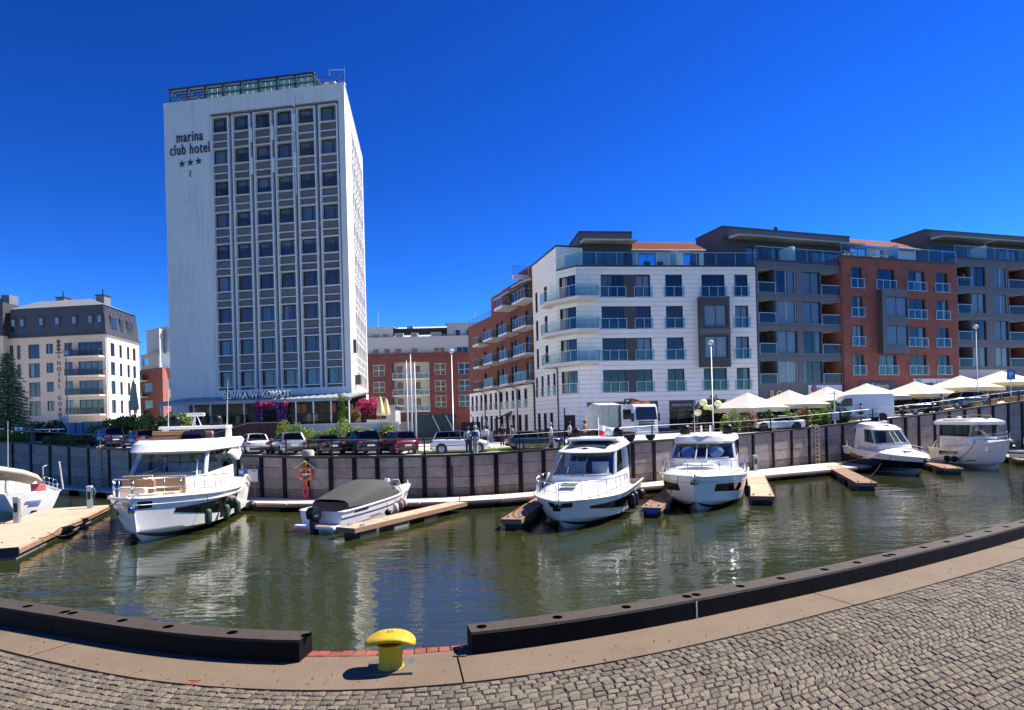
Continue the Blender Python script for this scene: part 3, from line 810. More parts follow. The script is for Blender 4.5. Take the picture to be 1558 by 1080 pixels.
# mansard with dormer windows
c = (Vector(LA(A0))+Vector(LA(A1))+Vector(LA(A2))+Vector(LA(A3)))/4
lo = [Vector(LA(p)) for p in (A0,A1,A2,A3)]; lo = [p+(p-c)*.012 for p in lo]; hi = [c+(p-c)*.94 for p in lo]; rg = [c+(p-c)*.55 for p in lo]
for i, nm in ((0,'mansard'),(1,'mansard'),(2,'mansard'),(3,'mansard')):
    k = (i+1) % 4; MB().quad((*lo[i],EAV+.02),(*lo[k],EAV+.02),(*hi[k],RT-1.0),(*hi[i],RT-1.0)).build(nm, M_ZINC, hg)
MB().grid([[(*(c+(p-c)*1.02),RT-1.0) for p in hi],[(*p,RT+.6) for p in rg]], closed=True).build('roof_slope', pm('grey_roof_sheet', (.30,.31,.32), .5, m=.2), hg)
MB().poly([(*p,RT+.6) for p in rg]).build('roof_ridge', pm('grey_roof_sheet', (.3,.31,.32)), hg)
MB().grid([[(*(c+(p-c)*1.03),EAV-.1) for p in lo],[(*(c+(p-c)*1.03),EAV+.12) for p in lo],[(*p,EAV+.12) for p in lo]], closed=True).build('eaves', M_ZINC, hg)
def mansard_seams(F, W, n, tilt):
    m = MB()
    for k in range(n+1):
        x = W*k/n; m.bar((x,-.06,EAV+.1),(x*.97+W*.015,.42,RT-1.02),.05,.06)
    F.part('standing_seam', m, M_ZINC)
mansard_seams(f, W, 34, 0); mansard_seams(s, s.W, 24, 0)
for (F, list_) in ((f, (1.0,2.6,6.0,8.8,11.8,14.6,16.2)), (s, (2.6,3.7,6.2,9.0,10.2))):
    q = F.W/17.2 if F is f else F.W/13.0
    for x in list_: 
        m = MB(); m.box(x*q-.52,x*q+.52,.0,.4,EAV+.8,EAV+3.4); o = F.part('dormer', m, M_ZINC)
        MB().quad((x*q-.36,-.03,EAV+1.0),(x*q+.36,-.03,EAV+1.0),(x*q+.36,-.03,EAV+3.2),(x*q-.36,-.03,EAV+3.2)).build('pane', GLASS, o)
        if F is f: MB().quad((x*q-.3,-.015,EAV+2.0),(x*q+.3,-.015,EAV+2.0),(x*q+.3,-.015,EAV+3.1),(x*q-.3,-.015,EAV+3.1)).build('blind', M_CURT, o)
for x in (6.0, 13.2):
    o = f.box('chimney', x*W/17.2-.8, x*W/17.2+.8, 4, 5.5, RT-.6, RT+1.4, M_GREYPAN); MB().box(x*W/17.2-.95,x*W/17.2+.95,3.9,5.6,RT+1.4,RT+1.6).build('cap', M_ZINC, o); MB().tube([(x*W/17.2,4.7,RT+1.5),(x*W/17.2,4.7,RT+2.7)],.12,6).build('flue', M_ZINC, o)
# neighbouring wing at the picture edge
w0 = A0+Vector((-9,-1.2)); wing = thing('mansard_wing', 'narrow slice of dark mansard wing with balconies at the left picture edge', 'building', (w0.x, w0.y, 0))
f = Face(wing, (0,0), (9.2,0)); ops = [(6.4,8.4,z,z+2.4) for z in zf]
f.wall(0,9.2,3.6,EAV+.3,ops,M_CREAM)
for o in ops: f.window(*o, nm=2, frame=M_BROWN, fw=.09)
for z in zf:
    o = f.box('balcony', 5.8, 9.1, -1.1, -.003, z-.25, z-.02, M_SLAB); m = MB(); m.box(5.8,9.1,-1.1,-1.05,z+.95,z+1.02)
    for x in np.linspace(5.85,9.05,7): m.box(x-.02,x+.02,-1.1,-1.05,z-.02,z+.95)
    m.build('railing', M_BROWN, o)
shell(wing, [(0,0),(9.2,0),(9.2,12),(0,12)], 3.6, EAV+.3, M_CREAM, M_ZINC, skip=(0,))
MB().grid([[(0,-.1,EAV+.32),(9.25,-.1,EAV+.32),(9.25,12,EAV+.32),(0,12,EAV+.32)],[(0,.8,RT+.2),(8.6,.8,RT+.2),(8.6,11,RT+.2),(0,11,RT+.2)]], closed=True).build('mansard', M_ZINC, wing)
MB().poly([(0,.8,RT+.2),(8.6,.8,RT+.2),(8.6,11,RT+.2),(0,11,RT+.2)]).build('roof_top', M_ZINC, wing)
for x, h in ((7.3,1.9),(6.0,1.3)): MB().box(x-.7,x+.7,3,5,RT+.2,RT+h).build('chimney', M_GREYPAN, wing)

# ---------------------------------------------------------------- C: brick block with blue-grey attic between the hotels
b0 = P2(212, 560, 128); b1 = P2(247, 560, 122); b2 = P2(275, 560, 132)
bb = thing('brick_block', 'red brick block with blue-grey attic storeys between the two hotels', 'building', (b0.x, b0.y, 0))
def LB(v): return (v.x-b0.x, v.y-b0.y)
f = Face(bb, LB(b0), LB(b1)); W = f.W; BT = 17.2
ops = [(W*.15, W*.55, z, z+1.9) for z in (5.5, 9., 12.4)]
f.wall(0, W, 3.5, BT, ops, M_REDD)
for o in ops: f.window(*o, nm=2, frame=M_FRAMEW)
for z in (8.3,11.7,15): o = f.box('balcony', -.4, W*.35, -1, -.003, z-.2, z, M_SLAB); MB().box(-.4,W*.35,-1.,-.95,z+.02,z+1.1).build('railing', M_RAIL, o)
s = Face(bb, LB(b1), LB(b2)); sops = [(s.W*.3, s.W*.5, z, z+2) for z in (6,9.5,13)]
s.wall(0, s.W, 3.5, BT, sops, M_REDB)
for o in sops: s.window(*o, nm=1, frame=M_FRAMEW)
b3 = b2+(b0-b1); shell(bb, [LB(b0),LB(b1),LB(b2),LB(b3)], 3.5, BT, M_REDD, M_ZINC, skip=(0,1))
M_BLUEG = pm('blue_grey_panel', (.42,.50,.55), .6, var=.08)
f.wall(0, W*.8, BT, BT+3.2, [(W*.1,W*.35,BT+.9,BT+2.4)], pm('grey_attic', (.36,.38,.38), .8), 'attic_wall', y=.3)
f.window(W*.1, W*.35, BT+.9, BT+2.4, y=.45, frame=M_FRAMEW)
f.box('attic_block', -.2, W+.1, 1.6, 9, BT+3.2, BT+8.0, M_BLUEG); f.box('attic_roof', -.4, W+.3, 1.3, 9.2, BT+8.0, BT+8.25, M_BLUEG)
s.wall(0, s.W, BT, BT+7.6, [(s.W*.18,s.W*.36,BT+3,BT+6),(s.W*.55,s.W*.75,BT+2.8,BT+5.8)], M_BLUEG, 'attic_wall', y=.4)
for a, c in ((.18,3),(.55,2.8)): s.window(s.W*a, s.W*(a+.18), BT+c, BT+c+3, y=.55, nm=1)
f.box('chimney', W*.1, W*.4, 4, 6, BT+8.25, BT+9.0, M_FRAME); f.part('antenna_mast', MB().tube([(W*.8,5,BT+8.2),(W*.8,5,BT+10.4)],.06,6), M_FRAME)

# ---------------------------------------------------------------- D: dark brick block closing the street
d0 = P2(540, 560, 122); d1 = P2(745, 560, 122)
db = thing('street_end_block', 'dark red brick apartment block with grey upper floors closing the street', 'building', (d0.x, d0.y, 0))
f = Face(db, (0,0), (d1.x-d0.x, 0)); W = f.W; DT = 21.0
def fx(px): return P2(px, 560, 122).x-d0.x
def fz(py, px=650): return on_y(px, py, 122).z
rows = [(fz(571),fz(553)),(fz(596),fz(579)),(fz(620),fz(602))]
DT = fz(539); wins = [(567,585),(661,678),(697,716)]
ops = [(fx(a),fx(b),z0,z1) for a, b in wins for z0, z1 in rows] + [(fx(597),fx(653),fz(628),fz(550))]
f.wall(0, W, 3.3, DT, ops, M_REDD, d=.3)
for a, b in wins:
    for z0, z1 in rows: f.window(fx(a),fx(b),z0,z1,y=.15,nm=2,frame=M_FRAMEW,fw=.1,transom=.45 if a > 600 else .5)
# loggias
f.wall(fx(596), fx(654), fz(640), fz(549), [(fx(601),fx(611),fz(a),fz(b)) for a, b in ((575,554),(599,579),(622,604))]+[(fx(627),fx(638),fz(a),fz(b)) for a, b in ((575,554),(599,579),(622,604))], pm('cream_loggia', (.62,.58,.48), .8), 'loggia_wall', y=1.6)
for a, b in ((575,554),(599,579),(622,604)):
    for x0, x1 in ((601,611),(627,638)): f.window(fx(x0),fx(x1),fz(a),fz(b),y=1.75,nm=1,frame=M_FRAMEW,fw=.08)
for y in (575, 600, 624):
    o = f.box('loggia_floor', fx(597), fx(653), -.2, 1.59, fz(y)-.3, fz(y), M_SLAB)
    m = MB(); a, b = fx(597), fx(653); m.box(a,b,-.18,-.12,fz(y)+1.0,fz(y)+1.07)
    for x in np.linspace(a,b,8): m.box(x-.03,x+.03,-.18,-.12,fz(y),fz(y)+1.0)
    m.build('railing', M_ALU, o); MB().quad((a,-.15,fz(y)+.1),(b,-.15,fz(y)+.1),(b,-.15,fz(y)+.95),(a,-.15,fz(y)+.95)).build('glass_panel', GLASS_RAIL, o)
M_LTG = pm('light_grey_render', (.42,.44,.45), .8, var=.05)
ops = [(fx(a),fx(b),fz(537),fz(528)) for a, b in ((567,577),(584,594),(601,611),(626,636),(660,677),(695,713))]
f.wall(-1, W, DT, fz(511), ops, M_LTG, 'upper_wall', y=.5)
for o in ops: f.window(*o, y=.65, nm=2 if o[1]-o[0] > 1.8 else 1, frame=M_FRAMEW, fw=.08)
f.box('cornice', -.2, W, -.15, .45, DT, DT+.3, pm('dark_red_trim', (.14,.04,.035), .8))
shell(db, [(0,.0),(W,.0),(W,12),(0,12)], 3.3, DT, M_REDD, M_LTG, skip=(0,))
# attic: grey boxes each side of a pale sheet roof
a, b = fx(545), fx(598); ops = [(fx(567),fx(576),fz(513),fz(505)),(fx(582),fx(591),fz(513),fz(505))]
f.wall(-1, b, fz(511), fz(495), ops, M_LTG, 'attic_wall', y=1.2)
for o in ops: f.window(*o, y=1.35, nm=1, frame=M_FRAMEW, fw=.08)
M_BLG = pm('blue_grey_render', (.33,.36,.40), .8, var=.05)
a = fx(681); ops = [(fx(693),fx(701),fz(511),fz(501)),(fx(710),fx(722),fz(511),fz(501))]
f.wall(a, W+6, fz(512), fz(492), ops, M_BLG, 'attic_wall', y=1.0)
for o in ops: f.window(*o, y=1.15, nm=1, frame=M_FRAMEW, fw=.08)
f.box('attic_dark_backing', -1, W+6, 2.6, 8, DT, fz(496), M_DARKIN); f.box('attic_roof', a-.4, W+6, .7, 8, fz(492), fz(491), M_BLG); f.box('attic_roof', -1, fx(599), .9, 8, fz(495), fz(494), M_LTG)  # dark box added behind the attic panes to keep them dark
pr = f.part('sheet_roof', MB().quad((fx(599),1.0,fz(512)),(fx(680),1.0,fz(512)),(fx(680),6.5,fz(494)+.6),(fx(599),6.5,fz(494)+.6)), pm('pale_sheet_roof', (.62,.62,.60), .45, m=.1, var=.1))
m = MB()
for x in np.linspace(fx(599), fx(680), 26): m.bar((x,.97,fz(512)+.02),(x,6.5,fz(494)+.62),.05,.07)
m.build('standing_seam', MATS['pale_sheet_roof'], pr)
for x0, x1 in ((601,614),(626,636),(656,672)):
    m = MB(); m.box(fx(x0),fx(x1),.75,1.6,fz(511),fz(505)); o = f.part('skylight', m, M_LTG); MB().quad((fx(x0)+.15,.74,fz(510.5)),(fx(x1)-.15,.74,fz(510.5)),(fx(x1)-.15,.74,fz(505.7)),(fx(x0)+.15,.74,fz(505.7))).build('pane', GLASS, o)
f.box('chimney', fx(617), fx(626), 3, 4.2, fz(501), fz(491), M_BLG)
for px in (571, 723): f.part('antenna_mast', MB().tube([(fx(px),4,fz(496)),(fx(px),4,fz(468))], .07, 5), M_ALU)
# ================================================================== THE APARTMENT ROW
class PFace(Face):
    """facade given by two surveyed plan points in the world"""
    def __init__(s, b, p, q):
        o = b.location; super().__init__(b, (p[0]-o.x, p[1]-o.y), (q[0]-o.x, q[1]-o.y)); s.p = Vector(p); s.q = Vector(q)
    def at(s, px, py, inset=0.):
        """local (x, z) where the bearing through a surveyed pixel meets the plane (set back by inset)"""
        a, b = ray(px, py); d = (s.q-s.p).normalized(); n = Vector((-d.y, d.x)); p = s.p+n*inset
        # p + d*x = (a*Y, Y)
        det = d.x*1.0 - d.y*a
        # a*Y - d.x*x = p.x ; Y - d.y*x = p.y
        x = (a*p.y - p.x)/(d.x - a*d.y); Y = p.y + d.y*x
        return x, EYE+b*Y
    def x(s, px, py=500, inset=0.): return s.at(px, py, inset)[0]
    def z(s, px, py, inset=0.): return s.at(px, py, inset)[1]
CH = 3.3/7
def cladding(F, x0, x1, z0, z1, ops, mat, name='cladding_panels', plen=1.35, thick=.035, course=CH, y=0., off=0.):
    """thin facing slabs with open joints, joined: too many and too thin to pick apart"""
    m = MB(); g = .012; nrow = int(math.ceil((z1-z0)/course-.05)); r = random.Random(5)
    for k in range(nrow):
        a, b = z0+k*course, min(z1, z0+(k+1)*course); c = (a+b)/2
        cuts = sorted([(o[0], o[1]) for o in ops if o[2] < c < o[3]]); runs = []; cur = x0
        for p, q in cuts:
            if p > cur+.03: runs.append((cur, p))
            cur = max(cur, q)
        if x1 > cur+.03: runs.append((cur, x1))
        for p, q in runs:
            n = max(1, round((q-p)/plen))
            for j in range(n):
                e = r.uniform(-.004,.004); m.box(p+(q-p)*j/n+g/2, p+(q-p)*(j+1)/n-g/2, y-thick+e, y-.001, a+g, b-g)
    return struct(F.part(name, m, mat), 'stuff')
def balcony_slab(F, x0, x1, z, depth, mat=None, rail='glass', t=.22, skewl=0., h=1.1, panels=None):
    o = F.part('balcony', MB().prism([(x0+skewl,-depth),(x1,-depth),(x1,-.003),(x0,-.003)], 'z', z-t, z), mat or M_SLAB)
    m = MB(); g = MB(); P = [(x0,-.02),(x0+skewl+.04,-depth+.05),(x1-.04,-depth+.05),(x1-.04,-.02)]
    for i in range(3):
        a, b = Vector(P[i]), Vector(P[i+1]); n = max(1, round((b-a).length/1.1))
        for k in range(n+1):
            p = a.lerp(b, k/n); m.box(p.x-.022,p.x+.022,p.y-.022,p.y+.022,z,z+h-.03)
        m.bar((*a,z+h),(*b,z+h),.05,.04)
        if (b-a).length > .3: g.quad((*a.lerp(b,.02),z+.07),(*a.lerp(b,.98),z+.07),(*a.lerp(b,.98),z+h-.06),(*a.lerp(b,.02),z+h-.06))
    m.build('railing', M_ALU, o); g.build('glass_panel', GLASS_RAIL, o)
    return o
def W2(px, Y): p = on_y(px, 500, Y); return Vector((p.x, Y))

# ---------------------------------------------------------------- F: white stone corner block
pS, pC, pF, pE = W2(812, 74.5), W2(849, 66.2), W2(879, 64.4), W2(1151, 66.6)
wb = thing('white_corner_block', 'white stone-clad apartment block with chamfered balcony corner and dark oriel', 'building', (pF.x, pF.y, 0))
F1 = PFace(wb, pF, pE); W = F1.W; G0 = 3.25
zt = [F1.z(1025, y) for y in (562, 513.5, 465.5, 417)]; zt0 = (zt[0]+zt[3]-9.9)/2; zt = [zt0+3.3*k for k in range(4)]
WH = CH*5; zb = [z-WH for z in zt]; PAR = zt[3]+.83; ZB = zb[0]-CH*1
ZG = zb[0]-7*CH                        # ground floor shop band
colpx = [(915,950,468),(968,990,468),(1013,1038.5,466),(1068,1103,464),(1118,1138,464)]
colx = [(F1.x(a, y), F1.x(b, y)) for a, b, y in colpx]; pan = (colx[0][1], colx[1][0])
ops = [(a, b, z, z+WH) for a, b in colx for z in zb]
opsP = ops + [(pan[0], pan[1], z, z+WH) for z in zb]
shops = [(F1.x(893,620), F1.x(1001,620), G0, zb[0]-CH*2.2), (F1.x(1018,620), F1.x(1058,620), G0+.5, zb[0]-CH*2), (F1.x(1067,620), F1.x(1104,620), G0+.3, zb[0]-CH*1.9), (F1.x(1123,620), F1.x(1143,620), G0+.3, zb[0]-CH*2)]
F1.wall(0, W, G0, PAR, ops+shops, M_JOINT, d=.35)
cladding(F1, 0, W, zb[0]-CH*8, PAR, opsP+[(a,b,c,d) for a,b,c,d in shops], M_CLAD)
for z in zb: F1.box('dark_panel', pan[0]+.01, pan[1]-.01, -.02, .3, z, z+WH, M_DKCLAD)
for i, z in enumerate(zb):
    for k, (a, b) in enumerate(colx):
        if k == 3 and i in (1, 2): continue
        F1.window(a, b, z, z+WH, y=.16, nm=3 if k == 0 else 2, fw=.07, curtain=rcurt(.6), rail=('glass', 1.12, b-a+.42))
# oriel
a, b = F1.x(1061, 500)+.05, F1.x(1106, 500); c0, c1 = zb[1]-.85, zt[2]+.75
m = MB(); yo = -.75
oo = [(a+.42, b-.28, zb[1]+.1, zt[1]), (a+.42, b-.28, zb[2]+.1, zt[2])]
F1.wall(a, b, c0, c1, oo, M_DKCLAD, 'oriel_front', y=yo, d=.12)
m.box(a, a+.1, yo+.003, -.04, c0, c1); m.box(b-.1, b, yo+.003, -.04, c0, c1); m.box(a+.1, b-.1, yo+.003, -.04, c1-.1, c1-.002); m.box(a+.1,b-.1,yo+.003,-.04,c0+.002,c0+.1)
F1.part('oriel_sides', m, M_DKCLAD); F1.box('oriel_band', a-.04, b+.04, yo-.03, yo+.2, (zb[2]+zt[1])/2-.25, (zb[2]+zt[1])/2+.32, M_GRCLAD); F1.box('oriel_band', a-.04, b+.04, yo-.03, -.05, c1, c1+.12, M_GRCLAD)
for o in oo: F1.window(*o, y=yo+.08, nm=2, fw=.06, curtain=('f', 1), rail=('bar', 1.0, o[1]-o[0]+.02))
# shop fronts
F1.box('portal_frame', shops[0][0]-.02, shops[0][1]+.02, .32, .5, G0, shops[0][3], M_GRCLAD)
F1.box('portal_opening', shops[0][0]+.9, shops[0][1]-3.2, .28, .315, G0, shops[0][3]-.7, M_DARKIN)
F1.box('portal_leaf', shops[0][1]-2.7, shops[0][1]-.2, .26, .315, G0, shops[0][3]-.5, M_GREYPAN)
for k in (1, 2, 3):
    a, b, c, d = shops[k]; F1.box('shop_fascia', a, b, .02, .34, d-.95, d, M_DKCLAD); F1.window(a, b, c, d-.95, y=.14, nm=3, fw=.06, frame=M_FRAME, tname='shop_window')
    F1.box('shop_base', a, b, .02, .3, G0, c, M_DKCLAD)
    F1.box('shop_wall_lit', a+.2, b-.2, 1.2, 1.3, d-1.9, d-1.1, pm('cream_shop', (.6,.53,.42), .8))
text('shop_sign_letters', 'PIZZA & PASTA', .3, pm('sign_white', (.7,.7,.7), .5), wb, ((shops[1][0]+shops[1][1])/2, -.0, shops[1][3]-.6), mtx=F1.m, align='CENTER', ext=.015, sp=1.05)
# chamfer with corner windows, side facade
F2 = PFace(wb, pC, pF); cop = [(.35, F2.W-.12, z+.0, z+2.5) for z in zb]
F2.wall(0, F2.W, G0, PAR, cop+[(.5, F2.W-.6, G0, zb[0]-1.4)], M_JOINT, d=.3); cladding(F2, 0, F2.W, zb[0]-CH*8, PAR, cop+[(.5,F2.W-.6,G0,zb[0]-1.4)], M_CLAD, plen=3)
for i, o in enumerate(cop): F2.window(*o, y=.16, nm=3, fw=.07, curtain=('l', .35), rail=('glass', 1.1, o[1]-o[0]) if i == 0 else None)
F2.box('shop_door', .55, F2.W-.65, .2, .27, G0, zb[0]-2.2, M_DARKIN); F2.box('door_sign', .55, F2.W-.65, .1, .26, zb[0]-2.2, zb[0]-1.4, M_WHITE2)
F3 = PFace(wb, pS, pC); sx = [(.22,.34),(.42,.52),(.80,.97)]
sop = []
for z in zb[1:]: sop += [(F3.W*.12, F3.W*.22, z+.2, z+2.3), (F3.W*.50, F3.W*.62, z+.35, z+2.3)]
sop += [(F3.W*q, F3.W*(q+.09), zb[0], zb[0]+2.4) for q in (.05,.30,.55,.78)] + [(F3.W*q, F3.W*(q+.12), G0, G0+2.6) for q in (.1,.36,.62)]
F3.wall(0, F3.W, G0, PAR+2.6, sop, M_JOINT, d=.25); cladding(F3, 0, F3.W, zb[0]-CH*8, PAR+2.55, sop, M_CLAD)
for o in sop: F3.window(*o, y=.12, nm=1, fw=.06, rail=('bar', 1.05, o[1]-o[0]+.1) if abs(o[2]-zb[0]) < .1 else None)
# side parapet block: rises one storey above the terrace
top3 = zb[0]-CH*8+CH*43
MB().box(0,1,0,1,0,1)
# wrap-round wedge balconies at the corner
for i in (1, 2, 3):
    z = zb[i]-.03; wl = wb.location
    A = pF+(pE-pF).normalized()*1.9; B = pC+(pS-pC).normalized()*2.4
    n1 = Vector(((pE-pF).normalized().y, -(pE-pF).normalized().x)); n3 = Vector(((pC-pS).normalized().y, -(pC-pS).normalized().x))
    q = [A, A+n1*1.25, pF+n1*1.35-(pE-pF).normalized()*.25, pC+n3*1.25-(pC-pS).normalized()*.2, B+n3*1.1, B]
    ql = [(p.x-wl.x, p.y-wl.y) for p in q]; inner = [(p.x-wl.x, p.y-wl.y) for p in (pC, pF)]
    o = MB().prism(ql+inner, 'z', z-.38, z).build('corner_balcony', M_SLAB, wb)
    c = MB(); c.prism([(p[0],p[1]) for p in ql+inner], 'z', z+.002, z+.05); c.build('deck_edge', M_FRAME, o)
    m = MB(); g = MB(); R = [ql[k] for k in (0,1,2,3,4,5)]
    for k in range(5):
        a, b = Vector(R[k]), Vector(R[k+1]); n = max(1, round((b-a).length/1.0))
        for j in range(n+1): p = a.lerp(b, j/n); m.box(p.x-.02,p.x+.02,p.y-.02,p.y+.02,z,z+1.1)
        m.bar((*a,z+1.12),(*b,z+1.12),.05,.04); g.quad((*a,z+.1),(*b,z+.1),(*b,z+1.06),(*a,z+1.06))
    m.build('railing', M_ALU, o); g.build('glass_panel', GLASS_RAIL, o)
m = MB(); q = F3.m @ Vector((F3.W-.3,-.12,0)); m.tube([(q.x,q.y,G0),(q.x,q.y,zb[1]-.6),(q.x-.2,q.y-.3,zb[1]-.45)], .07, 6); m.build('drainpipe', M_FRAME, wb)
def Lw(b, *ps): return [(p.x-b.location.x, p.y-b.location.y) for p in ps]
bkS = pS+Vector((12, 12)); bkE = pE+Vector((-2.0, 14))
shell(wb, Lw(wb, pC, pF, pE, bkE, bkS, pS), G0, PAR, M_CLAD, M_DKCLAD, skip=(0,1,5))
F1.box('terrace_edge', -.05, W+.05, -.1, .3, PAR+.004, PAR+.16, M_FRAME); F2.box('terrace_edge', -.0, F2.W, -.1, .3, PAR+.006, PAR+.15, M_FRAME)
glass_rail(wb, Lw(wb, pC, pF, pE), PAR+.16, 1.36, panel=2.2, post=.03)
# side wing stub above the terrace + penthouse
yi = 3.2
def penthouse(b, F, px0, px1, py_top, name_px, awn, wins, inset=3.2, py=385, mat=None, depth=5., top=None):
    x0, x1 = F.x(px0, py, inset), F.x(px1, py, inset); zt_ = F.z((px0+px1)/2, py_top, inset); zlo = PARS[b.name]
    ops = [(F.x(a, py, inset), F.x(c, py, inset), zlo+.1, zlo+2.35) for a, c in wins]
    F.wall(x0, x1, zlo, zt_, ops, mat or M_DKCLAD, 'penthouse_front', y=inset, d=.2)
    m = MB(); m.quad((x0,inset,zlo),(x0,inset+depth,zlo),(x0,inset+depth,zt_),(x0,inset,zt_)); m.quad((x1,inset,zlo),(x1,inset+depth,zlo),(x1,inset+depth,zt_),(x1,inset,zt_)); m.quad((x0,inset+depth,zlo),(x1,inset+depth,zlo),(x1,inset+depth,zt_),(x0,inset+depth,zt_))
    F.part('penthouse_sides', m, mat or M_DKCLAD); F.box('penthouse_roof', x0-.06, x1+.06, inset-.06, inset+depth+.05, zt_+.003, zt_+.16, M_FRAME)
    for o in ops: F.window(*o, y=inset+.1, nm=max(1, round((o[1]-o[0])/1.2)), fw=.06, curtain=('f', 1) if random.random() < .7 else rcurt())
    for a, c in awn:
        xa, xb = F.x(a, 360, inset), F.x(c, 360, inset); zz = zlo+2.75
        m = MB(); n = max(2, round((xb-xa)/2.2))
        for k in range(n): 
            u, v = xa+(xb-xa)*k/n+.02, xa+(xb-xa)*(k+1)/n-.02
            m.prism([(inset-1.9,zz+.26),(inset-1.9,zz+.36),(inset-.01,zz+.62),(inset-.01,zz+.3)], 'x', u, v)
        F.part('penthouse_canopy', m, M_PALEROOF)
    return x0, x1, zlo, zt_
PARS = {wb.name: PAR}
penthouse(wb, F1, 882, 962, 354, '', [(882,963)], [(872+14,952)], inset=2.6)
# side wing of white cladding and its top
xk = F3.W
F3.box('wing_return', xk-.04, xk, .005, 3.0, PAR, PAR+2.6, M_CLAD)
F3.part('wing_return_panels', MB().box(xk+.002, xk+.03, .01, 3.0, PAR+.1, PAR+2.6), M_CLAD)
F3.box('wing_cap', -.1, xk+.05, -.05, 3.1, PAR+2.6, PAR+2.78, M_FRAME)
def tile_roof(b, F, px0, px1, zlo, inset, h, run, wins):
    x0, x1 = F.x(px0, 385, inset), F.x(px1, 385, inset); zl = zlo+2.55
    ops = [(F.x(a,385,inset), F.x(c,385,inset), zlo+.1, zlo+2.3) for a, c in wins]
    F.wall(x0, x1, zlo, zl, ops, M_CLAD, 'terrace_wall', y=inset+.6, d=.2)
    for o in ops: F.window(*o, y=inset+.7, nm=2, fw=.06, curtain=rcurt())
    r = F.part('tiled_roof', MB().prism([(inset,zl-.15),(inset,zl),(inset+run,zl+h),(inset+run,zl+h-.3)], 'x', x0, x1), pm('roof_tile_base', (.30,.09,.045), .9))
    # tile courses: overlapping ribs
    nr = 9; sl = math.atan2(h, run); me = None; m = MB()
    for k in range(nr):
        y0 = inset+run*k/nr; z0 = zl+h*k/nr; y1 = inset+run*(k+1.12)/nr; z1 = zl+h*(k+1.12)/nr
        n = int((x1-x0)/.26)
        for j in range(n):
            u = x0+(x1-x0)*j/n; v = x0+(x1-x0)*(j+1)/n; c = (u+v)/2
            m.quad((u,y0,z0+.03),(c,y0,z0+.10),(c,y1,z1+.05),(u,y1,z1-.01)); m.quad((c,y0,z0+.10),(v,y0,z0+.03),(v,y1,z1-.01),(c,y1,z1+.05))
    t = m.build('roof_tiles', M_TILE, r); struct(t, 'stuff')
    F.part('gutter', MB().tube([(x0,inset-.06,zl-.08),(x1,inset-.06,zl-.08)], .09, 8), M_PALEROOF)
tile_roof(wb, F1, 960, 1074, PAR, 2.7, 1.75, 3.5, [(974,1000),(1043,1067)])
F1.box('chimney', F1.x(1085,360,5), F1.x(1089,360,5), 5, 5.6, PAR+2, PAR+4.8, M_FRAME)
# glass privacy screens on the terrace
def screen(F, px, par, h=2.0):
    x = F.x(px, 385, .4); F.part('terrace_screen', MB().box(x-.03, x+.03, .35, 2.4, par+.15, par+h), pm('frosted_screen', (.75,.85,.83), .4))
screen(F1, 1030, PAR)
for px in (985, 1005, 1055, 1120): 
    x = F1.x(px, 390, 1.6); F1.part('terrace_chair', MB().box(x-.35,x+.35,1.2,1.9,PAR+.02,PAR+.5).box(x-.35,x+.35,1.8,1.9,PAR+.5,PAR+1.0), M_DKCLAD)
F1.box('wall_lamp', F1.x(1052,378,2.6)-.12, F1.x(1052,378,2.6)+.12, 3.15, 3.29, PAR+2.3, PAR+2.6, M_WHITE2)

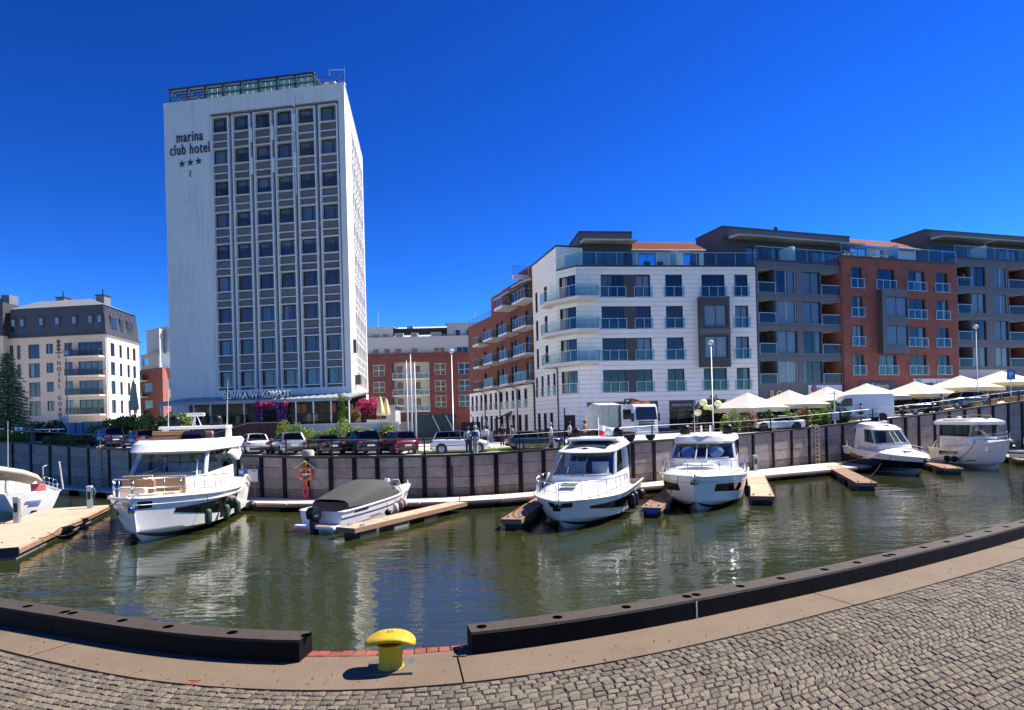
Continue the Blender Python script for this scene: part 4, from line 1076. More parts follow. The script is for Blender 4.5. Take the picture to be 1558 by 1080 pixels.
# ---------------------------------------------------------------- grey loggia blocks
M_CEIL = pm('white_ceiling', (.75,.73,.70), .8)
def grey_block(label, pa, pb, layout, rowpx, rowy, z_base, nrows=4):
    b = thing('grey_loggia_block', label, 'building', (pa.x, pa.y, 0), 0., 'grey loggia blocks in the apartment row')
    F = PFace(b, pa, pb); W = F.W
    z0s = [F.z(rowpx, y) for y in rowy]; t0 = sum(z-3.3*k for k, z in enumerate(reversed(z0s)))/len(z0s)
    tops = [t0+3.3*k for k in range(len(z0s))]; par = tops[-1]+.85
    tops = tops[-nrows:]
    wins = []; logs = []
    for kind, a, c in layout:
        xa, xb = F.x(a, 430), F.x(c, 430)
        xa, xb = max(.0, xa), min(W, xb)
        for i, t in enumerate(tops):
            if kind == 'w': wins.append((xa, xb, t-2.5, t))
            else: logs.append((kind, xa, xb, t-2.6, t+.12, i))
    ops = wins+[(a, c, d, e) for _, a, c, d, e, _ in logs]
    F.wall(0, W, z_base, par, ops, M_JOINT, d=.3)
    cladding(F, 0, W, par-CH*round((par-z_base)/CH), par, ops, M_GRCLAD, plen=1.0)
    for o in wins: F.window(*o, y=.1, nm=2, fw=.07, frame=M_FRAMEW if random.random() < .4 else M_FRAME, curtain=('f', 1) if random.random() < .45 else rcurt(.8), rail=None)
    for kind, a, c, d, e, i in logs:
        dp = 2.0
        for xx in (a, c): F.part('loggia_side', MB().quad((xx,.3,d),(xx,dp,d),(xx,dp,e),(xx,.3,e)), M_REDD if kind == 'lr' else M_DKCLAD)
        F.box('loggia_ceiling', a, c, .01, dp, e-.05, e-.002, M_CEIL); F.box('loggia_floor', a, c, .05, dp, d+.002, d+.06, M_SLAB)
        wa, wb_ = a+(c-a)*.15, a+(c-a)*.85
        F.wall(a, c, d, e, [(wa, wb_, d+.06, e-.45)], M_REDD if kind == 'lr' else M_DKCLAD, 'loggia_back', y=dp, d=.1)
        F.window(wa, wb_, d+.06, e-.45, y=dp+.04, nm=2, fw=.07)
        g = MB(); g.quad((a+.05,-.04,d+.08),(c-.05,-.04,d+.08),(c-.05,-.04,d+1.12),(a+.05,-.04,d+1.12))
        mm = MB(); mm.box(a,c,-.07,-.012,d+1.12,d+1.17)
        for x in (a+.03, c-.03): mm.box(x-.02,x+.02,-.065,-.015,d,d+1.12)
        r = F.part('loggia_railing', mm, M_ALU); g.build('glass_panel', GLASS_RAIL, r)
        if (i*7+int(a*3)) % 3 == 0: F.part('loggia_chair', MB().box(a+.4,a+.9,.8,1.3,d+.4,d+.46).box(a+.4,a+.9,1.28,1.33,d+.46,d+1.0).box(a+.42,a+.47,.82,.87,d+.06,d+.4).box(a+.83,a+.88,.82,.87,d+.06,d+.4), M_FRAME)
    F.box('terrace_edge', 0, W, -.12, .3, par+.004, par+.2, M_FRAME)
    for i, t in enumerate(tops): F.box('floor_band', .02, W-.02, -.10, -.036, t+.22, t+.46, M_GRCLAD)
    q = Vector((-(pb-pa).normalized().y, (pb-pa).normalized().x))*14
    shell(b, Lw(b, pa, pb, pb+q, pa+q), z_base, par, M_GRCLAD, M_DKCLAD, skip=(0,))
    glass_rail(b, Lw(b, pa, pb), par+.2, 1.36, panel=2.2, post=.03)
    PARS[b.name] = par
    return b, F, par, tops
q0, q1, q2, q3 = W2(1152.5, 66.95), W2(1281, 70.5), W2(1455, 76.0), W2(1720, 84.5)
b1, FG, par1, tops1 = grey_block('grey loggia apartment block between the white and the red brick blocks', q0+Vector((0,.06)), q1+Vector((-.02,.05)), [('l',1153,1179),('w',1181,1211),('w',1220,1248),('lr',1249,1278)], 1195, (410,456.5,503,548.5), gz(q0.x)-.3)
x0, x1, zl, zt_ = penthouse(b1, FG, 1100, 1293, 353.5, '', [(1108,1296)], [(1135,1158),(1170,1183),(1236,1282)], inset=3.0)
screen(FG, 1206, par1); screen(FG, 1209, par1, 1.9)
text('shop_sign_letters', 'B O', 1.0, pm('gold_letter', (.75,.45,.12), .35, m=.6), b1, (FG.x(1170,598), -.12, FG.z(1180,604)), mtx=FG.m, ext=.03)
o = FG.box('shop_sign_board', FG.x(1229,590), FG.x(1284,590)-.4, -.14, -.04, FG.z(1250,599), FG.z(1250,586), pm('sign_board_white', (.72,.70,.70), .5))
m = MB(); m.lathe([(.42,-.02),(.44,.0)], 20, (FG.x(1237,592),-.16,FG.z(1237,592)), 'y'); FG.part('sign_emblem', m, pm('emblem_blue', (.03,.10,.35), .5))
m = MB(); m.lathe([(.27,-.02),(.28,.0)], 16, (FG.x(1236,592)+.1,-.185,FG.z(1237,592)), 'y'); FG.part('sign_emblem', m, pm('emblem_red', (.55,.05,.05), .5))
text('shop_sign_letters', 'lo', .8, pm('black_letter', (.03,.03,.03)), b1, (FG.x(1243,596), -.16, FG.z(1243,596)), mtx=FG.m, ext=.02)
b1s = [(FG.x(a,620), FG.x(b_,620)) for a, b_ in ((1160,1205),(1220,1270))]
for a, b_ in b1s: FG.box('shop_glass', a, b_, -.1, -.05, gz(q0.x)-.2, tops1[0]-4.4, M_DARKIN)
# aerial figure on the roof
FG.part('weather_vane', MB().tube([(FG.x(1180,345,4),4,zt_+.1),(FG.x(1180,345,4),4,zt_+.9)], .05, 6).box(FG.x(1180,345,4)-.18,FG.x(1180,345,4)+.18,3.9,4.1,zt_+.5,zt_+.85), M_FRAME)

# ---------------------------------------------------------------- red brick block
rb = thing('red_brick_block', 'red brick apartment block with dark oriel and four columns of balcony windows', 'building', (q1.x, q1.y, 0))
FR_ = PFace(rb, q1+Vector((.02,-.25)), q2+Vector((0,-.25))); W = FR_.W
zt = [FR_.z(1400, y) for y in (540.5, 497.5, 455, 412)]; t0 = sum(z-3.3*k for k, z in enumerate(zt))/4; zt = [t0+3.3*k for k in range(4)]; parR = zt[3]+1.1
cp = [(1296,1312),(1335,1361),(1382,1407),(1424,1442)]; cx = [(FR_.x(a,430), FR_.x(b,430)) for a, b in cp]
ops = [(a, b, z-2.4, z) for a, b in cx for z in zt]
zbR = gz(q1.x)-.4
FR_.wall(0, W, zbR, parR, ops, M_REDB, d=.3)
for i, z in enumerate(zt):
    for k, (a, b) in enumerate(cx):
        if k == 1 and i in (1, 2): continue
        FR_.window(a, b, z-2.4, z, y=.16, nm=2, fw=.07, curtain=rcurt(.6), rail=('glass', 1.12, b-a+.45))
a, b = FR_.x(1334,470), FR_.x(1373,470); c0, c1 = zt[1]-3.2, zt[2]+.75; yo = -.75
oo = [(a+.55, b-.1, zt[k]-2.3, zt[k]) for k in (1, 2)]
FR_.wall(a, b, c0, c1, oo, M_GRCLAD, 'oriel_front', y=yo, d=.12)
m = MB(); m.box(a,a+.09,yo+.003,-.003,c0,c1); m.box(b-.09,b,yo+.003,-.003,c0,c1); m.box(a+.09,b-.09,yo+.003,-.003,c1-.1,c1-.002); m.box(a+.09,b-.09,yo+.003,-.003,c0+.002,c0+.1)
FR_.part('oriel_sides', m, M_DKCLAD); FR_.box('oriel_band', a-.04, b+.04, yo-.03, -.005, c1, c1+.12, M_GRCLAD)
for z in (zt[1]+.2, c0): FR_.box('oriel_band', a-.03, b+.03, yo-.03, yo-.003, z, z+.45, M_GRCLAD)
for o in oo: FR_.window(*o, y=yo+.08, nm=2, fw=.06, curtain=('f', 1), rail=('bar', 1.0, o[1]-o[0]+.04))
q = Vector((-(q2-q1).normalized().y, (q2-q1).normalized().x))*14; d25 = Vector((0,-.25))
shell(rb, Lw(rb, q1+d25, q2+d25, q2+q, q1+q), zbR, parR, M_REDB, M_DKCLAD, skip=(0,))
FR_.box('terrace_edge', -.03, W+.03, -.12, .3, parR+.004, parR+.16, M_FRAME)
glass_rail(rb, Lw(rb, q1+d25, q2+d25), parR+.16, 1.36, panel=2.2, post=.03)
PARS[rb.name] = parR
tile_roof(rb, FR_, 1288, 1400, parR, 3.0, 1.75, 3.5, [(1300,1325),(1345,1365)])
screen(FR_, 1366, parR)
rp = random.Random(4)
for px in (1216,1228): pass
for px in (1288,1296,1305,1318,1330,1345,1356):
    x = FR_.x(px, 392, .8); h = rp.uniform(.5,1.0)
    o = FR_.part('terrace_pot', MB().lathe([(.16,0),(.22,.35)], 10, (x, .8, parR+.02)), M_SLAB)
    m = MB()
    for k in range(60):
        p = Vector((x+rp.gauss(0,.2), .8+rp.gauss(0,.2), parR+.4+abs(rp.gauss(0,.3))*h)); s_ = .12; u = Vector((rp.gauss(0,1),rp.gauss(0,1),rp.gauss(0,1))).normalized()*s_; v = u.orthogonal().normalized()*s_*.6
        m.poly([tuple(p-u), tuple(p+v), tuple(p+u), tuple(p-v)])
    m.build('plant', pm('pot_plant_green', (.06,.13,.03), .7, var=.3), o)
# shop signs on the brick ground floor
FR_.box('shop_sign_board', FR_.x(1306,590), FR_.x(1364,590), -.12, -.003, FR_.z(1335,594), FR_.z(1335,580), M_DKCLAD)
text('shop_sign_letters', 'ff Colours', .78, pm('sign_white', (.7,.7,.7)), rb, (FR_.x(1318,590), -.14, FR_.z(1335,590.5)), mtx=FR_.m, ext=.02)
FR_.box('shop_sign_board', FR_.x(1389,580), FR_.x(1446,580), -.12, -.003, FR_.z(1418,588), FR_.z(1418,576), MATS['sign_board_white'])
m = MB(); m.lathe([(.45,-.02),(.46,.0)], 20, (FR_.x(1396,582),-.135,FR_.z(1396,581)), 'y'); FR_.part('sign_emblem', m, pm('emblem_teal', (.12,.42,.40), .5))
text('shop_sign_letters', 'aguha', .6, pm('black_letter', (.03,.03,.03)), rb, (FR_.x(1406,585), -.14, FR_.z(1406,586)), mtx=FR_.m, ext=.02)
text('shop_sign_letters', 'CAFÉ', .66, pm('grey_letter', (.2,.2,.22)), rb, (FR_.x(1423,584), -.14, FR_.z(1423,585)), mtx=FR_.m, ext=.02, sp=1.5)
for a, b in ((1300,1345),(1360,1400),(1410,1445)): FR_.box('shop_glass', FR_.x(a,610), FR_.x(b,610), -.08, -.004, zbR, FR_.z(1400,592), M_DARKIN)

# ---------------------------------------------------------------- second grey block (right edge)
b2, FH, par2, tops2 = grey_block('grey loggia apartment block at the right picture edge beyond the brick', q2+Vector((.02,.05)), q3, [('l',1456,1477),('w',1478,1499),('w',1512,1533),('lr',1534,1562),('l',1585,1612),('w',1614,1640),('w',1650,1676),('lr',1678,1706)], 1490, (405.5,446,486.5,527), gz(q2.x)-.3)
penthouse(b2, FH, 1408, 1720, 362, '', [(1415,1494),(1496,1720)], [(1420,1453),(1470,1480),(1520,1548),(1580,1620)], inset=3.0)
screen(FH, 1500, par2)
FH.box('stone_band', .02, FH.x(1536,550), -.09, -.04, tops2[0]-3.3-.9, tops2[0]-3.3+.45, pm('beige_stone', (.50,.47,.43), .8))
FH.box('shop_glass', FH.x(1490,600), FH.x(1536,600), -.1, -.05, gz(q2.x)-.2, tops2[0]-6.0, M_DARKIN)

# ---------------------------------------------------------------- E: brick street facade with stacked balconies
M_REDE = brick_mat('street_brick', (.18,.046,.033), (.135,.034,.026), (.16,.10,.08))
e0, e1 = W2(712, 102.), W2(809, 77.)
eb = thing('balcony_brick_block', 'red brick apartment block with tiers of projecting balconies along the side street', 'building', (e0.x, e0.y, 0))
FE = PFace(eb, e0, e1); W = FE.W
sl = [FE.z(803, y) for y in (580.5, 541, 500)]; s0 = sum(z-3.3*k for k, z in enumerate(sl))/3; sl = [s0+3.3*k for k in range(4)]   # slab levels
ztop = FE.z(735, 483)
zw = s0-.35                                 # white base below, brick above
bx = [(.02,.20),(.25,.47),(.50,.70),(.73,.97)]
bx = [(FE.x(a,540,-1.2), FE.x(c,540,-1.2)) for a, c in ((724,733),(743,757),(764,777),(786,805))]
wo = []
for k, (a, c) in enumerate(bx):
    for i in range(4 if k >= 2 else 3): wo += [(a+.3, a+1.5, sl[i]+.02, sl[i]+2.4), (c-1.6, c-.4, sl[i]+.02, sl[i]+2.4)]
wo = [o for n_, o in enumerate(wo) if all(o is p or o[1] < p[0]-.05 or o[0] > p[1]+.05 or o[3] < p[2] or o[2] > p[3] for p in wo[:n_])]
zt3 = sl[3]+.6
xm = FE.x(748, 500)
FE.wall(0, xm, zw, zt3, [o for o in wo if o[1] < xm and o[3] < zt3], M_REDE, d=.2); FE.wall(xm, W, zw, zt3+2.6, [o for o in wo if o[0] >= xm and o[3] < zt3+2.6], M_REDE, d=.2)
for o in wo:
    if o[1] < xm or o[0] >= xm: 
        if o[3] < (zt3 if o[1] < xm else zt3+2.6): FE.window(*o, y=.1, nm=1, fw=.08, curtain=rcurt(.3))
for k, (a, c) in enumerate(bx):
    for i in range(4 if k >= 2 else 3):
        if k == 2 and i == 3: balcony_slab(FE, a, c, sl[i]+.2, 2.2, t=.35)
        else: balcony_slab(FE, a, c, sl[i], 1.7 if k != 1 else 2.0, t=.26)
# white lower storeys
lw = []
for q in np.arange(.04, .97, .085):
    lw += [(W*q, W*q+1.0, zw-2.9, zw-.5), (W*q, W*q+1.1, 3.6, 6.0)]
FE.wall(0, W, 3.2, zw, lw, M_JOINT, d=.2); cladding(FE, 0, W, zw-CH*18, zw, lw, M_CLAD, plen=2.)
for o in lw: FE.window(*o, y=.1, nm=1, fw=.08, rail=('bar', 1.05, 1.2) if o[2] > 6.5 else None)
for q in (.3,.55,.8): FE.part('drainpipe', MB().tube([(W*q,-.1,3.5),(W*q,-.1,zw-.4),(W*q-.5,-.8,zw+.1)], .08, 6), M_FRAME)
# set-back top storeys with tilted canopies
FE.box('top_storey', FE.x(765,455,.2), FE.x(789,455,.2), .2, 7, zt3+.0, FE.z(778,432), M_REDE)
FE.box('top_storey', FE.x(789,455,.2)+.05, W-.02, .25, 7, zt3+2.6, FE.z(800,406), M_REDE)
for a, c, y in ((762,787,433.),(790,806,418.)):
    xa, xb = FE.x(a,y,-1), FE.x(c,y,-1); zz = FE.z(c, y, -1)
    m = MB(); m.prism([(-2.2,zz-1.0),(-2.2,zz-.85),(.6,zz+.15),(.6,zz)], 'x', xa, xb); FE.part('canopy', m, M_ALU)
FE.box('terrace_slab', FE.x(783,455,-2), W-.1, -2.2, .2, zt3+2.0, zt3+2.55, M_SLAB)
glass_rail(eb, [tuple((FE.m @ Vector(p))[:2]) for p in ((FE.x(783,455,-2),-.1,0),(FE.x(783,455,-2),-2.1,0),(W-.2,-2.1,0))], zt3+2.55, 1.2)
glass_rail(eb, [tuple((FE.m @ Vector(p))[:2]) for p in ((.1,.1,0),(xm,.1,0))], zt3, 1.1, 'roof_railing')
nE = Vector((-(e1-e0).normalized().y, (e1-e0).normalized().x))*10
shell(eb, Lw(eb, e0, e1, e1+nE, e0+nE), 3.2, zt3, M_REDE, M_DKCLAD, skip=(0,))
m = MB(); 
P = Lw(eb, e1, e1+nE*.3); m.quad((*P[0],3.3),(*P[1],3.3),(*P[1],zt3+2.6),(*P[0],zt3+2.6)); m.build('end_wall', M_REDE, eb)
# ================================================================== PONTOONS
M_DECKW = pm('pontoon_plank', (.52,.38,.26), .85, var=.25, sc_=3, bump=.2, stain=(.30,.22,.15), stain_sc=1.2)
M_DECKBR = pm('brown_plank', (.29,.165,.10), .8, var=.3, sc_=3, stain=(.20,.11,.065), stain_sc=1.5)
M_DECKC = pm('pontoon_concrete', (.62,.52,.42), .9, var=.15, sc_=2, bump=.2, stain=(.50,.41,.32), stain_sc=.8)
M_FLOAT = pm('black_float', (.018,.018,.02), .6, var=.3)
M_FLOATC = pm('grey_float', (.22,.20,.18), .85, var=.25)
M_STEELG = pm('galvanised', (.45,.46,.47), .4, m=.7)
def plan_box(name, c, mat, parent, z0, z1, bevel=0): return MB().prism(c, 'z', z0, z1).build(name, mat, parent, bevel=bevel)
# main pontoon under the wall
mp_ = thing('main_pontoon', 'long pale wooden pontoon walkway at the foot of the quay wall', 'pontoon')
pxs = list(range(330, 1480, 46)); wdt = smooth_interp([300,400,700,850,1000,1220,1500], [2.2,2.4,2.6,2.2,2.6,4.6,4.0])
FRp = []
for p in pxs:
    a = wall_at(p); b = wall_at(p+4); d = (b-a); d.z = 0; d.normalize(); n = Vector((d.y,-d.x,0)); o = a+n*wdt(p); i = a+n*.3
    FRp.append((Vector((i.x,i.y)), Vector((o.x,o.y)), Vector((n.x,n.y))))
for k in range(len(FRp)-1):
    (i0,o0,n0),(i1,o1,n1) = FRp[k], FRp[k+1]; e = (o1-o0).normalized()*.03
    c = [o0+e, o1-e, i1-e, i0+e]
    plan_box('deck_section', [tuple(p) for p in c], M_DECKC, mp_, .40, .5)
    c2 = [o0+e*2-n0*.12, o1-e*2-n1*.12, i1-e*2, i0+e*2]
    if k % 2 == 0: plan_box('float', [tuple(p) for p in [o0+e*4-n0*.25, o0.lerp(o1,.75)-n0*.25, i0.lerp(i1,.75), i0+e*4]], M_FLOAT, mp_, -.5, .28)
    m = MB(); m.bar((*o0,.33),(*o1,.33),.08,.13); m.build('fender_board', M_DECKBR, mp_)
def finger(label, near, far, w, mat, w2=None, ftype=None, top=.5):
    near = Vector(near); far = Vector(far); d = (far-near); L = d.length; d.normalize(); n = Vector((d.y,-d.x))
    t = thing('finger_pontoon', label, 'pontoon', (near.x, near.y, 0), math.atan2(d.y, d.x), 'finger pontoons between the boats')
    # local x runs from the free end to the walkway
    m = MB(); k = 0; pw = .145
    while k*pw < L-.05:
        m.box(k*pw, k*pw+pw-.012, -w/2, w/2, top-.04, top+random.uniform(-.004,.004)); k += 1
    struct(m.build('deck_boards', mat, t), 'stuff')
    m = MB()
    m.box(-.02, L, -w/2-.05, -w/2-.004, top-.2, top+.012); m.build('side_beam', M_DECKBR, t)
    m = MB(); m.box(-.02, L, w/2+.004, w/2+.05, top-.2, top+.012); m.build('side_beam', M_DECKBR, t)
    MB().box(-.09, -.024, -w/2-.05, w/2+.05, top-.22, top+.02).build('end_bumper', M_DECKBR, t, bevel=.02)
    for q in range(max(2, int(L/2.4))):
        x = .35+q*2.4
        if x+1.1 < L: MB().box(x, x+1.1, -w/2+.04, w/2-.04, -.45, top-.21).build('float', M_FLOAT if q % 2 == 0 else M_FLOATC, t)
    for s in (-1, 1): MB().box(.5,.75,s*(w/2-.16)-.05,s*(w/2-.16)+.05,top+.005,top+.10).build('cleat', M_STEELG, t, bevel=.02)
    return t
finger('wooden finger pontoon beside the small boat with grey canopy', (-7.6,28.2), (-3.2,36.2), 1.05, M_DECKW)
finger('narrow brown finger pontoon left of the cruiser with two black domes and flag', (-.15,29.4), (1.9,37.6), .9, M_DECKBR)
finger('brown finger pontoon with blue plate between the two white cruisers', (7.0,32.0), (11.6,43.5), .95, M_DECKBR)
finger('short orange finger pontoon right of the cruiser with oval hatch', (14.0,35.2), (18.4,47.5), 1.2, M_DECKW)
finger('brown finger pontoon reaching out left of the black-hulled boat', (22.8,40.3), (27.6,54.0), 1.1, M_DECKBR)
finger('dark finger pontoon between the black-hulled boat and the hardtop cruiser', (34.2,48.5), (38.5,59.5), 1.2, M_DECKBR)
finger('finger pontoon at the right picture edge beyond the hardtop cruiser', (45.2,54.5), (49,62), 1.6, M_DECKC)
tag(MB().box(-.25,.25,-.02,.02,-.14,.14).build('blue_plate', pm('blue_plate', (.02,.10,.45), .4), None, loc=(7.02,31.86,.36), rot=(0,0,math.radians(-22))), 'small blue plate on the end of the brown finger pontoon', 'plate')
M_DECKT = pm('tan_concrete', (.50,.37,.26), .9, var=.18, sc_=2, bump=.25, stain=(.38,.28,.19), stain_sc=1.)
# left concrete pier
lp = thing('concrete_pier', 'broad pale concrete pier at the left edge with dark float sides', 'pontoon')
R0, R1 = on_z(27,832,.5), on_z(166,768,.5); R0 = Vector((R0.x,R0.y)); R1 = Vector((R1.x,R1.y)); d = (R1-R0).normalized(); n = Vector((-d.y, d.x))
def lpq(a, b, c_, e): return [tuple(R0+d*a+n*c_), tuple(R0+d*b+n*c_), tuple(R0+d*b+n*e), tuple(R0+d*a+n*e)]
Lp = (R1-R0).length
for k in range(4):
    plan_box('deck_slab', lpq(Lp*k/4+.01, Lp*(k+1)/4-.01, 0, 3.4), M_DECKT, lp, .38, .5); plan_box('float', lpq(Lp*k/4+.05, Lp*(k+1)/4-.05, .08, 3.3), M_FLOAT if k % 2 else M_FLOATC, lp, -.6, .375)
plan_box('edge_board', lpq(0, Lp, -.06, -.004), M_DECKBR, lp, .22, .40); plan_box('edge_board', lpq(-.07, -.004, -.05, 3.4), M_FLOAT, lp, .1, .49)
finger('orange-brown finger pontoon under the sailing boat stern', R0+d*3.2+n*3.6, R0+d*3.2+n*12, 1.3, M_DECKBR)
finger('orange-brown finger pontoon beyond the sailing boat, reaching the concrete pier', R0+d*8.0+n*3.6, R0+d*8.6+n*12, 1.2, M_DECKBR)
bk = thing('rear_walkway', 'pale wooden walkway along the wall behind the left-hand boats', 'pontoon')
for k, p in enumerate(range(-60, 330, 40)):
    a, b = wall_at(p), wall_at(p+40); o = Vector((0,-1,0)); plan_box('deck_section', [(a.x+.05,a.y-2.4),(b.x-.05,b.y-2.4),(b.x-.05,b.y-.3),(a.x+.05,a.y-.3)], M_DECKC, bk, .38, .5); plan_box('float', [(a.x+.3,a.y-2.2),(b.x-.5,b.y-2.2),(b.x-.5,b.y-.5),(a.x+.3,a.y-.5)], M_FLOAT, bk, -.5, .37)

# ================================================================== BOATS
M_GEL = pm('white_gelcoat', (.88,.855,.81), .25, var=.03, sc_=2, coat=.4, stain=(.80,.77,.71), stain_sc=.8)
M_GELG = pm('grey_gelcoat', (.52,.52,.52), .3, var=.05, coat=.3)
M_BLKHULL = pm('black_gelcoat', (.008,.008,.012), .12, coat=.6, var=.2)
M_HULLWIN = pm('hull_window', (.006,.006,.009), .06, spec=.7)
M_ANTI = pm('antifoul_dark', (.02,.022,.028), .6, var=.3)
M_CHROME = pm('chrome', (.75,.76,.78), .14, m=1.)
M_TEAK = pm('teak', (.42,.26,.13), .7, var=.2, sc_=6)
M_CUSH = pm('tan_cushion', (.50,.29,.13), .8, var=.1)
M_CUSHP = pm('pale_cushion', (.66,.50,.35), .8, var=.08)
M_FABRIC = pm('charcoal_canvas', (.055,.056,.052), .9, var=.15, sc_=5, bump=.3, bsc=8)
M_RUBBER = pm('black_rubber', (.015,.015,.017), .5, var=.2)
M_DOME = pm('black_dome', (.007,.007,.009), .4, spec=.3)
class Hull:
    def __init__(s, L, B, zs, zc=(.25,.55), bow_n=2.3, chine_n=1.7, Lw=None, flare=.9, stern=.93, bowfull=.03, mid=.42, zk=-.45, chw=.86):
        s.L=L; s.B=B; s.zs=zs; s.zc=zc; s.bn=bow_n; s.cn=chine_n; s.Lw=Lw or L*.93; s.fl=flare; s.st=stern; s.bf=bowfull; s.mid=mid; s.zk=zk; s.chw=chw; s.vc=.3
    def f(s, t, n):
        if t < s.mid: return s.st+(1-s.st)*math.sin(PI/2*t/s.mid)
        return max(s.bf, 1-((t-s.mid)/(1-s.mid))**n)
    def S(s, t, v, side=1):
        t = max(0., t)
        bs = s.B/2*s.f(t, s.bn); bc = s.B/2*s.chw*(s.f(t, s.cn) if t < .999 else s.bf); bc = min(bc, bs)
        zs = s.zs(t); zc = s.zc[0]+(s.zc[1]-s.zc[0])*t**3; k = max(0, (t-.75)/.25)
        zk = s.zk+(zc-.12-s.zk)*k**2.2
        if v <= s.vc: w = v/s.vc; y = bc*w; z = zk+(zc-zk)*w
        else: w = (v-s.vc)/(1-s.vc); y = bc+(bs-bc)*w**s.fl; z = zc+(zs-zc)*w
        x = -s.L/2 + t*(s.Lw+(s.L-s.Lw)*max(0, v))
        return Vector((x, side*y, z))
    def hull(s, parent, mat, nt=36, nv=14, name='hull'):
        ts = [1-(1-i/nt)**1.4 for i in range(nt+1)]; vs = [j/nv for j in range(nv+1)]
        vs = sorted(set(vs+[s.vc]))
        m = MB()
        m.grid([[s.S(t, v, 1) for v in vs] for t in ts]); m.grid([[s.S(t, v, -1) for v in vs] for t in ts])
        tr = [s.S(0, v, 1) for v in vs]+[s.S(0, v, -1) for v in reversed(vs)]
        m.poly([tuple(p) for p in tr])
        m.grid([[s.S(1, v, 1) for v in vs], [s.S(1, v, -1) for v in vs]])
        return m.build(name, mat, parent, smooth=math.radians(32))
    def patch(s, parent, name, mat, t0, t1, v0, v1, side, off=.012, n=16, nv=4, smooth=True):
        rows = []
        for i in range(n+1):
            t = t0+(t1-t0)*i/n; a, b = v0(i/n), v1(i/n); r = []
            for j in range(nv+1):
                v = a+(b-a)*j/nv; p = s.S(t, v, side); e = 1e-3
                dt = s.S(min(1,t+e), v, side)-s.S(t-e, v, side); dv = s.S(t, v+e, side)-s.S(t, v-e, side)
                nn = dt.cross(dv).normalized()
                if nn.y*side < 0: nn = -nn
                r.append(p+nn*off)
            rows.append(r)
        return MB().grid(rows).build(name, mat, parent, smooth=smooth, fix=False)
    def band(s, parent, name, mat, v0, v1, t0=0., t1=.995, off=.01, n=40):
        for side in (1, -1): s.patch(parent, name, mat, t0, t1, lambda q: v0, lambda q: v1, side, off, n, 3)
    def deck(s, parent, mat, inset=.08, drop=.06, t0=0., t1=.985, crown=.06, n=26, name='deck'):
        rows = []
        for i in range(n+1):
            t = t0+(t1-t0)*i/n; p = s.S(t, 1, 1); y = max(.02, p.y-inset); r = []
            for j in range(-4, 5): q = j/4; r.append((p.x, y*q, p.z-drop+crown*(1-q*q)))
            rows.append(r)
        return MB().grid(rows).build(name, mat, parent, smooth=True)
    def gunwale(s, parent, mat, r=.06, t1=.998, off=0., name='rub_rail', v=1.0):
        for side in (1, -1):
            m = MB(); m.tube([s.S(t1*i/40, v, side)+Vector((0,side*off,0)) for i in range(41)], r, 8); m.build(name, mat, parent, smooth=True)
    def rails(s, parent, t0, t1, h, inset=.12, n=6, r=.016, lean=.0, low=True, name='bow_rail', both=True):
        for side in (1, -1):
            m = MB(); top = []; mid = []
            for i in range(21):
                t = t0+(t1-t0)*i/20; p = s.S(t, 1, side); k = min(1, i/2.); y = max(.03, abs(p.y)-inset)
                top.append(Vector((p.x+lean*h, side*y, p.z+h*k))); mid.append(Vector((p.x+lean*h*.5, side*y, p.z+h*.5*k)))
            m.tube(top, r, 6)
            if low: m.tube(mid, r*.7, 5)
            for i in range(n):
                k = 2+int(18*i/(n-1)); t = t0+(t1-t0)*k/20; p = s.S(t, 1, side); y = max(.03, abs(p.y)-inset)
                m.tube([(p.x, side*y, p.z-.02), tuple(top[k])], r*.8, 5)
            m.build(name, M_CHROME, parent, smooth=True)
def outline(x0, x1, wa, wf, z, nose=.8, z1=None, p=2.2, nside=4, nfr=11, sag=0.):
    """closed-front plan outline from aft port, round the nose, to aft starboard; z may rise to z1 at the front"""
    pts = []; z1 = z if z1 is None else z1
    def Z(x): return z+(z1-z)*(x-x0)/(x1-x0)
    xs = x1-nose
    for i in range(nside): x = x0+(xs-x0)*i/nside; pts.append((x, wa+(wf-wa)*i/nside, Z(x)))
    for i in range(nfr+1):
        a = PI/2-PI*i/nfr; x = xs+nose*abs(math.cos(a))**(2/p); y = wf*math.copysign(abs(math.sin(a))**(2/p), math.sin(a)); pts.append((x, y, Z(x)))
    for i in range(nside-1, -1, -1): x = x0+(xs-x0)*i/nside; pts.append((x, -(wa+(wf-wa)*i/nside), Z(x)))
    return pts
def ring_part(name, r0, r1, mat, parent, i0=0, i1=None, smooth=True, off=0.):
    i1 = len(r0)-1 if i1 is None else i1
    return MB().grid([r0[i0:i1+1], r1[i0:i1+1]]).build(name, mat, parent, smooth=smooth, fix=False)
def cap(name, r, mat, parent, crown=.08, aft_z=None):
    """a cambered lid on a ring"""
    n = len(r)//2; rows = []
    for i in range(n):
        a, b = Vector(r[i]), Vector(r[-1-i]); rows.append([tuple(a.lerp(b, j/6)+Vector((0,0,crown*(1-(j/3-1)**2)))) for j in range(7)])
    return MB().grid(rows).build(name, mat, parent, smooth=True)
def aft_panel(name, r0, r1, mat, parent):
    return MB().quad(r0[0], r0[-1], r1[-1], r1[0]).build(name, mat, parent)
def mullions(name, r0, r1, idx, w, mat, parent):
    for i in idx: MB().bar(r0[i], r1[i], w, .05).build(name, mat, parent)
def cushion(name, parent, mat, x0, x1, y0, y1, z0, z1, b=.05): return MB().box(x0,x1,y0,y1,z0,z1).build(name, mat, parent, bevel=b, smooth=math.radians(40))
def dome(parent, x, y, z, r, h, mat=None): return MB().lathe([(r*.92,0),(r,h*.1),(r,h*.55),(r*.92,h*.75),(r*.7,h*.91),(r*.35,h*.985),(.01,h)], 18, (x,y,z)).build('radome', mat or M_DOME, parent, smooth=True)
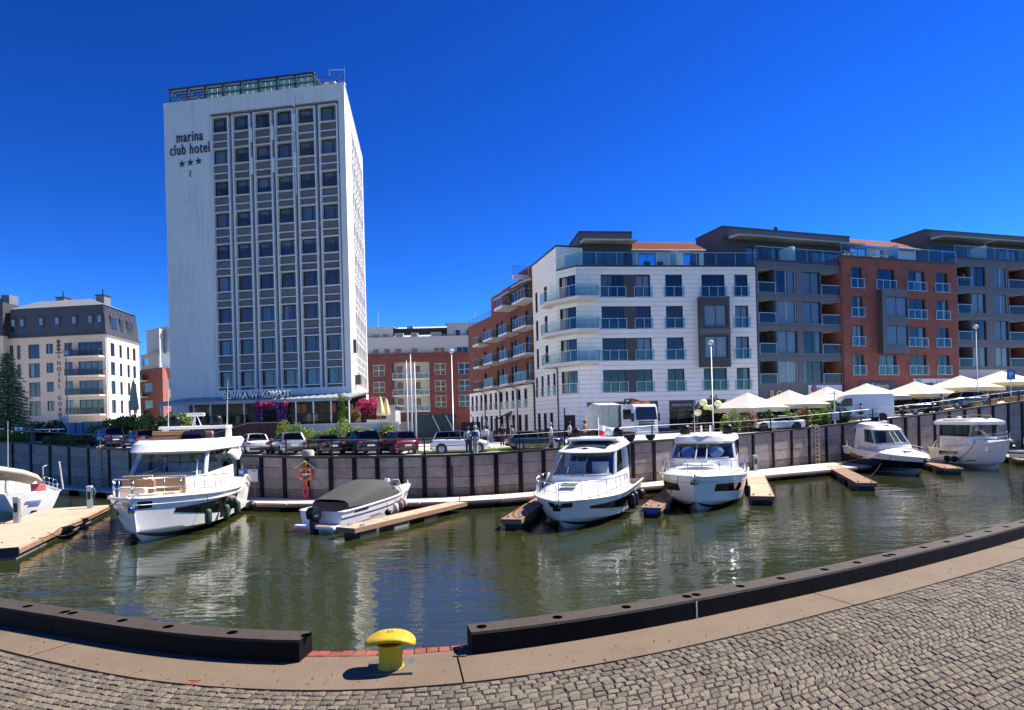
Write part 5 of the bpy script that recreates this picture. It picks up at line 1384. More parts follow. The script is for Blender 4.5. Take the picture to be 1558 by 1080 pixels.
def boat_thing(name, label, bow, stern, L, Lw, cat='boat'):
    bow = Vector(bow); stern = Vector(stern); d = (bow-stern).normalized(); c = bow-d*(Lw-L/2)
    return thing(name, label, cat, (c.x, c.y, 0), math.atan2(d.y, d.x)), c, d
def place_local(t, p): 
    c, s_ = math.cos(t.rotation_euler.z), math.sin(t.rotation_euler.z)
    return Vector((t.location.x+c*p[0]-s_*p[1]*t.scale.y, t.location.y+s_*p[0]+c*p[1]*t.scale.y, t.location.z+p[2]))
def fender(boat, H, t, side, label, mat, z=.75, r=.15, h=.62, ball=False, off=.16, group='fenders hanging along the boats'):
    p = H.S(t, .8, side); top = H.S(t, 1.0, side); c = place_local(boat, (p.x, p.y+side*off, z)); tp = place_local(boat, (top.x, top.y+side*.03, top.z+.02))
    m = MB()
    if ball: m.lathe([(.02,-r)]+[(r*math.cos(a), r*math.sin(a)) for a in np.linspace(-1.4,1.4,11)]+[(.03,r)], 16)
    else: m.lathe([(.03,-h/2),(r*.55,-h/2+.03),(r*.92,-h/2+.1),(r,-h/2+.2),(r,h/2-.2),(r*.92,h/2-.1),(r*.55,h/2-.03),(.03,h/2)], 16)
    o = m.build('fender', mat, None, smooth=True, loc=c); tag(o, label, 'fender', group)
    q = tp-c; MB().tube([(0,0,h/2 if not ball else r), tuple(q)], .012, 5).build('rope', M_RUBBER, o)
    return o
def rope(label, pts, r=.018, sag=.25, mat=None):
    P = []
    for k in range(len(pts)-1):
        a, b = Vector(pts[k]), Vector(pts[k+1])
        for i in range(8): f = i/8; q = a.lerp(b, f); q.z -= sag*4*f*(1-f); P.append(q)
    P.append(Vector(pts[-1])); o = MB().tube(P, r, 6).build('mooring_rope', mat or M_RUBBER, None, smooth=True)
    return tag(o, label, 'rope', 'mooring ropes')

# ---------------------------------------------------------------- boat 1: white flybridge motor yacht
L, B = 10.9, 4.25
def zs1(t): return 1.72+.42*t**1.6+ (.55*math.exp(-((t-.10)/.085)**2))
H1 = Hull(L, B, zs1, (.28,.62), 2.5, 1.85, L*.955, 1.0, .95, mid=.5)
y1, _, _ = boat_thing('motor_yacht', 'large white flybridge motor yacht with green fenders and tan foredeck cushions', (-16.9,27.9), (-18.6,38.2), L, H1.Lw); y1.scale = (1,1.18,1)
H1.hull(y1, M_GEL); H1.band(y1, 'boot_stripe', M_ANTI, .17, .245, off=.012); H1.deck(y1, M_GEL, .1, .10, crown=.12); H1.gunwale(y1, M_GEL, .07); H1.gunwale(y1, M_GELG, .022, off=.03, v=.86, name='hull_moulding')
for s_ in (1, -1):
    H1.patch(y1, 'hull_window', M_HULLWIN, .28, .86, lambda q: .45+.20*q**2, lambda q: .87-.13*q**1.5, s_, .014)
    H1.patch(y1, 'hull_window', M_HULLWIN, .36, .54, lambda q: .34+.10*abs(q-.5)**2, lambda q: .50, s_, .016)
    H1.patch(y1, 'hull_vent', pm('tan_vent', (.45,.38,.28), .6), .24, .34, lambda q: .84, lambda q: .88, s_, .014)
    H1.patch(y1, 'anchor_recess', M_HULLWIN, .945, .985, lambda q: .78, lambda q: .93, s_, .014, 5)
H1.rails(y1, .36, .985, .86, .16, 9, r=.024)
# cabin rings
x0, xf = -3.6, 2.35
rA = outline(x0, xf+.35, 1.62, 1.55, 1.75, 1.5); rB = outline(x0, xf, 1.6, 1.5, 3.02, 1.3, z1=2.80); rC = outline(x0-.1, xf-1.15, 1.5, 1.38, 3.95, 1.0, z1=3.90)
rD = outline(x0-1.0, xf-.75, 1.78, 1.62, 4.03, 1.0); rE = outline(x0-1.6, xf-1.15, 1.82, 1.62, 4.42, 1.0); rF = outline(x0-1.5, xf-1.5, 1.7, 1.5, 4.62, .9)
ring_part('cabin_side', rA, rB, M_GEL, y1)
nn = len(rB); ring_part('windscreen', rB, rC, GLASS_BOAT, y1, 4, nn-5); ring_part('side_window', rB, rC, GLASS_BOAT, y1, 0, 4); ring_part('side_window', rB, rC, GLASS_BOAT, y1, nn-5, nn-1)
mullions('windscreen_pillar', rB, rC, (4, nn-5), .16, M_GEL, y1); mullions('window_pillar', rB, rC, (2, nn-3), .06, M_FRAME, y1); aft_panel('aft_bulkhead', rA, rC, M_HULLWIN, y1)
cap('saloon_floor', outline(x0, xf, 1.6, 1.5, 2.2, 1.3), pm('saloon_grey', (.50,.52,.54), .7), y1, 0)
MB().box(-3.3,-2.9,-1.2,1.2,2.2,3.2).box(.2,1.0,-1.1,1.1,2.2,2.95).build('saloon_furniture', pm('saloon_grey', (.3,.32,.34)), y1)
ring_part('flybridge_soffit', rC, rD, M_GEL, y1); ring_part('flybridge_coaming', rD, rE, M_GEL, y1); ring_part('flybridge_coaming', rE, rF, M_GEL, y1)
cap('flybridge_deck', rE, M_GEL, y1, .0); cap('flybridge_underside', rD, M_GEL, y1, .0); aft_panel('flybridge_aft', rD, rE, M_GEL, y1)
# wing struts sweeping down aft
for s_ in (1, -1):
    m = MB(); m.prism([(-4.9,4.05),(-3.3,4.0),(-2.7,3.7),(-3.6,3.5),(-4.6,3.2),(-5.3,3.55)], 'y', s_*1.6-.07, s_*1.6+.07); m.build('wing_strut', M_GEL, y1, bevel=.03)
# flybridge furniture
cushion('flybridge_seat', y1, M_CUSH, -.9, -.6, -1.15, .35, 4.5, 5.05); cushion('flybridge_seat', y1, M_CUSHP, -.55, .0, -1.1, .3, 4.5, 4.72)
cushion('helm_seat', y1, M_CUSH, -1.3, -1.0, .9, 1.3, 4.5, 5.0)
m = MB(); m.prism([(-.3,4.45),(.5,4.45),(.35,4.85),(-.1,5.05),(-.35,5.0)], 'y', .35, 1.2); m.build('helm_console', M_DOME, y1, bevel=.05)
m = MB(); m.grid([outline(-1.2, xf-1.45, 1.6, 1.45, 4.62, .9), outline(-1.2, xf-1.75, 1.5, 1.35, 4.86, .8)]); m.build('flybridge_screen', glass_mat('smoked_screen', (.40,.36,.34), 1.2), y1, smooth=True, fix=False)
m = MB(); 
for s_ in (1,-1): m.prism([(-3.9,4.45),(-3.0,4.45),(-3.3,5.25),(-3.75,5.3)], 'y', s_*1.45-.08, s_*1.45+.08)
m.prism([(-3.9,5.12),(-2.7,5.12),(-2.75,5.3),(-3.85,5.32)], 'y', -1.55, 1.55); m.build('radar_arch', M_GEL, y1, bevel=.04)
dome(y1, -3.3, .95, 5.3, .27, .6); dome(y1, -3.3, -.95, 5.3, .27, .6)
m = MB(); 
for a, b in ((-.2,-.15),(.2,-.15),(0,.2)): m.tube([(-3.3+b,a,5.3),(-3.3+b*.4,a*.3,5.85)], .025, 6)
m.build('radar_mast', M_GEL, y1); MB().box(-3.42,-3.18,-.42,.42,5.85,6.05).build('radar_scanner', M_GEL, y1, bevel=.06)
for s_ in (-1.35, 1.35): MB().tube([(-3.6,s_,5.2),(-3.9,s_*1.03,8.0)], [.018,.006], 5).build('whip_antenna', M_GEL, y1)
# foredeck lounge
cushion('seat_back', y1, M_CUSH, 2.75, 2.95, -1.2, -.05, 2.05, 2.98, .04); cushion('seat_back', y1, M_CUSH, 2.75, 2.95, .07, 1.2, 2.05, 2.92, .04)
cushion('sun_pad', y1, M_CUSHP, 2.95, 3.7, .1, 1.0, 2.02, 2.2); cushion('sun_pad', y1, M_CUSHP, 3.1, 3.5, -1.15, -.65, 2.02, 2.5); cushion('sun_pad', y1, M_CUSHP, 3.1, 3.5, -.6, -.15, 2.02, 2.45)
cushion('bow_locker', y1, M_GEL, 3.75, 4.2, -.6, .6, 2.0, 2.2); cushion('teak_step', y1, M_TEAK, 4.25, 4.75, -.35, .35, 2.06, 2.12, .01)
for x, y in ((4.6,.4),(4.6,-.4)): MB().box(x-.12,x+.12,y-.03,y+.03,2.08,2.2).build('cleat', M_CHROME, y1, bevel=.015)
MB().box(4.75,4.9,-.06,.06,2.08,2.3).build('windlass', M_CHROME, y1, bevel=.02)
m = MB(); m.tube([(5.15,0,2.0),(5.42,0,1.75)], .05, 6); m.prism([(5.28,1.84),(5.5,1.62),(5.42,1.5),(5.22,1.68)], 'y', -.12, .12); m.build('anchor', M_CHROME, y1)
for s_ in (1,-1): MB().tube([(.9,s_*.6,2.95),(.4,s_*.2,3.45)], .012, 5).build('wiper', M_FRAME, y1)
MG = pm('green_fender', (.025,.075,.045), .55, var=.2)
for t, lab in ((.36,'green fender hanging nearest the stern of the flybridge yacht'),(.55,'green fender at the middle of the flybridge yacht side'),(.72,'green fender nearest the bow of the flybridge yacht')):
    fender(y1, H1, t, 1, lab, MG, z=.85-.2*(1-t), r=.17, h=.78)
fender(y1, H1, .13, 1, 'dark round ball fender at the stern of the flybridge yacht', M_DOME, z=.45, r=.3, ball=True, off=.32)
a = place_local(y1, (4.6,-.6,2.1)); rope('dark mooring rope from the flybridge yacht bow to the concrete pier', [tuple(a), (-20.9,28.7,.75), (-21.3,27.6,.53), (-21.9,26.6,.53)], .02, .18)
rope('second dark rope looping from the yacht bow onto the concrete pier', [tuple(place_local(y1,(4.3,-.9,2.0))), (-21.0,30.2,.55), (-21.7,29.0,.53), (-22.2,29.9,.53)], .018, .3)

# ---------------------------------------------------------------- boat 2: small runabout with grey canopy and outboard
L, B = 7.6, 2.55
def zs2(t): return .88+.42*t**1.4
H2 = Hull(L, B, zs2, (.18,.5), 2.1, 1.7, L*.9, .9, .95, mid=.45, zk=-.35)
y2, _, _ = boat_thing('runabout', 'small white runabout under a charcoal canvas canopy with black outboard motor', (-6.6,36.6), (-9.35,30.2), L, H2.Lw); y2.scale = (1.04,1.06,1.14)
H2.hull(y2, M_GEL); H2.gunwale(y2, M_GEL, .045); H2.gunwale(y2, M_HULLWIN, .014, off=.012, v=.72, name='hull_stripe')
H2.deck(y2, M_GEL, .05, .03, t0=.52, crown=.14); H2.deck(y2, pm('cockpit_floor', (.30,.20,.12), .8), .12, .62, t0=.0, t1=.56, crown=0, name='cockpit_floor')
for s_ in (1,-1):
    m = MB(); m.grid([[H2.S(i/20*.56, 1, s_) for i in range(21)], [H2.S(i/20*.56, 1, s_)-Vector((0,s_*.3,0)) for i in range(21)], [H2.S(i/20*.56, 1, s_)-Vector((0,s_*.34,.6)) for i in range(21)]]); m.build('side_deck', M_GEL, y2, smooth=math.radians(40))
    H2.patch(y2, 'side_vent', M_HULLWIN, .12, .26, lambda q: .86, lambda q: .92, s_, .014, 5)
    H2.patch(y2, 'hull_lettering', pm('letter_grey', (.25,.25,.27)), .30, .42, lambda q: .5, lambda q: .54, s_, .013, 5)
MB().box(-L/2-.55,-L/2+.02,-1.12,1.12,.2,.34).build('swim_platform', M_GEL, y2, bevel=.05); MB().box(-L/2-.5,-L/2-.05,-.95,.4,.345,.36).build('platform_teak', M_TEAK, y2)
# canopy: hoop-supported canvas
hoops = [(-3.1,1.05,1.30,.98),(-2.5,1.18,1.45,1.0),(-1.4,1.2,1.78,.96),(-.4,1.2,1.93,.95),(.35,1.14,1.86,1.0),(1.0,1.05,1.45,1.12),(1.35,.95,1.2,1.2)]
rows = []
for x, w_, zt_, zb_ in hoops:
    r = []
    for j in range(13):
        a = PI*j/12; cy = math.cos(a); sy = math.sin(a); r.append((x, w_*math.copysign(abs(cy)**.62, cy), zb_+(zt_-zb_)*abs(sy)**.55))
    rows.append(r)
MB().grid(rows).build('canopy', M_FABRIC, y2, smooth=True)
MB().quad((-3.05,1.02,1.18),(-3.05,-1.02,1.18),(-3.15,-1.0,.42),(-3.15,1.0,.42)).build('cockpit_shade_sheet', M_DARKIN, y2)  # black sheet standing in for the shade in the open cockpit
for s_ in (1,-1):
    MB().quad((.3,s_*1.12,1.22),(1.45,s_*.98,1.22),(1.05,s_*.98,1.62),(.55,s_*1.08,1.78)).build('side_screen', GLASS_BOAT, y2)
    m = MB(); m.tube([(.3,s_*1.13,1.2),(1.5,s_*.98,1.2),(1.0,s_*.98,1.66)], .025, 6); m.build('screen_frame', M_CHROME, y2)
m = MB(); m.grid([[(1.5,y,1.2-.0*y*y) for y in np.linspace(-.95,.95,7)], [(1.02,y*.98,1.62) for y in np.linspace(-.95,.95,7)]]); m.build('windscreen', GLASS_BOAT, y2)
# outboard
ob = MB(); ob.prism([(-4.55,.62),(-4.0,.55),(-3.95,.95),(-4.1,1.12),(-4.45,1.12),(-4.62,.95)], 'y', -.2, .2); o = ob.build('outboard_cowl', M_DOME, y2, bevel=.07, smooth=math.radians(40))
MB().prism([(-4.42,-.4),(-4.15,-.4),(-4.02,.56),(-4.45,.6)], 'y', -.12, .12).build('outboard_leg', M_DOME, o, bevel=.04)
MB().box(-4.47,-4.2,-.206,.206,.72,.80).build('outboard_stripe', pm('teal_stripe', (.02,.12,.13), .4), o); MB().tube([(-4.3,.22,.45),(-3.9,.3,.3)], .03, 6).build('steering_arm', M_CHROME, o)
for s_ in (1,-1):
    m = MB(); m.tube([(2.5,s_*.62,1.2),(2.75,s_*.5,1.62),(3.15,s_*.3,1.62),(3.25,s_*.22,1.25)], .018, 6); m.build('bow_rail', M_CHROME, y2)
cushion('bow_hatch', y2, M_GEL, 1.95, 2.35, -.25, .25, 1.25, 1.36)
MB().tube([(2.1,.35,1.2),(2.1,.35,1.62)], .02, 6).build('light_pole', M_CHROME, y2); MB().box(2.0,2.2,.22,.48,1.58,1.74).build('search_light', M_GEL, y2, bevel=.04)
for k, (t, lab) in enumerate(((.55,'white and red fender bag nearest the runabout windscreen'),(.64,'brown fender bag at the runabout side, second towards the bow'),(.72,'third fender bag on the runabout side, under the bow'))):
    fender(y2, H2, t, -1, lab, pm('fender_%d' % k, [(.60,.58,.55),(.30,.14,.11),(.62,.56,.52)][k], .7), z=.62+.06*k, r=.15, h=.5, off=.17)
fender(y2, H2, .44, -1, 'small black ball fender on the runabout side', M_DOME, z=.5, r=.17, ball=True, off=.18)

# ---------------------------------------------------------------- boat 3: white cabin cruiser with sunroof
L, B = 9.7, 4.0
def zs3(t): return 1.55-.22*t+.05*t**3
H3 = Hull(L, B, zs3, (.25,.50), 2.6, 1.9, L*.94, 1.0, .94, mid=.5)
y3, c3, d3 = boat_thing('cabin_cruiser', 'white cabin cruiser with dark sunroof panel and flag between two black domes', (2.15,29.0), (5.6,37.6), L, H3.Lw); y3.scale = (1,1.16,1)
H3.hull(y3, M_GEL); H3.band(y3, 'boot_stripe', M_ANTI, .17, .235, off=.012); H3.gunwale(y3, M_GEL, .05)
for s_ in (1,-1):
    H3.patch(y3, 'hull_window', M_HULLWIN, .30, .86, lambda q: .46+.20*q**2, lambda q: .87-.12*q**1.6, s_, .014); H3.patch(y3, 'anchor_recess', M_HULLWIN, .945, .985, lambda q: .76, lambda q: .93, s_, .014, 5)
# sloping foredeck
rows = []
for i in range(27):
    t = .3+.685*i/26; p = H3.S(t, 1, 1); y = max(.02, p.y-.1); u = max(0, (.98-t)/.35); h = min(1, u)*.62
    rows.append([(p.x, y*q, p.z-.04+(h*(1-abs(q)**3))) for q in np.linspace(-1,1,11)])
MB().grid(rows).build('foredeck', M_GEL, y3, smooth=True)
H3.deck(y3, M_TEAK, .1, .3, 0, .32, 0, name='cockpit_deck')
H3.rails(y3, .42, .985, .80, .1, 8, r=.022)
x0, xf = -3.3, 1.35
rA = outline(x0, xf+.25, 1.5, 1.5, 1.45, 1.3); rB = outline(x0, xf, 1.48, 1.45, 2.42, 1.2, z1=2.2); rC = outline(x0+.1, xf-1.35, 1.42, 1.3, 3.52, .8, z1=3.30)
rD = outline(x0-.3, xf-1.2, 1.5, 1.38, 3.68, .85, z1=3.36); rE = outline(x0-.2, xf-1.6, 1.35, 1.2, 3.90, .8, z1=3.52)
nn = len(rB); ring_part('cabin_side', rA, rB, M_GEL, y3); ring_part('windscreen', rB, rC, GLASS_BOAT, y3, 4, nn-5); ring_part('side_window', rB, rC, GLASS_BOAT, y3, 0, 4); ring_part('side_window', rB, rC, GLASS_BOAT, y3, nn-5, nn-1)
mullions('windscreen_pillar', rB, rC, (4, nn-5), .14, M_GEL, y3); mullions('window_pillar', rB, rC, (1, nn-2), .3, M_GEL, y3); mullions('centre_pillar', rB, rC, (9, 10), .03, M_FRAME, y3)
ring_part('roof_eyebrow', rC, rD, M_GEL, y3); ring_part('roof_edge', rD, rE, M_GEL, y3); cap('roof', rE, M_GEL, y3, .08); aft_panel('aft_bulkhead', rA, rD, M_HULLWIN, y3)
sr = MB(); sr.grid([[(x, y, 3.90-(.38)*(x-x0+.2)/(xf-1.6-x0+.2)+.03+.085*(1-(y/1.3)**2)) for y in np.linspace(-.98,.98,9)] for x in (-2.1,-1.4,-.8,-.42)]); sr.build('sunroof', M_HULLWIN, y3, smooth=True)
cap('cabin_floor', outline(x0, xf, 1.4, 1.4, 1.7, 1.2), pm('saloon_grey', (.3,.32,.34)), y3, 0); MB().box(-.3,.7,-1.2,1.2,1.7,2.25).box(-1.2,-.8,.2,.9,1.7,2.8).box(-1.2,-.8,-.9,-.2,1.7,2.8).build('dashboard_seats', pm('saloon_pale', (.7,.7,.7), .7), y3)
m = MB(); m.prism([(-3.5,3.72),(-1.6,3.9),(-1.7,4.05),(-3.3,4.12),(-3.6,3.95)], 'y', -1.25, 1.25); m.build('roof_rack_arch', M_GEL, y3, bevel=.06)
dome(y3, -2.9, 1.05, 4.08, .25, .52); dome(y3, -2.9, -1.05, 4.08, .25, .52)
MB().tube([(-2.9,.1,4.0),(-2.9,.1,5.2)], .018, 6).build('flagpole', M_CHROME, y3)
rows = [[(-2.9-.9*u*.7, .1+.42*u+.06*math.sin(6*u), 4.15+.62*v-.15*u) for u in np.linspace(0,1,9)] for v in (0,.5)]
MB().grid(rows).build('flag_red_half', pm('flag_red', (.55,.02,.04), .8), y3, smooth=True); rows = [[(-2.9-.9*u*.7, .1+.42*u+.06*math.sin(6*u), 4.15+.62*v-.15*u) for u in np.linspace(0,1,9)] for v in (.5,1.)]
MB().grid(rows).build('flag_white_half', pm('flag_white', (.8,.8,.8), .8), y3, smooth=True)
MB().lathe([(.02,0),(.22,.02),(.26,.1),(.24,.42),(.1,.5),(.02,.5)], 14, (-2.9,.65,4.1)).build('white_radome', M_GEL, y3, smooth=True)
for s_ in (-.45,): m = MB(); m.box(2.3,2.85,-.38,.28,1.90,1.965); o = m.build('deck_hatch', pm('hatch_tint', (.16,.18,.17), .1), y3, bevel=.02); o.rotation_euler = (0, math.radians(8.5), 0); o.location = (-.28,0,.40)
m = MB()
for k in range(24): a = 2*PI*k/24
m.lathe([(.36,-.04),(.40,0),(.36,.05),(.01,.06)], 20); o = m.build('coiled_fender_cover', pm('blue_white_weave', (.45,.48,.58), .8, var=.6, sc_=12), y3, smooth=True); o.location = (.62,-1.62,1.98); o.rotation_euler = (math.radians(72),0,math.radians(10))
m = MB(); m.tube([(4.55,0,1.42),(4.86,0,1.18)], .045, 6); m.prism([(4.68,1.22),(4.95,1.1),(4.86,.96),(4.64,1.05)], 'y', -.15, .15); m.build('anchor', M_DOME, y3)
for s_ in (1,-1): MB().tube([(.95,s_*.75,2.28),(.3,s_*.25,2.9)], .014, 5).build('wiper', M_CHROME, y3)
for t, lab in ((.50,'black fender hanging amidships on the cruiser with the flag'),(.40,'second black fender behind it on the cruiser with the flag')): fender(y3, H3, t, 1, lab, M_DOME, z=.85, r=.2, h=.8, off=.2)
fender(y3, H3, .30, 1, 'black ball fender near the stern of the cruiser with the flag', M_DOME, z=1.0, r=.3, ball=True, off=.3)
rope('dark rope from the flag cruiser bow to the brown finger pontoon', [tuple(place_local(y3,(3.6,1.0,1.5))), (7.2,32.6,.55)], .018, .5)

# ---------------------------------------------------------------- boat 4: white cruiser with oval hatch
L, B = 9.8, 4.0
def zs4(t): return 1.62+.28*t
H4 = Hull(L, B, zs4, (.25,.55), 2.7, 2.0, L*.95, .95, .94, mid=.5)
y4, _, _ = boat_thing('cabin_cruiser', 'white cruiser with oval foredeck hatch and dark bow windows, beside orange finger pontoon', (9.75,33.5), (13.5,42.4), L, H4.Lw); y4.scale = (1,1.22,1)
H4.hull(y4, M_GEL); H4.band(y4, 'boot_stripe', M_ANTI, .16, .225, off=.012); H4.gunwale(y4, M_GEL, .06); H4.gunwale(y4, M_GELG, .02, off=.03, v=.84, name='hull_moulding')
for s_ in (1,-1):
    H4.patch(y4, 'hull_window', M_HULLWIN, .48, .90, lambda q: .53+.05*q, lambda q: .82-.04*q, s_, .014)
rows = []
for i in range(27):
    t = .3+.685*i/26; p = H4.S(t, 1, 1); y = max(.02, p.y-.1); u = max(0, (.98-t)/.32); h = min(1, u)*.52
    rows.append([(p.x, y*q, p.z-.04+(h*(1-abs(q)**3.5))) for q in np.linspace(-1,1,11)])
MB().grid(rows).build('foredeck', M_GEL, y4, smooth=True); H4.deck(y4, M_TEAK, .1, .3, 0, .32, 0, name='cockpit_deck'); H4.rails(y4, .40, .96, .78, .1, 7, r=.022)
m = MB(); m.lathe([(1.0,0),(1.02,.03),(.96,.06),(.01,.075)], 28, (0,0,0), sx=.42, sy=.78); o = m.build('oval_hatch', M_GELG, y4, smooth=True); o.location = (2.35,0,2.33); o.rotation_euler = (0, math.radians(4), 0)
m = MB(); m.lathe([(.94,.0),(.94,.012)], 28, (0,0,0), sx=.38, sy=.74); q = m.build('hatch_pad', pm('hatch_grey', (.62,.62,.60), .6), y4); q.location = (2.35,0,2.405); q.rotation_euler = (0, math.radians(4), 0)
x0, xf = -3.0, 1.5
rA = outline(x0, xf+.2, 1.5, 1.5, 1.6, 1.2); rB = outline(x0, xf, 1.48, 1.48, 2.74, 1.1, z1=2.62); rC = outline(x0+.1, xf-1.1, 1.42, 1.36, 3.55, .8, z1=3.45)
rD = outline(x0-.4, xf-.9, 1.52, 1.45, 3.6, .85); rE = outline(x0-.4, xf-1.1, 1.45, 1.35, 3.95, .8, z1=3.86)
nn = len(rB); ring_part('cabin_side', rA, rB, M_GEL, y4); ring_part('windscreen', rB, rC, GLASS_BOAT, y4, 4, nn-5); ring_part('side_window', rB, rC, GLASS_BOAT, y4, 0, 4); ring_part('side_window', rB, rC, GLASS_BOAT, y4, nn-5, nn-1)
mullions('windscreen_pillar', rB, rC, (4, nn-5), .12, M_GEL, y4); mullions('centre_pillar', rB, rC, (9, 10), .05, M_FRAMEW, y4); ring_part('roof_eyebrow', rC, rD, M_GEL, y4); ring_part('roof_edge', rD, rE, M_GEL, y4); cap('roof', rE, M_GEL, y4, .12); aft_panel('aft_bulkhead', rA, rD, M_HULLWIN, y4)
M_SHADE = pm('blue_sunshade', (.30,.42,.62), .7, var=.25, sc_=4)
for s_ in (1,-1):
    m = MB(); m.lathe([(.62,0),(.62,.01)], 20, sx=1, sy=.55); o = m.build('sunshade', M_SHADE, y4); o.location = (.80,s_*.66,3.0); o.rotation_euler = (0, math.radians(-128), 0); o.scale = (.62,1,1)
cap('cabin_floor', outline(x0, xf, 1.4, 1.4, 1.9, 1.1), pm('saloon_grey', (.3,.32,.34)), y4, 0); MB().box(.1,1.0,-1.2,1.2,1.9,2.66).build('dashboard', pm('saloon_pale', (.5,.5,.52)), y4)
dome(y4, -1.9, 1.05, 3.98, .26, .58); dome(y4, -1.9, -1.05, 3.98, .26, .58)
for k, y in enumerate((-.25,.2)): MB().tube([(-2.0,y,3.95),(-2.0,y,4.5)], .05, 8).build('mast_light', M_GEL, y4)
MB().tube([(-2.2,-.6,3.95),(-2.4,-.62,6.4)], [.018,.006], 5).build('whip_antenna', M_GEL, y4)
m = MB(); m.tube([(4.6,0,1.98),(4.92,0,1.72)], .045, 6); m.prism([(4.75,1.75),(5.03,1.62),(4.93,1.48),(4.7,1.58)], 'y', -.16, .16); m.build('anchor', M_CHROME, y4)
rope('dark mooring rope hanging from the oval-hatch cruiser bow', [tuple(place_local(y4,(4.1,-.75,1.9))), tuple(place_local(y4,(4.3,-1.0,1.2))), (8.5,36.0,.55)], .02, .2)
fender(y4, H4, .62, 1, 'black fender between the oval-hatch cruiser and orange pontoon', M_DOME, z=.8, r=.17, h=.7)

# ---------------------------------------------------------------- boat 5: black-hulled coupe
L, B = 9.6, 3.6
def zs5(t): return 1.95-.55*t**1.3
H5 = Hull(L, B, zs5, (.25,.5), 2.6, 1.9, L*.93, .95, .92, mid=.48)
y5, _, _ = boat_thing('coupe_cruiser', 'black-hulled coupe cruiser with white rounded cabin roof', (31.6,48.4), (32.0,57.2), L, H5.Lw)
H5.hull(y5, M_BLKHULL); H5.band(y5, 'bottom_band', M_GELG, .06, .36, off=.012); H5.gunwale(y5, M_GEL, .06)
for s_ in (1,-1): H5.patch(y5, 'white_topside', M_GEL, 0, .99, lambda q: .74+.02*q, lambda q: 1.0, s_, .014, 30, 4)
H5.patch(y5, 'hull_window', pm('amber_reflection_window', (.30,.14,.08), .15), .14, .34, lambda q: .66-.3*abs(q-.5)*0, lambda q: .84-.1*q, -1, .02, 8)
H5.patch(y5, 'hull_lettering', pm('letter_grey', (.25,.25,.27)), .60, .66, lambda q: .86, lambda q: .90, -1, .02, 4)
rows = []
for i in range(27):
    t = .25+.735*i/26; p = H5.S(t, 1, 1); y = max(.02, p.y-.06); u = max(0, (.98-t)/.4); h = min(1, u)*.5
    rows.append([(p.x, y*q, p.z-.02+(h*(1-abs(q)**2.6))) for q in np.linspace(-1,1,11)])
MB().grid(rows).build('foredeck', M_GEL, y5, smooth=True); H5.deck(y5, M_TEAK, .1, .3, 0, .28, 0, name='cockpit_deck'); H5.rails(y5, .45, .97, .45, .1, 6); H5.rails(y5, .05, .3, .75, .1, 5, name='stern_rail')
x0, xf = -3.2, 1.3
rA = outline(x0, xf+.25, 1.4, 1.4, 1.7, 1.2); rB = outline(x0, xf, 1.38, 1.36, 2.6, 1.1, z1=2.3); rC = outline(x0+.2, xf-1.3, 1.3, 1.15, 3.6, .7, z1=3.45)
rD = outline(x0, xf-1.2, 1.36, 1.22, 3.66, .75, z1=3.5); rE = outline(x0+.1, xf-1.7, 1.1, .95, 4.05, .7, z1=3.8)
nn = len(rB); ring_part('cabin_side', rA, rB, M_GEL, y5); ring_part('windscreen', rB, rC, GLASS_BOAT, y5, 4, nn-5)
for a, b in ((0,2),(nn-3,nn-1)): ring_part('cabin_quarter', rB, rC, M_GEL, y5, a, b)
for a, b in ((2,4),(nn-5,nn-3)): ring_part('side_window', rB, rC, GLASS_BOAT, y5, a, b)
mullions('windscreen_pillar', rB, rC, (4, nn-5), .16, M_GEL, y5); mullions('centre_pillar', rB, rC, (9, 10), .03, M_FRAME, y5); ring_part('roof_eyebrow', rC, rD, M_GEL, y5); ring_part('roof_edge', rD, rE, M_GEL, y5); cap('roof', rE, M_GEL, y5, .12); aft_panel('aft_bulkhead', rA, rD, M_HULLWIN, y5)
cap('cabin_floor', outline(x0, xf, 1.3, 1.3, 1.9, 1.1), pm('saloon_pale', (.5,.5,.52)), y5, 0); MB().box(.0,.9,-1.1,1.1,1.9,2.4).build('dashboard', pm('saloon_pale', (.5,.5,.52)), y5)
m = MB(); m.lathe([(.12,0),(.3,.03),(.32,.1),(.05,.14)], 14, (-1.6,.3,4.12)); m.build('roof_radar', M_GEL, y5, smooth=True)
for y in (-.5,.5): MB().tube([(-2.6,y,4.0),(-2.8,y,5.9)], [.018,.006], 5).build('whip_antenna', M_GEL, y5)
cushion('deck_hatch', y5, M_GELG, 2.3, 2.8, -.3, .3, 1.98, 2.06)
m = MB(); m.tube([(4.5,0,1.38),(4.8,0,1.2)], .05, 6); m.box(4.7,4.92,-.08,.08,1.08,1.24); m.build('anchor', M_DOME, y5)
rope('pale mooring rope from the black-hulled boat to the brown finger', [tuple(place_local(y5,(2.6,-1.35,1.6))), tuple(place_local(y5,(2.2,-2.0,.9))), (24.3,43.3,.55)], .02, .3, M_DOME)

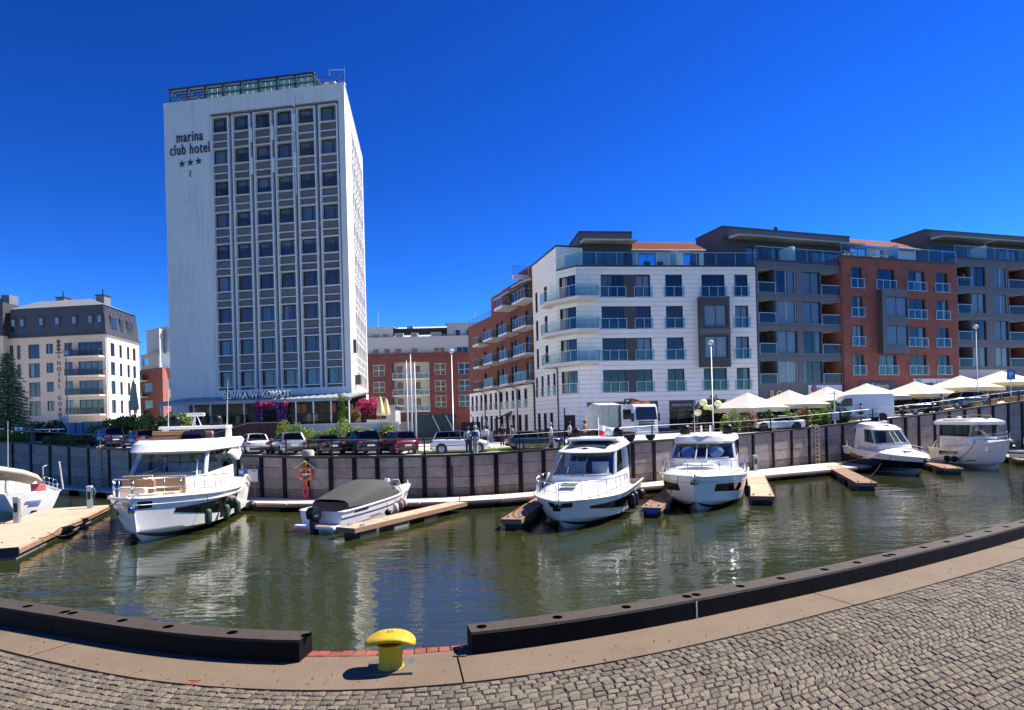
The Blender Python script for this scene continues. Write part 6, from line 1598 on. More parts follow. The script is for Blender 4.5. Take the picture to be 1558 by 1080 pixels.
# ---------------------------------------------------------------- boat 6: white hardtop cruiser
L, B = 8.7, 3.2
def zs6(t): return 1.55+.95*t**2.0
H6 = Hull(L, B, zs6, (.3,.75), 2.4, 1.8, L*.84, .85, .93, mid=.42)
y6, _, _ = boat_thing('hardtop_cruiser', 'white trawler-style cruiser with flat hardtop and high flared bow', (39.9,51.2), (40.5,58.8), L, H6.Lw)
H6.hull(y6, M_GEL); H6.band(y6, 'boot_stripe', M_GELG, .16, .27, off=.012); H6.gunwale(y6, M_GEL, .07); H6.deck(y6, M_GEL, .1, .2); H6.rails(y6, .05, .97, .72, .1, 11)
for s_ in (1,-1): H6.patch(y6, 'hull_window', pm('brown_window', (.10,.045,.03), .15), .20, .52, lambda q: .66+.05*q, lambda q: .88-.04*q, s_, .014, 8); H6.patch(y6, 'hull_slot', M_HULLWIN, .62, .74, lambda q: .38, lambda q: .42, s_, .014, 5)
x0, xf = -3.0, 1.2
rA = outline(x0, xf+.1, 1.22, 1.15, 1.4, .6, p=4); rB = outline(x0, xf, 1.2, 1.12, 2.7, .5, p=4); rC = outline(x0, xf+.25, 1.15, 1.1, 3.72, .45, p=4)
nn = len(rB); ring_part('cabin_side', rA, rB, M_GEL, y6); ring_part('windscreen', rB, rC, GLASS_BOAT, y6, 4, nn-5); ring_part('side_window', rB, rC, GLASS_BOAT, y6, 0, 4); ring_part('side_window', rB, rC, GLASS_BOAT, y6, nn-5, nn-1)
mullions('window_pillar', rB, rC, (0,2,4,nn-5,nn-3,nn-1), .1, M_FRAME, y6); aft_panel('aft_bulkhead', rA, rC, M_HULLWIN, y6)
rD = outline(x0-.5, xf+.95, 1.4, 1.32, 3.72, .7, p=3); rE = outline(x0-.5, xf+.95, 1.45, 1.36, 3.98, .7, p=3); rF = outline(x0-.3, xf+.3, 1.15, 1.05, 4.2, .6, p=3)
cap('hardtop_underside', rD, M_GEL, y6, 0); ring_part('hardtop', rD, rE, M_GEL, y6); ring_part('hardtop', rE, rF, M_GEL, y6); cap('hardtop_lid', rF, M_GEL, y6, .06); aft_panel('hardtop_aft', rD, rE, M_GEL, y6)
m = MB()
for s_ in (1,-1): m.tube([(-2.6,s_*.95,4.25),(-2.5,s_*.95,4.55),(.6,s_*.9,4.5),(.8,s_*.9,4.2)], .025, 6)
m.build('roof_rail', M_TEAK, y6); cushion('roof_hatch', y6, M_GELG, -.6,.3,-.4,.4,4.24,4.3); m = MB(); m.lathe([(.1,0),(.22,.04),(.2,.12),(.03,.15)], 12, (-2.2,0,4.28)); m.build('roof_radar', M_GEL, y6, smooth=True)
cap('cabin_floor', outline(x0, xf, 1.1, 1.1, 1.6, .5, p=4), M_DARKIN, y6, 0); MB().box(.2,.9,-.9,.9,1.6,2.7).build('dashboard', M_DARKIN, y6)
cushion('fore_cabin_top', y6, M_GEL, 1.35, 2.9, -.85, .85, 1.5, 2.45, .1); cushion('deck_hatch', y6, pm('brown_hatch', (.12,.06,.04), .3), 1.9,2.6,-.55,.3,2.46,2.52)
m = MB(); m.tube([(4.1,0,2.35),(4.5,0,2.2)], .06, 6); m.prism([(4.3,2.2),(4.62,2.05),(4.5,1.88),(4.2,2.0)], 'y', -.12, .12); m.build('anchor', M_DOME, y6); cushion('bow_platform', y6, M_TEAK, 3.6,4.45,-.22,.22,2.36,2.42,.01)
for t, lab in ((.40,'dark round fender on the hardtop cruiser, nearer its stern'),(.52,'dark round fender on the hardtop cruiser, nearer its bow')): fender(y6, H6, t, -1, lab, M_DOME, z=.75, r=.27, ball=True, off=.26)
rope('dark mooring rope hanging off the hardtop cruiser side', [tuple(place_local(y6,(1.8,-1.3,2.0))), (36.2,51.5,.6)], .02, .15)
# deck seats and a bearded skipper seat are left in shadow
# ---------------------------------------------------------------- boat 7: cut by the right picture edge
L, B = 7.0, 2.6
H7 = Hull(L, B, lambda t: 1.1+.4*t**1.5, (.25,.5), 2.3, 1.8, L*.92, .9, .92)
y7, _, _ = boat_thing('cabin_boat', 'small white cabin boat with blue stripe cut by the right picture edge', (48.6,52.0), (47.0,59.0), L, H7.Lw)
H7.hull(y7, M_GEL); H7.gunwale(y7, M_GEL, .05); H7.deck(y7, M_GEL); H7.rails(y7, .4, .97, .5, .1, 5)
for s_ in (1,-1): H7.patch(y7, 'blue_stripe', pm('navy_stripe', (.02,.04,.16), .3), 0, .97, lambda q: .78, lambda q: .9, s_, .012, 20)
rA = outline(-2.2, 1.6, .95, .9, 1.1, .6, p=3); rB = outline(-2.2, 1.45, .93, .86, 1.75, .6, p=3); rC = outline(-2.2, 1.0, .88, .8, 2.35, .5, p=3); nn = len(rB)
ring_part('cabin_side', rA, rB, M_GEL, y7); ring_part('cabin_window', rB, rC, GLASS_BOAT, y7); mullions('window_pillar', rB, rC, (0,1,2,3,4,7,12,15,16,17,nn-1), .14, M_GEL, y7); cap('cabin_roof', rC, M_GEL, y7, .15); aft_panel('aft_bulkhead', rA, rC, M_GEL, y7); cap('cabin_floor', rA, M_DARKIN, y7, 0)

# ---------------------------------------------------------------- boat 0: sailing yacht stern with a dinghy on davits
L, B = 10.0, 3.1
H0 = Hull(L, B, lambda t: 1.45+.25*t**1.5, (.35,.6), 2.0, 1.8, L*.9, .8, .80, mid=.5, zk=-.3, chw=.62)
y0, _, _ = boat_thing('sailing_yacht', 'white sailing yacht seen from its rounded stern at the left edge', (-36.1,43.5), (-28.8,37.6), L, H0.Lw); y0.scale = (1,1.1,1.05)
H0.hull(y0, M_GEL); H0.gunwale(y0, M_GEL, .05); H0.deck(y0, M_GEL, .08, .08); H0.rails(y0, .0, .4, .6, .1, 4, name='stern_rail')
MB().box(-5.06,-5.0,-.12,.12,.2,.42).build('exhaust_outlet', M_DOME, y0)
m = MB(); m.box(-5.07,-5.02,-.35,.35,.95,.99); m.box(-5.07,-5.02,-.3,.2,.80,.83); m.build('transom_lettering', pm('letter_blue', (.1,.2,.5), .5), y0)
cushion('coachroof', y0, M_GEL, -1.8, 2.2, -.9, .9, 1.35, 1.95, .12)
M_RIB = pm('beige_hypalon', (.52,.47,.36), .65, var=.1)
m = MB()
for s_ in (1,-1): m.tube([(-4.6,-1.5,2.05+s_*.0),(-5.0,-.9,2.5),(-5.1,0,2.65),(-5.2,1.0,2.75),(-5.2,1.9,2.7)], [.16,.2,.21,.21,.18], 12)
rb_ = thing('inflatable_dinghy', 'beige inflatable dinghy slung across the sailing yacht stern', 'dinghy', tuple(place_local(y0, (0,.95,.38))), y0.rotation_euler.z)
m = MB(); m.tube([(-5.0,-1.45,1.75),(-5.05,-1.15,2.05),(-5.1,-.5,2.35),(-5.1,.5,2.62),(-5.1,1.6,2.75),(-5.1,2.4,2.75)], [.10,.19,.22,.23,.23,.22], 14); m.build('outer_tube', M_RIB, rb_, smooth=True)
m = MB(); m.tube([(-4.3,-1.3,1.85),(-4.25,-.9,2.2),(-4.2,.5,2.62),(-4.2,1.6,2.75),(-4.2,2.4,2.75)], [.10,.19,.22,.22,.21], 14); m.build('inner_tube', M_RIB, rb_, smooth=True)
m = MB(); m.grid([[(-5.05,-1.2,1.9),(-5.05,0,2.25),(-5.05,1.4,2.45),(-5.05,2.3,2.45)],[(-4.65,-1.0,1.6),(-4.65,0,1.95),(-4.65,1.4,2.1),(-4.65,2.3,2.1)],[(-4.25,-1.2,1.9),(-4.25,0,2.25),(-4.25,1.4,2.45),(-4.25,2.3,2.45)]]); m.build('hull_bottom', M_RIB, rb_, smooth=True)
m = MB()
for y in (-.6,1.1): m.tube([(-4.4,y,1.5),(-4.5,y,2.9),(-5.2,y,3.0)], .04, 6)
m.build('davits', M_CHROME, y0)
m = MB(); m.tube([(-4.9,-1.4,1.5),(-5.3,-1.15,3.15)], .04, 6); m.build('outrigger_pole', M_GEL, y0); MB().tube([(-4.3,2.1,2.8),(-4.6,2.5,4.6)], [.09,.05], 8).build('furled_pole', pm('green_canvas', (.45,.47,.33), .8), y0)
cushion('towel', y0, pm('red_towel', (.55,.16,.16), .9, var=.5, sc_=8), -4.9,-4.8,-.6,.1,1.5,1.95,.02)
MB().tube([(-4.4,1.0,1.5),(-4.5,.95,5.6)], [.02,.008], 5).build('whip_antenna', M_GEL, y0)
# ================================================================== VEHICLES
def paint(name, c, m=.2): return pm('paint_'+name, c, .3, m=m, var=.03, coat=.8)
M_TYRE = pm('tyre', (.018,.018,.02), .8); M_RIM = pm('alloy_rim', (.42,.43,.45), .3, m=.8); M_RIMD = pm('dark_rim', (.06,.06,.065), .35, m=.6)
M_PLAS = pm('dark_plastic', (.02,.02,.022), .6); M_TAIL = pm('tail_lamp', (.35,.012,.012), .2, coat=.5); M_HEAD = pm('head_lamp', (.75,.77,.8), .1, coat=.5); M_PLATE = pm('number_plate', (.75,.75,.72), .4)
def wheel(parent, x, y, r, w=.22, rim=None):
    s = 1 if y > 0 else -1
    o = MB().lathe([(r*.6,-w/2),(r*.93,-w/2),(r,-w/4),(r,w/4),(r*.93,w/2),(r*.6,w/2)], 22, axis='y').build('wheel', M_TYRE, parent, smooth=math.radians(40), loc=(x, y, r))
    rm = MB(); rm.lathe([(r*.64,-.01),(r*.64,.0)], 18, (0,s*w*.42,0), 'y'); rm.build('rim', M_PLAS, o)
    m = MB()
    for k in range(5):
        a = 2*PI*k/5; m.bar((0,s*(w*.46),0), (r*.62*math.cos(a), s*(w*.46), r*.62*math.sin(a)), .05, .09, up=(0,1,0))
    m.lathe([(r*.66,-.012),(r*.66,.012),(r*.57,.012),(r*.57,-.012)], 22, (0,s*w*.47,0), 'y'); m.build('spokes', rim or M_RIM, o)
    return o
KINDS_ = {  # belt line, hood, roof outline (x as a share of length from the rear)
 'hatch': dict(L=4.0, W=1.78, H=1.52, hood=.98, belt=.98, rr=(.03,.12), rf=(.72,.56), tail=.98, wr=.32, rearw=.42),
 'suv':   dict(L=4.5, W=1.88, H=1.68, hood=1.05, belt=1.08, rr=(.02,.09), rf=(.74,.60), tail=1.08, wr=.36, rearw=.45),
 'wagon': dict(L=4.8, W=1.84, H=1.46, hood=.92, belt=.94, rr=(.02,.13), rf=(.70,.55), tail=.94, wr=.33, rearw=.40),
 'sedan': dict(L=4.7, W=1.82, H=1.44, hood=.92, belt=.93, rr=(.16,.30), rf=(.72,.55), tail=.98, wr=.33, rearw=.40),
 'coupe': dict(L=4.7, W=1.90, H=1.30, hood=.84, belt=.86, rr=(.10,.30), rf=(.68,.50), tail=.90, wr=.34, rearw=.38)}
def car(name, label, kind, pos, rz, pt, rim=None, roofp=None, s=1.0, dark_rear=False):
    K = KINDS_[kind]; L, W, H = K['L'], K['W'], K['H']; h = W/2
    t = thing(name, label, 'car', pos, rz, 'cars on the far quay'); t.scale = (s,s,s)
    X = lambda f: -L/2+L*f
    st = [(0,.72,.86,.50),(.02,.90,K['tail']-.10,.34),(.06,.97,K['tail'],.26),(.2,1.0,K['belt']+.02,.24),(.45,1.0,K['belt'],.22),(K['rf'][0],1.0,K['belt']-.02,.22),(.82,.98,K['hood']-.06,.24),(.92,.94,K['hood']-.16,.26),(.98,.84,K['hood']-.26,.32),(1.0,.66,K['hood']-.36,.44)]
    rows = []
    for f_, w_, zt_, zb_ in st:
        y = h*w_; zm = zb_+(zt_-zb_)*.5; r = [(0,zb_),(y*.9,zb_),(y*.985,zb_+.10),(y,zm),(y*.985,zt_-.10),(y*.90,zt_-.01),(y*.5,zt_+.02),(0,zt_+.03)]
        rows.append([(X(f_), a, b) for a, b in r]+[(X(f_), -a, b) for a, b in reversed(r[1:-1])])
    m = MB(); m.grid(rows, closed=True); m.poly(list(reversed(rows[0]))); m.poly(rows[-1])
    m.build('body', pt, t, smooth=math.radians(50))
    bz = K['belt']+.01; wb_, wt_ = h*.90, h*.70
    A = [(X(K['rr'][0]+.03), wb_*.93, K['tail']+.0), (X(.30), wb_, bz), (X(.52), wb_, bz), (X(K['rf'][0]), wb_*.95, bz-.01)]
    T = [(X(K['rr'][1]+.02), wt_*.95, H-.06), (X(.33), wt_, H-.02), (X(.50), wt_, H-.02), (X(K['rf'][1]), wt_*.95, H-.07)]
    mir = lambda p: (p[0], -p[1], p[2])
    for fl in (lambda p: p, mir):
        for i in range(3): MB().quad(fl(A[i]), fl(A[i+1]), fl(T[i+1]), fl(T[i])).build('side_window', GLASS_CAR, t)
        for i in range(4): 
            a, b = Vector(fl(A[i])), Vector(fl(T[i])); MB().bar(a, b, .07 if i in (0,3) else .05, .03).build('pillar', pt if i in (0,3) else M_PLAS, t)
    MB().quad(A[3], mir(A[3]), mir(T[3]), T[3]).build('windscreen', GLASS_CAR, t); MB().quad(A[0], mir(A[0]), mir(T[0]), T[0]).build('rear_window', GLASS_CAR, t)
    rr = [[T[i], (T[i][0],T[i][1]*.6,T[i][2]+.045), (T[i][0],0,T[i][2]+.06), (T[i][0],-T[i][1]*.6,T[i][2]+.045), mir(T[i])] for i in range(4)]
    MB().grid(rr).build('roof', roofp or pt, t, smooth=True)
    MB().box(X(.12), X(.86), -h*.8, h*.8, .3, bz-.15).build('interior', M_PLAS, t)
    r = K['wr']
    for x in (X(.19), X(.81)):
        for s_ in (1,-1):
            MB().lathe([(r+.07,-.02),(r+.07,.012)], 22, (x, s_*(h*.985), r+.01), 'y').build('wheel_arch', M_PLAS, t); wheel(t, x, s_*(h-.09), r, rim=rim)
    for s_ in (1,-1):
        MB().box(X(.0)-.015, X(.045), s_*h*.62, s_*h*.93, K['tail']-.24, K['tail']-.08).build('tail_light', M_TAIL, t, bevel=.03)
        MB().box(X(.945), X(.99)+.0, s_*h*.50, s_*h*.84, K['hood']-.34, K['hood']-.20).build('headlight', M_HEAD, t, bevel=.03)
        MB().box(X(K['rf'][0])-.16, X(K['rf'][0])+.02, s_*(h*.95), s_*(h+.16), bz-.02, bz+.14).build('mirror', pt, t, bevel=.03)
    MB().box(X(0)-.03, X(.03), -h*.72, h*.72, .30, .48).build('rear_bumper', M_PLAS, t, bevel=.03); MB().box(X(.985), X(1)+.02, -h*.6, h*.6, .30, .46).build('grille', M_PLAS, t, bevel=.03)
    MB().box(X(0)-.04, X(0)-.015, -.26, .26, .62, .73).build('number_plate', M_PLATE, t); MB().box(X(1)+.012, X(1)+.03, -.26, .26, .46, .56).build('number_plate', M_PLATE, t)
    return t
def far(px, off, dz=0.):
    """a spot on the far quay: bearing px, off metres behind the wall edge"""
    D = _wd(px)+off; a, _ = ray(px, 665); return Vector((a*D, D, gz(a*D)+dz))
P_NAVY = paint('navy', (.012,.018,.05)); P_WHITE = paint('white', (.80,.80,.80), 0.); P_SILV = paint('silver', (.42,.44,.46), .6); P_BLK = paint('black', (.008,.008,.010)); P_RED = paint('dark_red', (.14,.012,.018)); P_TEAL = paint('dark_teal', (.02,.045,.055)); P_GREY = paint('green_grey', (.10,.13,.13), .5)
car('parked_car', 'dark navy crossover parked by the left hedge, left of the flybridge yacht', 'suv', far(163,3.4), math.radians(140), P_NAVY, s=.95)
car('parked_car', 'dark red car half hidden behind the flybridge yacht', 'hatch', far(212,3.4), math.radians(138), P_RED)
PARK = [(386,'white small car with black tail, leftmost of the parked row','hatch',P_WHITE,.93),(438,'silver hatchback second in the parked row','hatch',P_SILV,1.0),(494,'black sedan third in the parked row beside the grey stone block','sedan',P_BLK,.95),(548,'black estate car fourth in the parked row','suv',P_BLK,.98),(603,'dark red car at the right end of the parked row','suv',P_RED,.93)]
for px, lab, kd, pt, s_ in PARK: car('parked_car', lab, kd, far(px,3.9), math.radians(122), pt, s=s_)
car('parked_car', 'white off-road car seen side-on behind the couple at the railing', 'suv', far(700,3.3), math.radians(3), P_WHITE, s=.88, roofp=P_BLK)
car('parked_car', 'dark teal estate car seen side-on left of the refuse truck', 'wagon', far(814,2.8), math.radians(12), P_TEAL, s=.85)
car('parked_car', 'white low convertible coupe parked below the first parasol', 'coupe', far(1182,2.6), math.radians(176), P_WHITE, rim=M_RIMD, s=.98)
car('parked_car', 'small black car parked right of the white van', 'hatch', far(1402,2.6), math.radians(184), P_BLK)
car('parked_car', 'grey-green people carrier behind the hardtop cruiser', 'suv', far(1464,2.8), math.radians(188), P_GREY, s=1.0)
# van
p = far(1306, 2.4); v = thing('delivery_van', 'tall white delivery van parked on the quay between parasols', 'van', p, math.radians(168), 'cars on the far quay')
prof = [(-2.9,.35),(-2.9,2.45),(-2.75,2.6),(1.15,2.62),(1.45,2.5),(2.15,1.55),(2.75,1.25),(2.95,.95),(2.95,.4)]
m = MB(); m.prism(prof, 'y', -.98, .98); m.build('body', P_WHITE, v, bevel=.06, smooth=math.radians(40))
MB().quad((1.5,.85,2.42),(2.12,.88,1.58),(2.12,-.88,1.58),(1.5,-.85,2.42)).build('windscreen', pm('dark_glass', (.012,.014,.015), .08, spec=.35), v, loc=(.02,0,.03))
for s_ in (1,-1):
    MB().quad((.75,s_*.99,1.5),(1.95,s_*.99,1.5),(1.45,s_*.99,2.25),(.75,s_*.99,2.25)).build('side_window', MATS['dark_glass'], v); MB().box(2.72,2.9,s_*.62,s_*.92,.95,1.2).build('headlight', M_HEAD, v, bevel=.04)
    MB().box(1.95,2.1,s_*1.0,s_*1.22,1.5,1.85).build('mirror', M_PLAS, v, bevel=.03); MB().box(-2.5,.55,s_*.984,s_*.992,1.55,1.58).build('side_moulding', M_FRAMEW, v); MB().box(-2.93,-2.86,s_*.7,s_*.95,1.0,1.6).build('tail_light', M_TAIL, v)
    for x in (-1.85,2.05): wheel(v, x, s_*.88, .34, rim=M_RIMD); MB().lathe([(.42,-.02),(.42,.01)], 20, (x,s_*.985,.36), 'y').build('wheel_arch', M_PLAS, v)
MB().box(2.9,2.99,-.85,.85,.35,.65).build('bumper', M_PLAS, v); MB().box(2.93,2.98,-.26,.26,.68,.78).build('number_plate', M_PLATE, v); MB().box(2.86,2.97,-.5,.5,.85,1.05).build('grille', M_PLAS, v)
# refuse truck
p = far(958, 4.6); tr = thing('refuse_truck', 'refuse truck with white cab, orange beacons and pale green hopper body', 'truck', p, math.radians(-62)); tr.scale = (.92,.92,.92)
P_CAB = paint('cab_white', (.72,.74,.74), 0.)
m = MB(); m.prism([(2.2,.75),(2.2,2.2),(2.1,2.75),(1.95,3.0),(.45,3.0),(.45,.75)], 'y', -1.22, 1.22); m.build('cab', P_CAB, tr, bevel=.07, smooth=math.radians(40))
MB().quad((2.28,-1.08,1.72),(2.28,1.08,1.72),(2.15,1.03,2.78),(2.15,-1.03,2.78)).build('windscreen', MATS['dark_glass'], tr)
for s_ in (1,-1): MB().quad((.75,s_*1.235,1.8),(1.9,s_*1.235,1.8),(1.8,s_*1.235,2.6),(.75,s_*1.235,2.6)).build('side_window', MATS['dark_glass'], tr); MB().box(2.05,2.2,s_*1.28,s_*1.45,1.6,2.3).build('mirror', M_PLAS, tr, bevel=.03); MB().box(2.18,2.27,s_*.75,s_*1.1,.85,1.08).build('headlight', M_HEAD, tr, bevel=.03); MB().box(1.3,1.75,s_*.5-.3,s_*.5+.3,3.02,3.2).build('beacon', pm('orange_beacon', (.75,.14,.02), .3), tr, bevel=.05)
for z in (1.15,1.32,1.5): MB().box(2.19,2.25,-.8,.8,z,z+.11).build('grille_bar', M_PLAS, tr)
MB().box(2.15,2.3,-1.15,1.15,.5,.8).build('bumper', P_CAB, tr, bevel=.04); MB().box(-4.5,2.0,-.5,.5,.55,.8).build('chassis', M_PLAS, tr)
P_HOP = pm('hopper_body', (.58,.60,.52), .6, var=.15, stain=(.42,.42,.36), stain_sc=1.5)
m = MB(); m.prism([(.0,.9),(.0,3.05),(-2.6,3.1),(-3.6,3.3),(-4.6,2.9),(-4.9,1.6),(-4.4,.8)], 'y', -1.2, 1.2); m.build('hopper', P_HOP, tr, bevel=.08, smooth=math.radians(40))
for x in (-.5,-1.3,-2.1): 
    for s_ in (1,-1): MB().box(x-.05,x+.05,s_*1.2-.03,s_*1.2+.03,1.0,3.0).build('hopper_rib', P_HOP, tr)
m = MB(); m.tube([(.15,-.6,3.0),(.15,-.5,3.45),(.2,.2,3.5),(.25,.8,3.35)], .09, 8); m.tube([(.2,-.2,3.0),(.2,.1,3.4)], .12, 8); m.box(.05,.35,.3,1.0,3.0,3.35); m.build('crane_arm', M_PLAS, tr)
m = MB(); m.box(.05,.4,-1.1,.2,.9,3.0); m.build('body_gap', M_PLAS, tr)
for x in (1.4,-2.4,-3.6):
    for s_ in (1,-1): wheel(tr, x, s_*1.05, .5, .3, M_RIMD)

# ================================================================== PEOPLE
M_SKIN = pm('skin', (.50,.29,.20), .6, var=.05)
def skin_obj(name, verts, edges, radii, mat, parent, sub=2):
    me = bpy.data.meshes.new(name); me.from_pydata(verts, edges, []); o = bpy.data.objects.new(name, me); C.objects.link(o); o.parent = parent
    md = o.modifiers.new('skin', 'SKIN'); md.use_smooth_shade = True
    for i, r in enumerate(radii): me.skin_vertices[0].data[i].radius = (r, r) if not isinstance(r, tuple) else r
    me.skin_vertices[0].data[0].use_root = True
    s_ = o.modifiers.new('sub', 'SUBSURF'); s_.levels = 1; s_.render_levels = sub
    me.materials.append(mat); return o
def person(label, pos, rz, top, bottom, hair, h=1.7, stride=.0, arms=.15, short=False, sleeves=False, bag=None, hat=None, seated=False, bend=0.):
    """local x forward, y to the left"""
    t = thing('person', label, 'person', pos, rz, 'people on the far quay'); k = h/1.72; t.scale = (k,k,k)
    kn = .48; hp = .92
    if seated: hpz = .50; legs = [(.44,.10,.50),(.46,.10,.06),(.58,.10,.03)]; legs2 = [(.44,-.10,.50),(.46,-.10,.06),(.58,-.10,.03)]
    else:
        hpz = hp; s = stride; legs = [(.06+s*.45,.09,kn+.03),(s*.95,.09,.09),(s*.95+.13,.09,.03)]; legs2 = [(.03-s*.25,-.09,kn),(-s*.8-.06,-.09,.10+abs(s)*.12),(-s*.8+.06,-.09,.03+abs(s)*.05)]
    b = bend; z0 = hpz
    V = [(0,0,z0),(b*.15,0,z0+.14),(b*.4,0,z0+.36),(b*.5,0,z0+.50),(b*.55+.01,0,z0+.58),(b*.6+.03,0,z0+.70),(b*.62+.03,0,z0+.79)]
    R = [(.15,.12),(.135,.105),(.165,.11),(.10,.08),.052,(.078,.092),(.05,.06)]
    E = [(0,1),(1,2),(2,3),(3,4),(4,5),(5,6)]
    def add(chain, root, rr):
        prev = root
        for p, r in zip(chain, rr): V.append(p); R.append(r); E.append((prev, len(V)-1)); prev = len(V)-1
    add([(0,.09,z0-.06)]+legs, 0, [.09,.06,.042,.04]); add([(0,-.09,z0-.06)]+legs2, 0, [.09,.06,.042,.04])
    aL = [(b*.45,.19,z0+.47),(b*.4-.04+arms*.3,.24,z0+.20),(b*.5+arms*1.2,.23,z0-.03),(b*.5+arms*1.4+.03,.225,z0-.10)]
    aR = [(b*.45,-.19,z0+.47),(b*.4-.04-arms*.3,-.24,z0+.20),(b*.5-arms*.8,-.23,z0-.03),(b*.5-arms*.9+.02,-.225,z0-.10)]
    add(aL, 3, [.055,.042,.032,.03]); add(aR, 3, [.055,.042,.032,.03])
    skin_obj('body', V, E, R, M_SKIN, t)
    # shirt
    v2 = [V[0], V[1], V[2], V[3]]; r2 = [(.162,.132),(.152,.122),(.178,.125),(.10,.085)]; e2 = [(0,1),(1,2),(2,3)]
    f_ = 3 if sleeves else 2
    for ch in (aL, aR):
        prev = 3
        for p, r in zip(ch[:f_], [.075,.06,.048]): v2.append(p); r2.append(r); e2.append((prev, len(v2)-1)); prev = len(v2)-1
    skin_obj('shirt', v2, e2, r2, top, t)
    v3 = [V[0], (0,.09,z0-.06), (0,-.09,z0-.06)]; r3 = [(.165,.135),.11,.11]; e3 = [(0,1),(0,2)]
    for ch, root in ((legs,1),(legs2,2)):
        prev = root; pts = list(zip(ch[:2], [.078,.066])) if not short else [(tuple(Vector(V[0]).lerp(Vector(ch[0]),.75)), .095)]
        for p, r in pts: v3.append(p); r3.append(r); e3.append((prev, len(v3)-1)); prev = len(v3)-1
    skin_obj('trousers', v3, e3, r3, bottom, t)
    hd = Vector(V[5]); m = MB(); m.lathe([(.03,-.12),(.085,-.08),(.105,-.01),(.10,.06),(.07,.11),(.02,.13)], 14, (hd.x-.025, 0, hd.z+.035)); m.build('hair', hat or hair, t, smooth=True)
    m = MB(); 
    for y in (-.032,.032): m.lathe([(.002,-.01),(.012,0),(.002,.01)], 8, (hd.x+.085, y, hd.z+.02))
    m.box(hd.x+.08,hd.x+.092,-.025,.025,hd.z-.05,hd.z-.042); m.build('face_features', pm('eye_dark', (.04,.02,.02)), t); m = MB(); m.prism([(hd.x+.08,hd.z+.015),(hd.x+.115,hd.z-.02),(hd.x+.08,hd.z-.025)], 'y', -.013, .013); m.build('nose', M_SKIN, t)
    m = MB()
    for ch in (legs, legs2): a, c = Vector(ch[1]), Vector(ch[2]); m.prism([(a.x-.07,c.z-.03),(c.x+.09,c.z-.03),(c.x+.08,c.z+.03),(a.x+.03,c.z+.09),(a.x-.07,c.z+.08)], 'y', a.y-.045, a.y+.045)
    m.build('shoes', M_FRAMEW, t)
    if bag: MB().box(V[2][0]-.30,V[2][0]-.13,-.15,.15,z0+.12,z0+.48).build('backpack', bag, t, bevel=.05)
    return t
def cl(n, c): return pm('cloth_'+n, c, .9, var=.1)
HB_ = pm('hair_brown', (.06,.03,.015), .7); HG_ = pm('hair_grey', (.42,.40,.37), .7); HK_ = pm('hair_black', (.012,.01,.01), .6)
pi2 = PI/2
person('person in white top and jeans at the railing, left of the couple', far(712,.95), pi2*1.05, cl('cream', (.68,.63,.55)), cl('jeans', (.05,.07,.13)), HB_, 1.72)
person('person in pale clothes with dark blue backpack, right of the couple', far(723,.95), pi2*.95, cl('white', (.70,.70,.70)), cl('beige', (.58,.51,.40)), HG_, 1.78, bag=cl('navy', (.03,.05,.15)), sleeves=True)
person('person in pale top behind the white off-road car', far(738,7.5), -pi2, cl('white', (.7,.7,.7)), cl('dark', (.03,.03,.04)), HB_, 1.7)
person('person in black top standing by the dark hedge bin', far(764,9.0), -pi2, cl('black', (.02,.02,.022)), cl('dark', (.03,.03,.04)), HK_, 1.75)
person('person in a pink top above the teal estate car bonnet', far(779,7.5), -2.6, cl('pink', (.60,.35,.30)), cl('dark', (.03,.03,.04)), HB_, 1.66)
person('grey-haired person in white shirt and grey trousers walking left of the truck', far(838,1.0), .05, cl('white', (.7,.7,.7)), cl('grey', (.33,.33,.34)), HG_, 1.72, stride=.28, arms=.12, bag=cl('darkbag', (.03,.02,.03)))
person('person in pale top and black trousers walking behind the cruiser domes', far(867,1.6), .1, cl('pale', (.55,.52,.50)), cl('black', (.02,.02,.022)), HK_, 1.72, stride=.25)
person('person in a salmon red top left of the refuse truck', far(890,2.6), .1, cl('salmon', (.72,.20,.13)), cl('brown', (.10,.06,.05)), HB_, 1.72, stride=.2)
person('person in grey top and dark shorts in front of the white van', far(1311,.9), PI*1.02, cl('mauve', (.45,.40,.42)), cl('shorts', (.05,.08,.09)), HK_, 1.72, short=True, stride=.12)
person('person in white top and tan trousers walking between the dark cars', far(1433,1.0), .3, cl('white', (.7,.7,.7)), cl('tan', (.35,.22,.12)), HK_, 1.74, stride=.3, bend=.15, bag=cl('purple', (.06,.03,.05)))
person('person sitting in a cream top under the rightmost parasols', far(1503,4.5), -pi2, cl('cream', (.68,.63,.55)), cl('dark', (.03,.03,.04)), HB_, 1.7, seated=True)
bp_ = FH.m @ Vector((FH.x(1469,430)+.1, .35, tops2[-1]-2.52)); person('person in a red top leaning on the top right balcony railing', (FH.b.location.x+bp_.x, FH.b.location.y+bp_.y, bp_.z), -pi2, cl('red', (.62,.06,.06)), cl('dark', (.03,.03,.04)), HB_, 1.7)
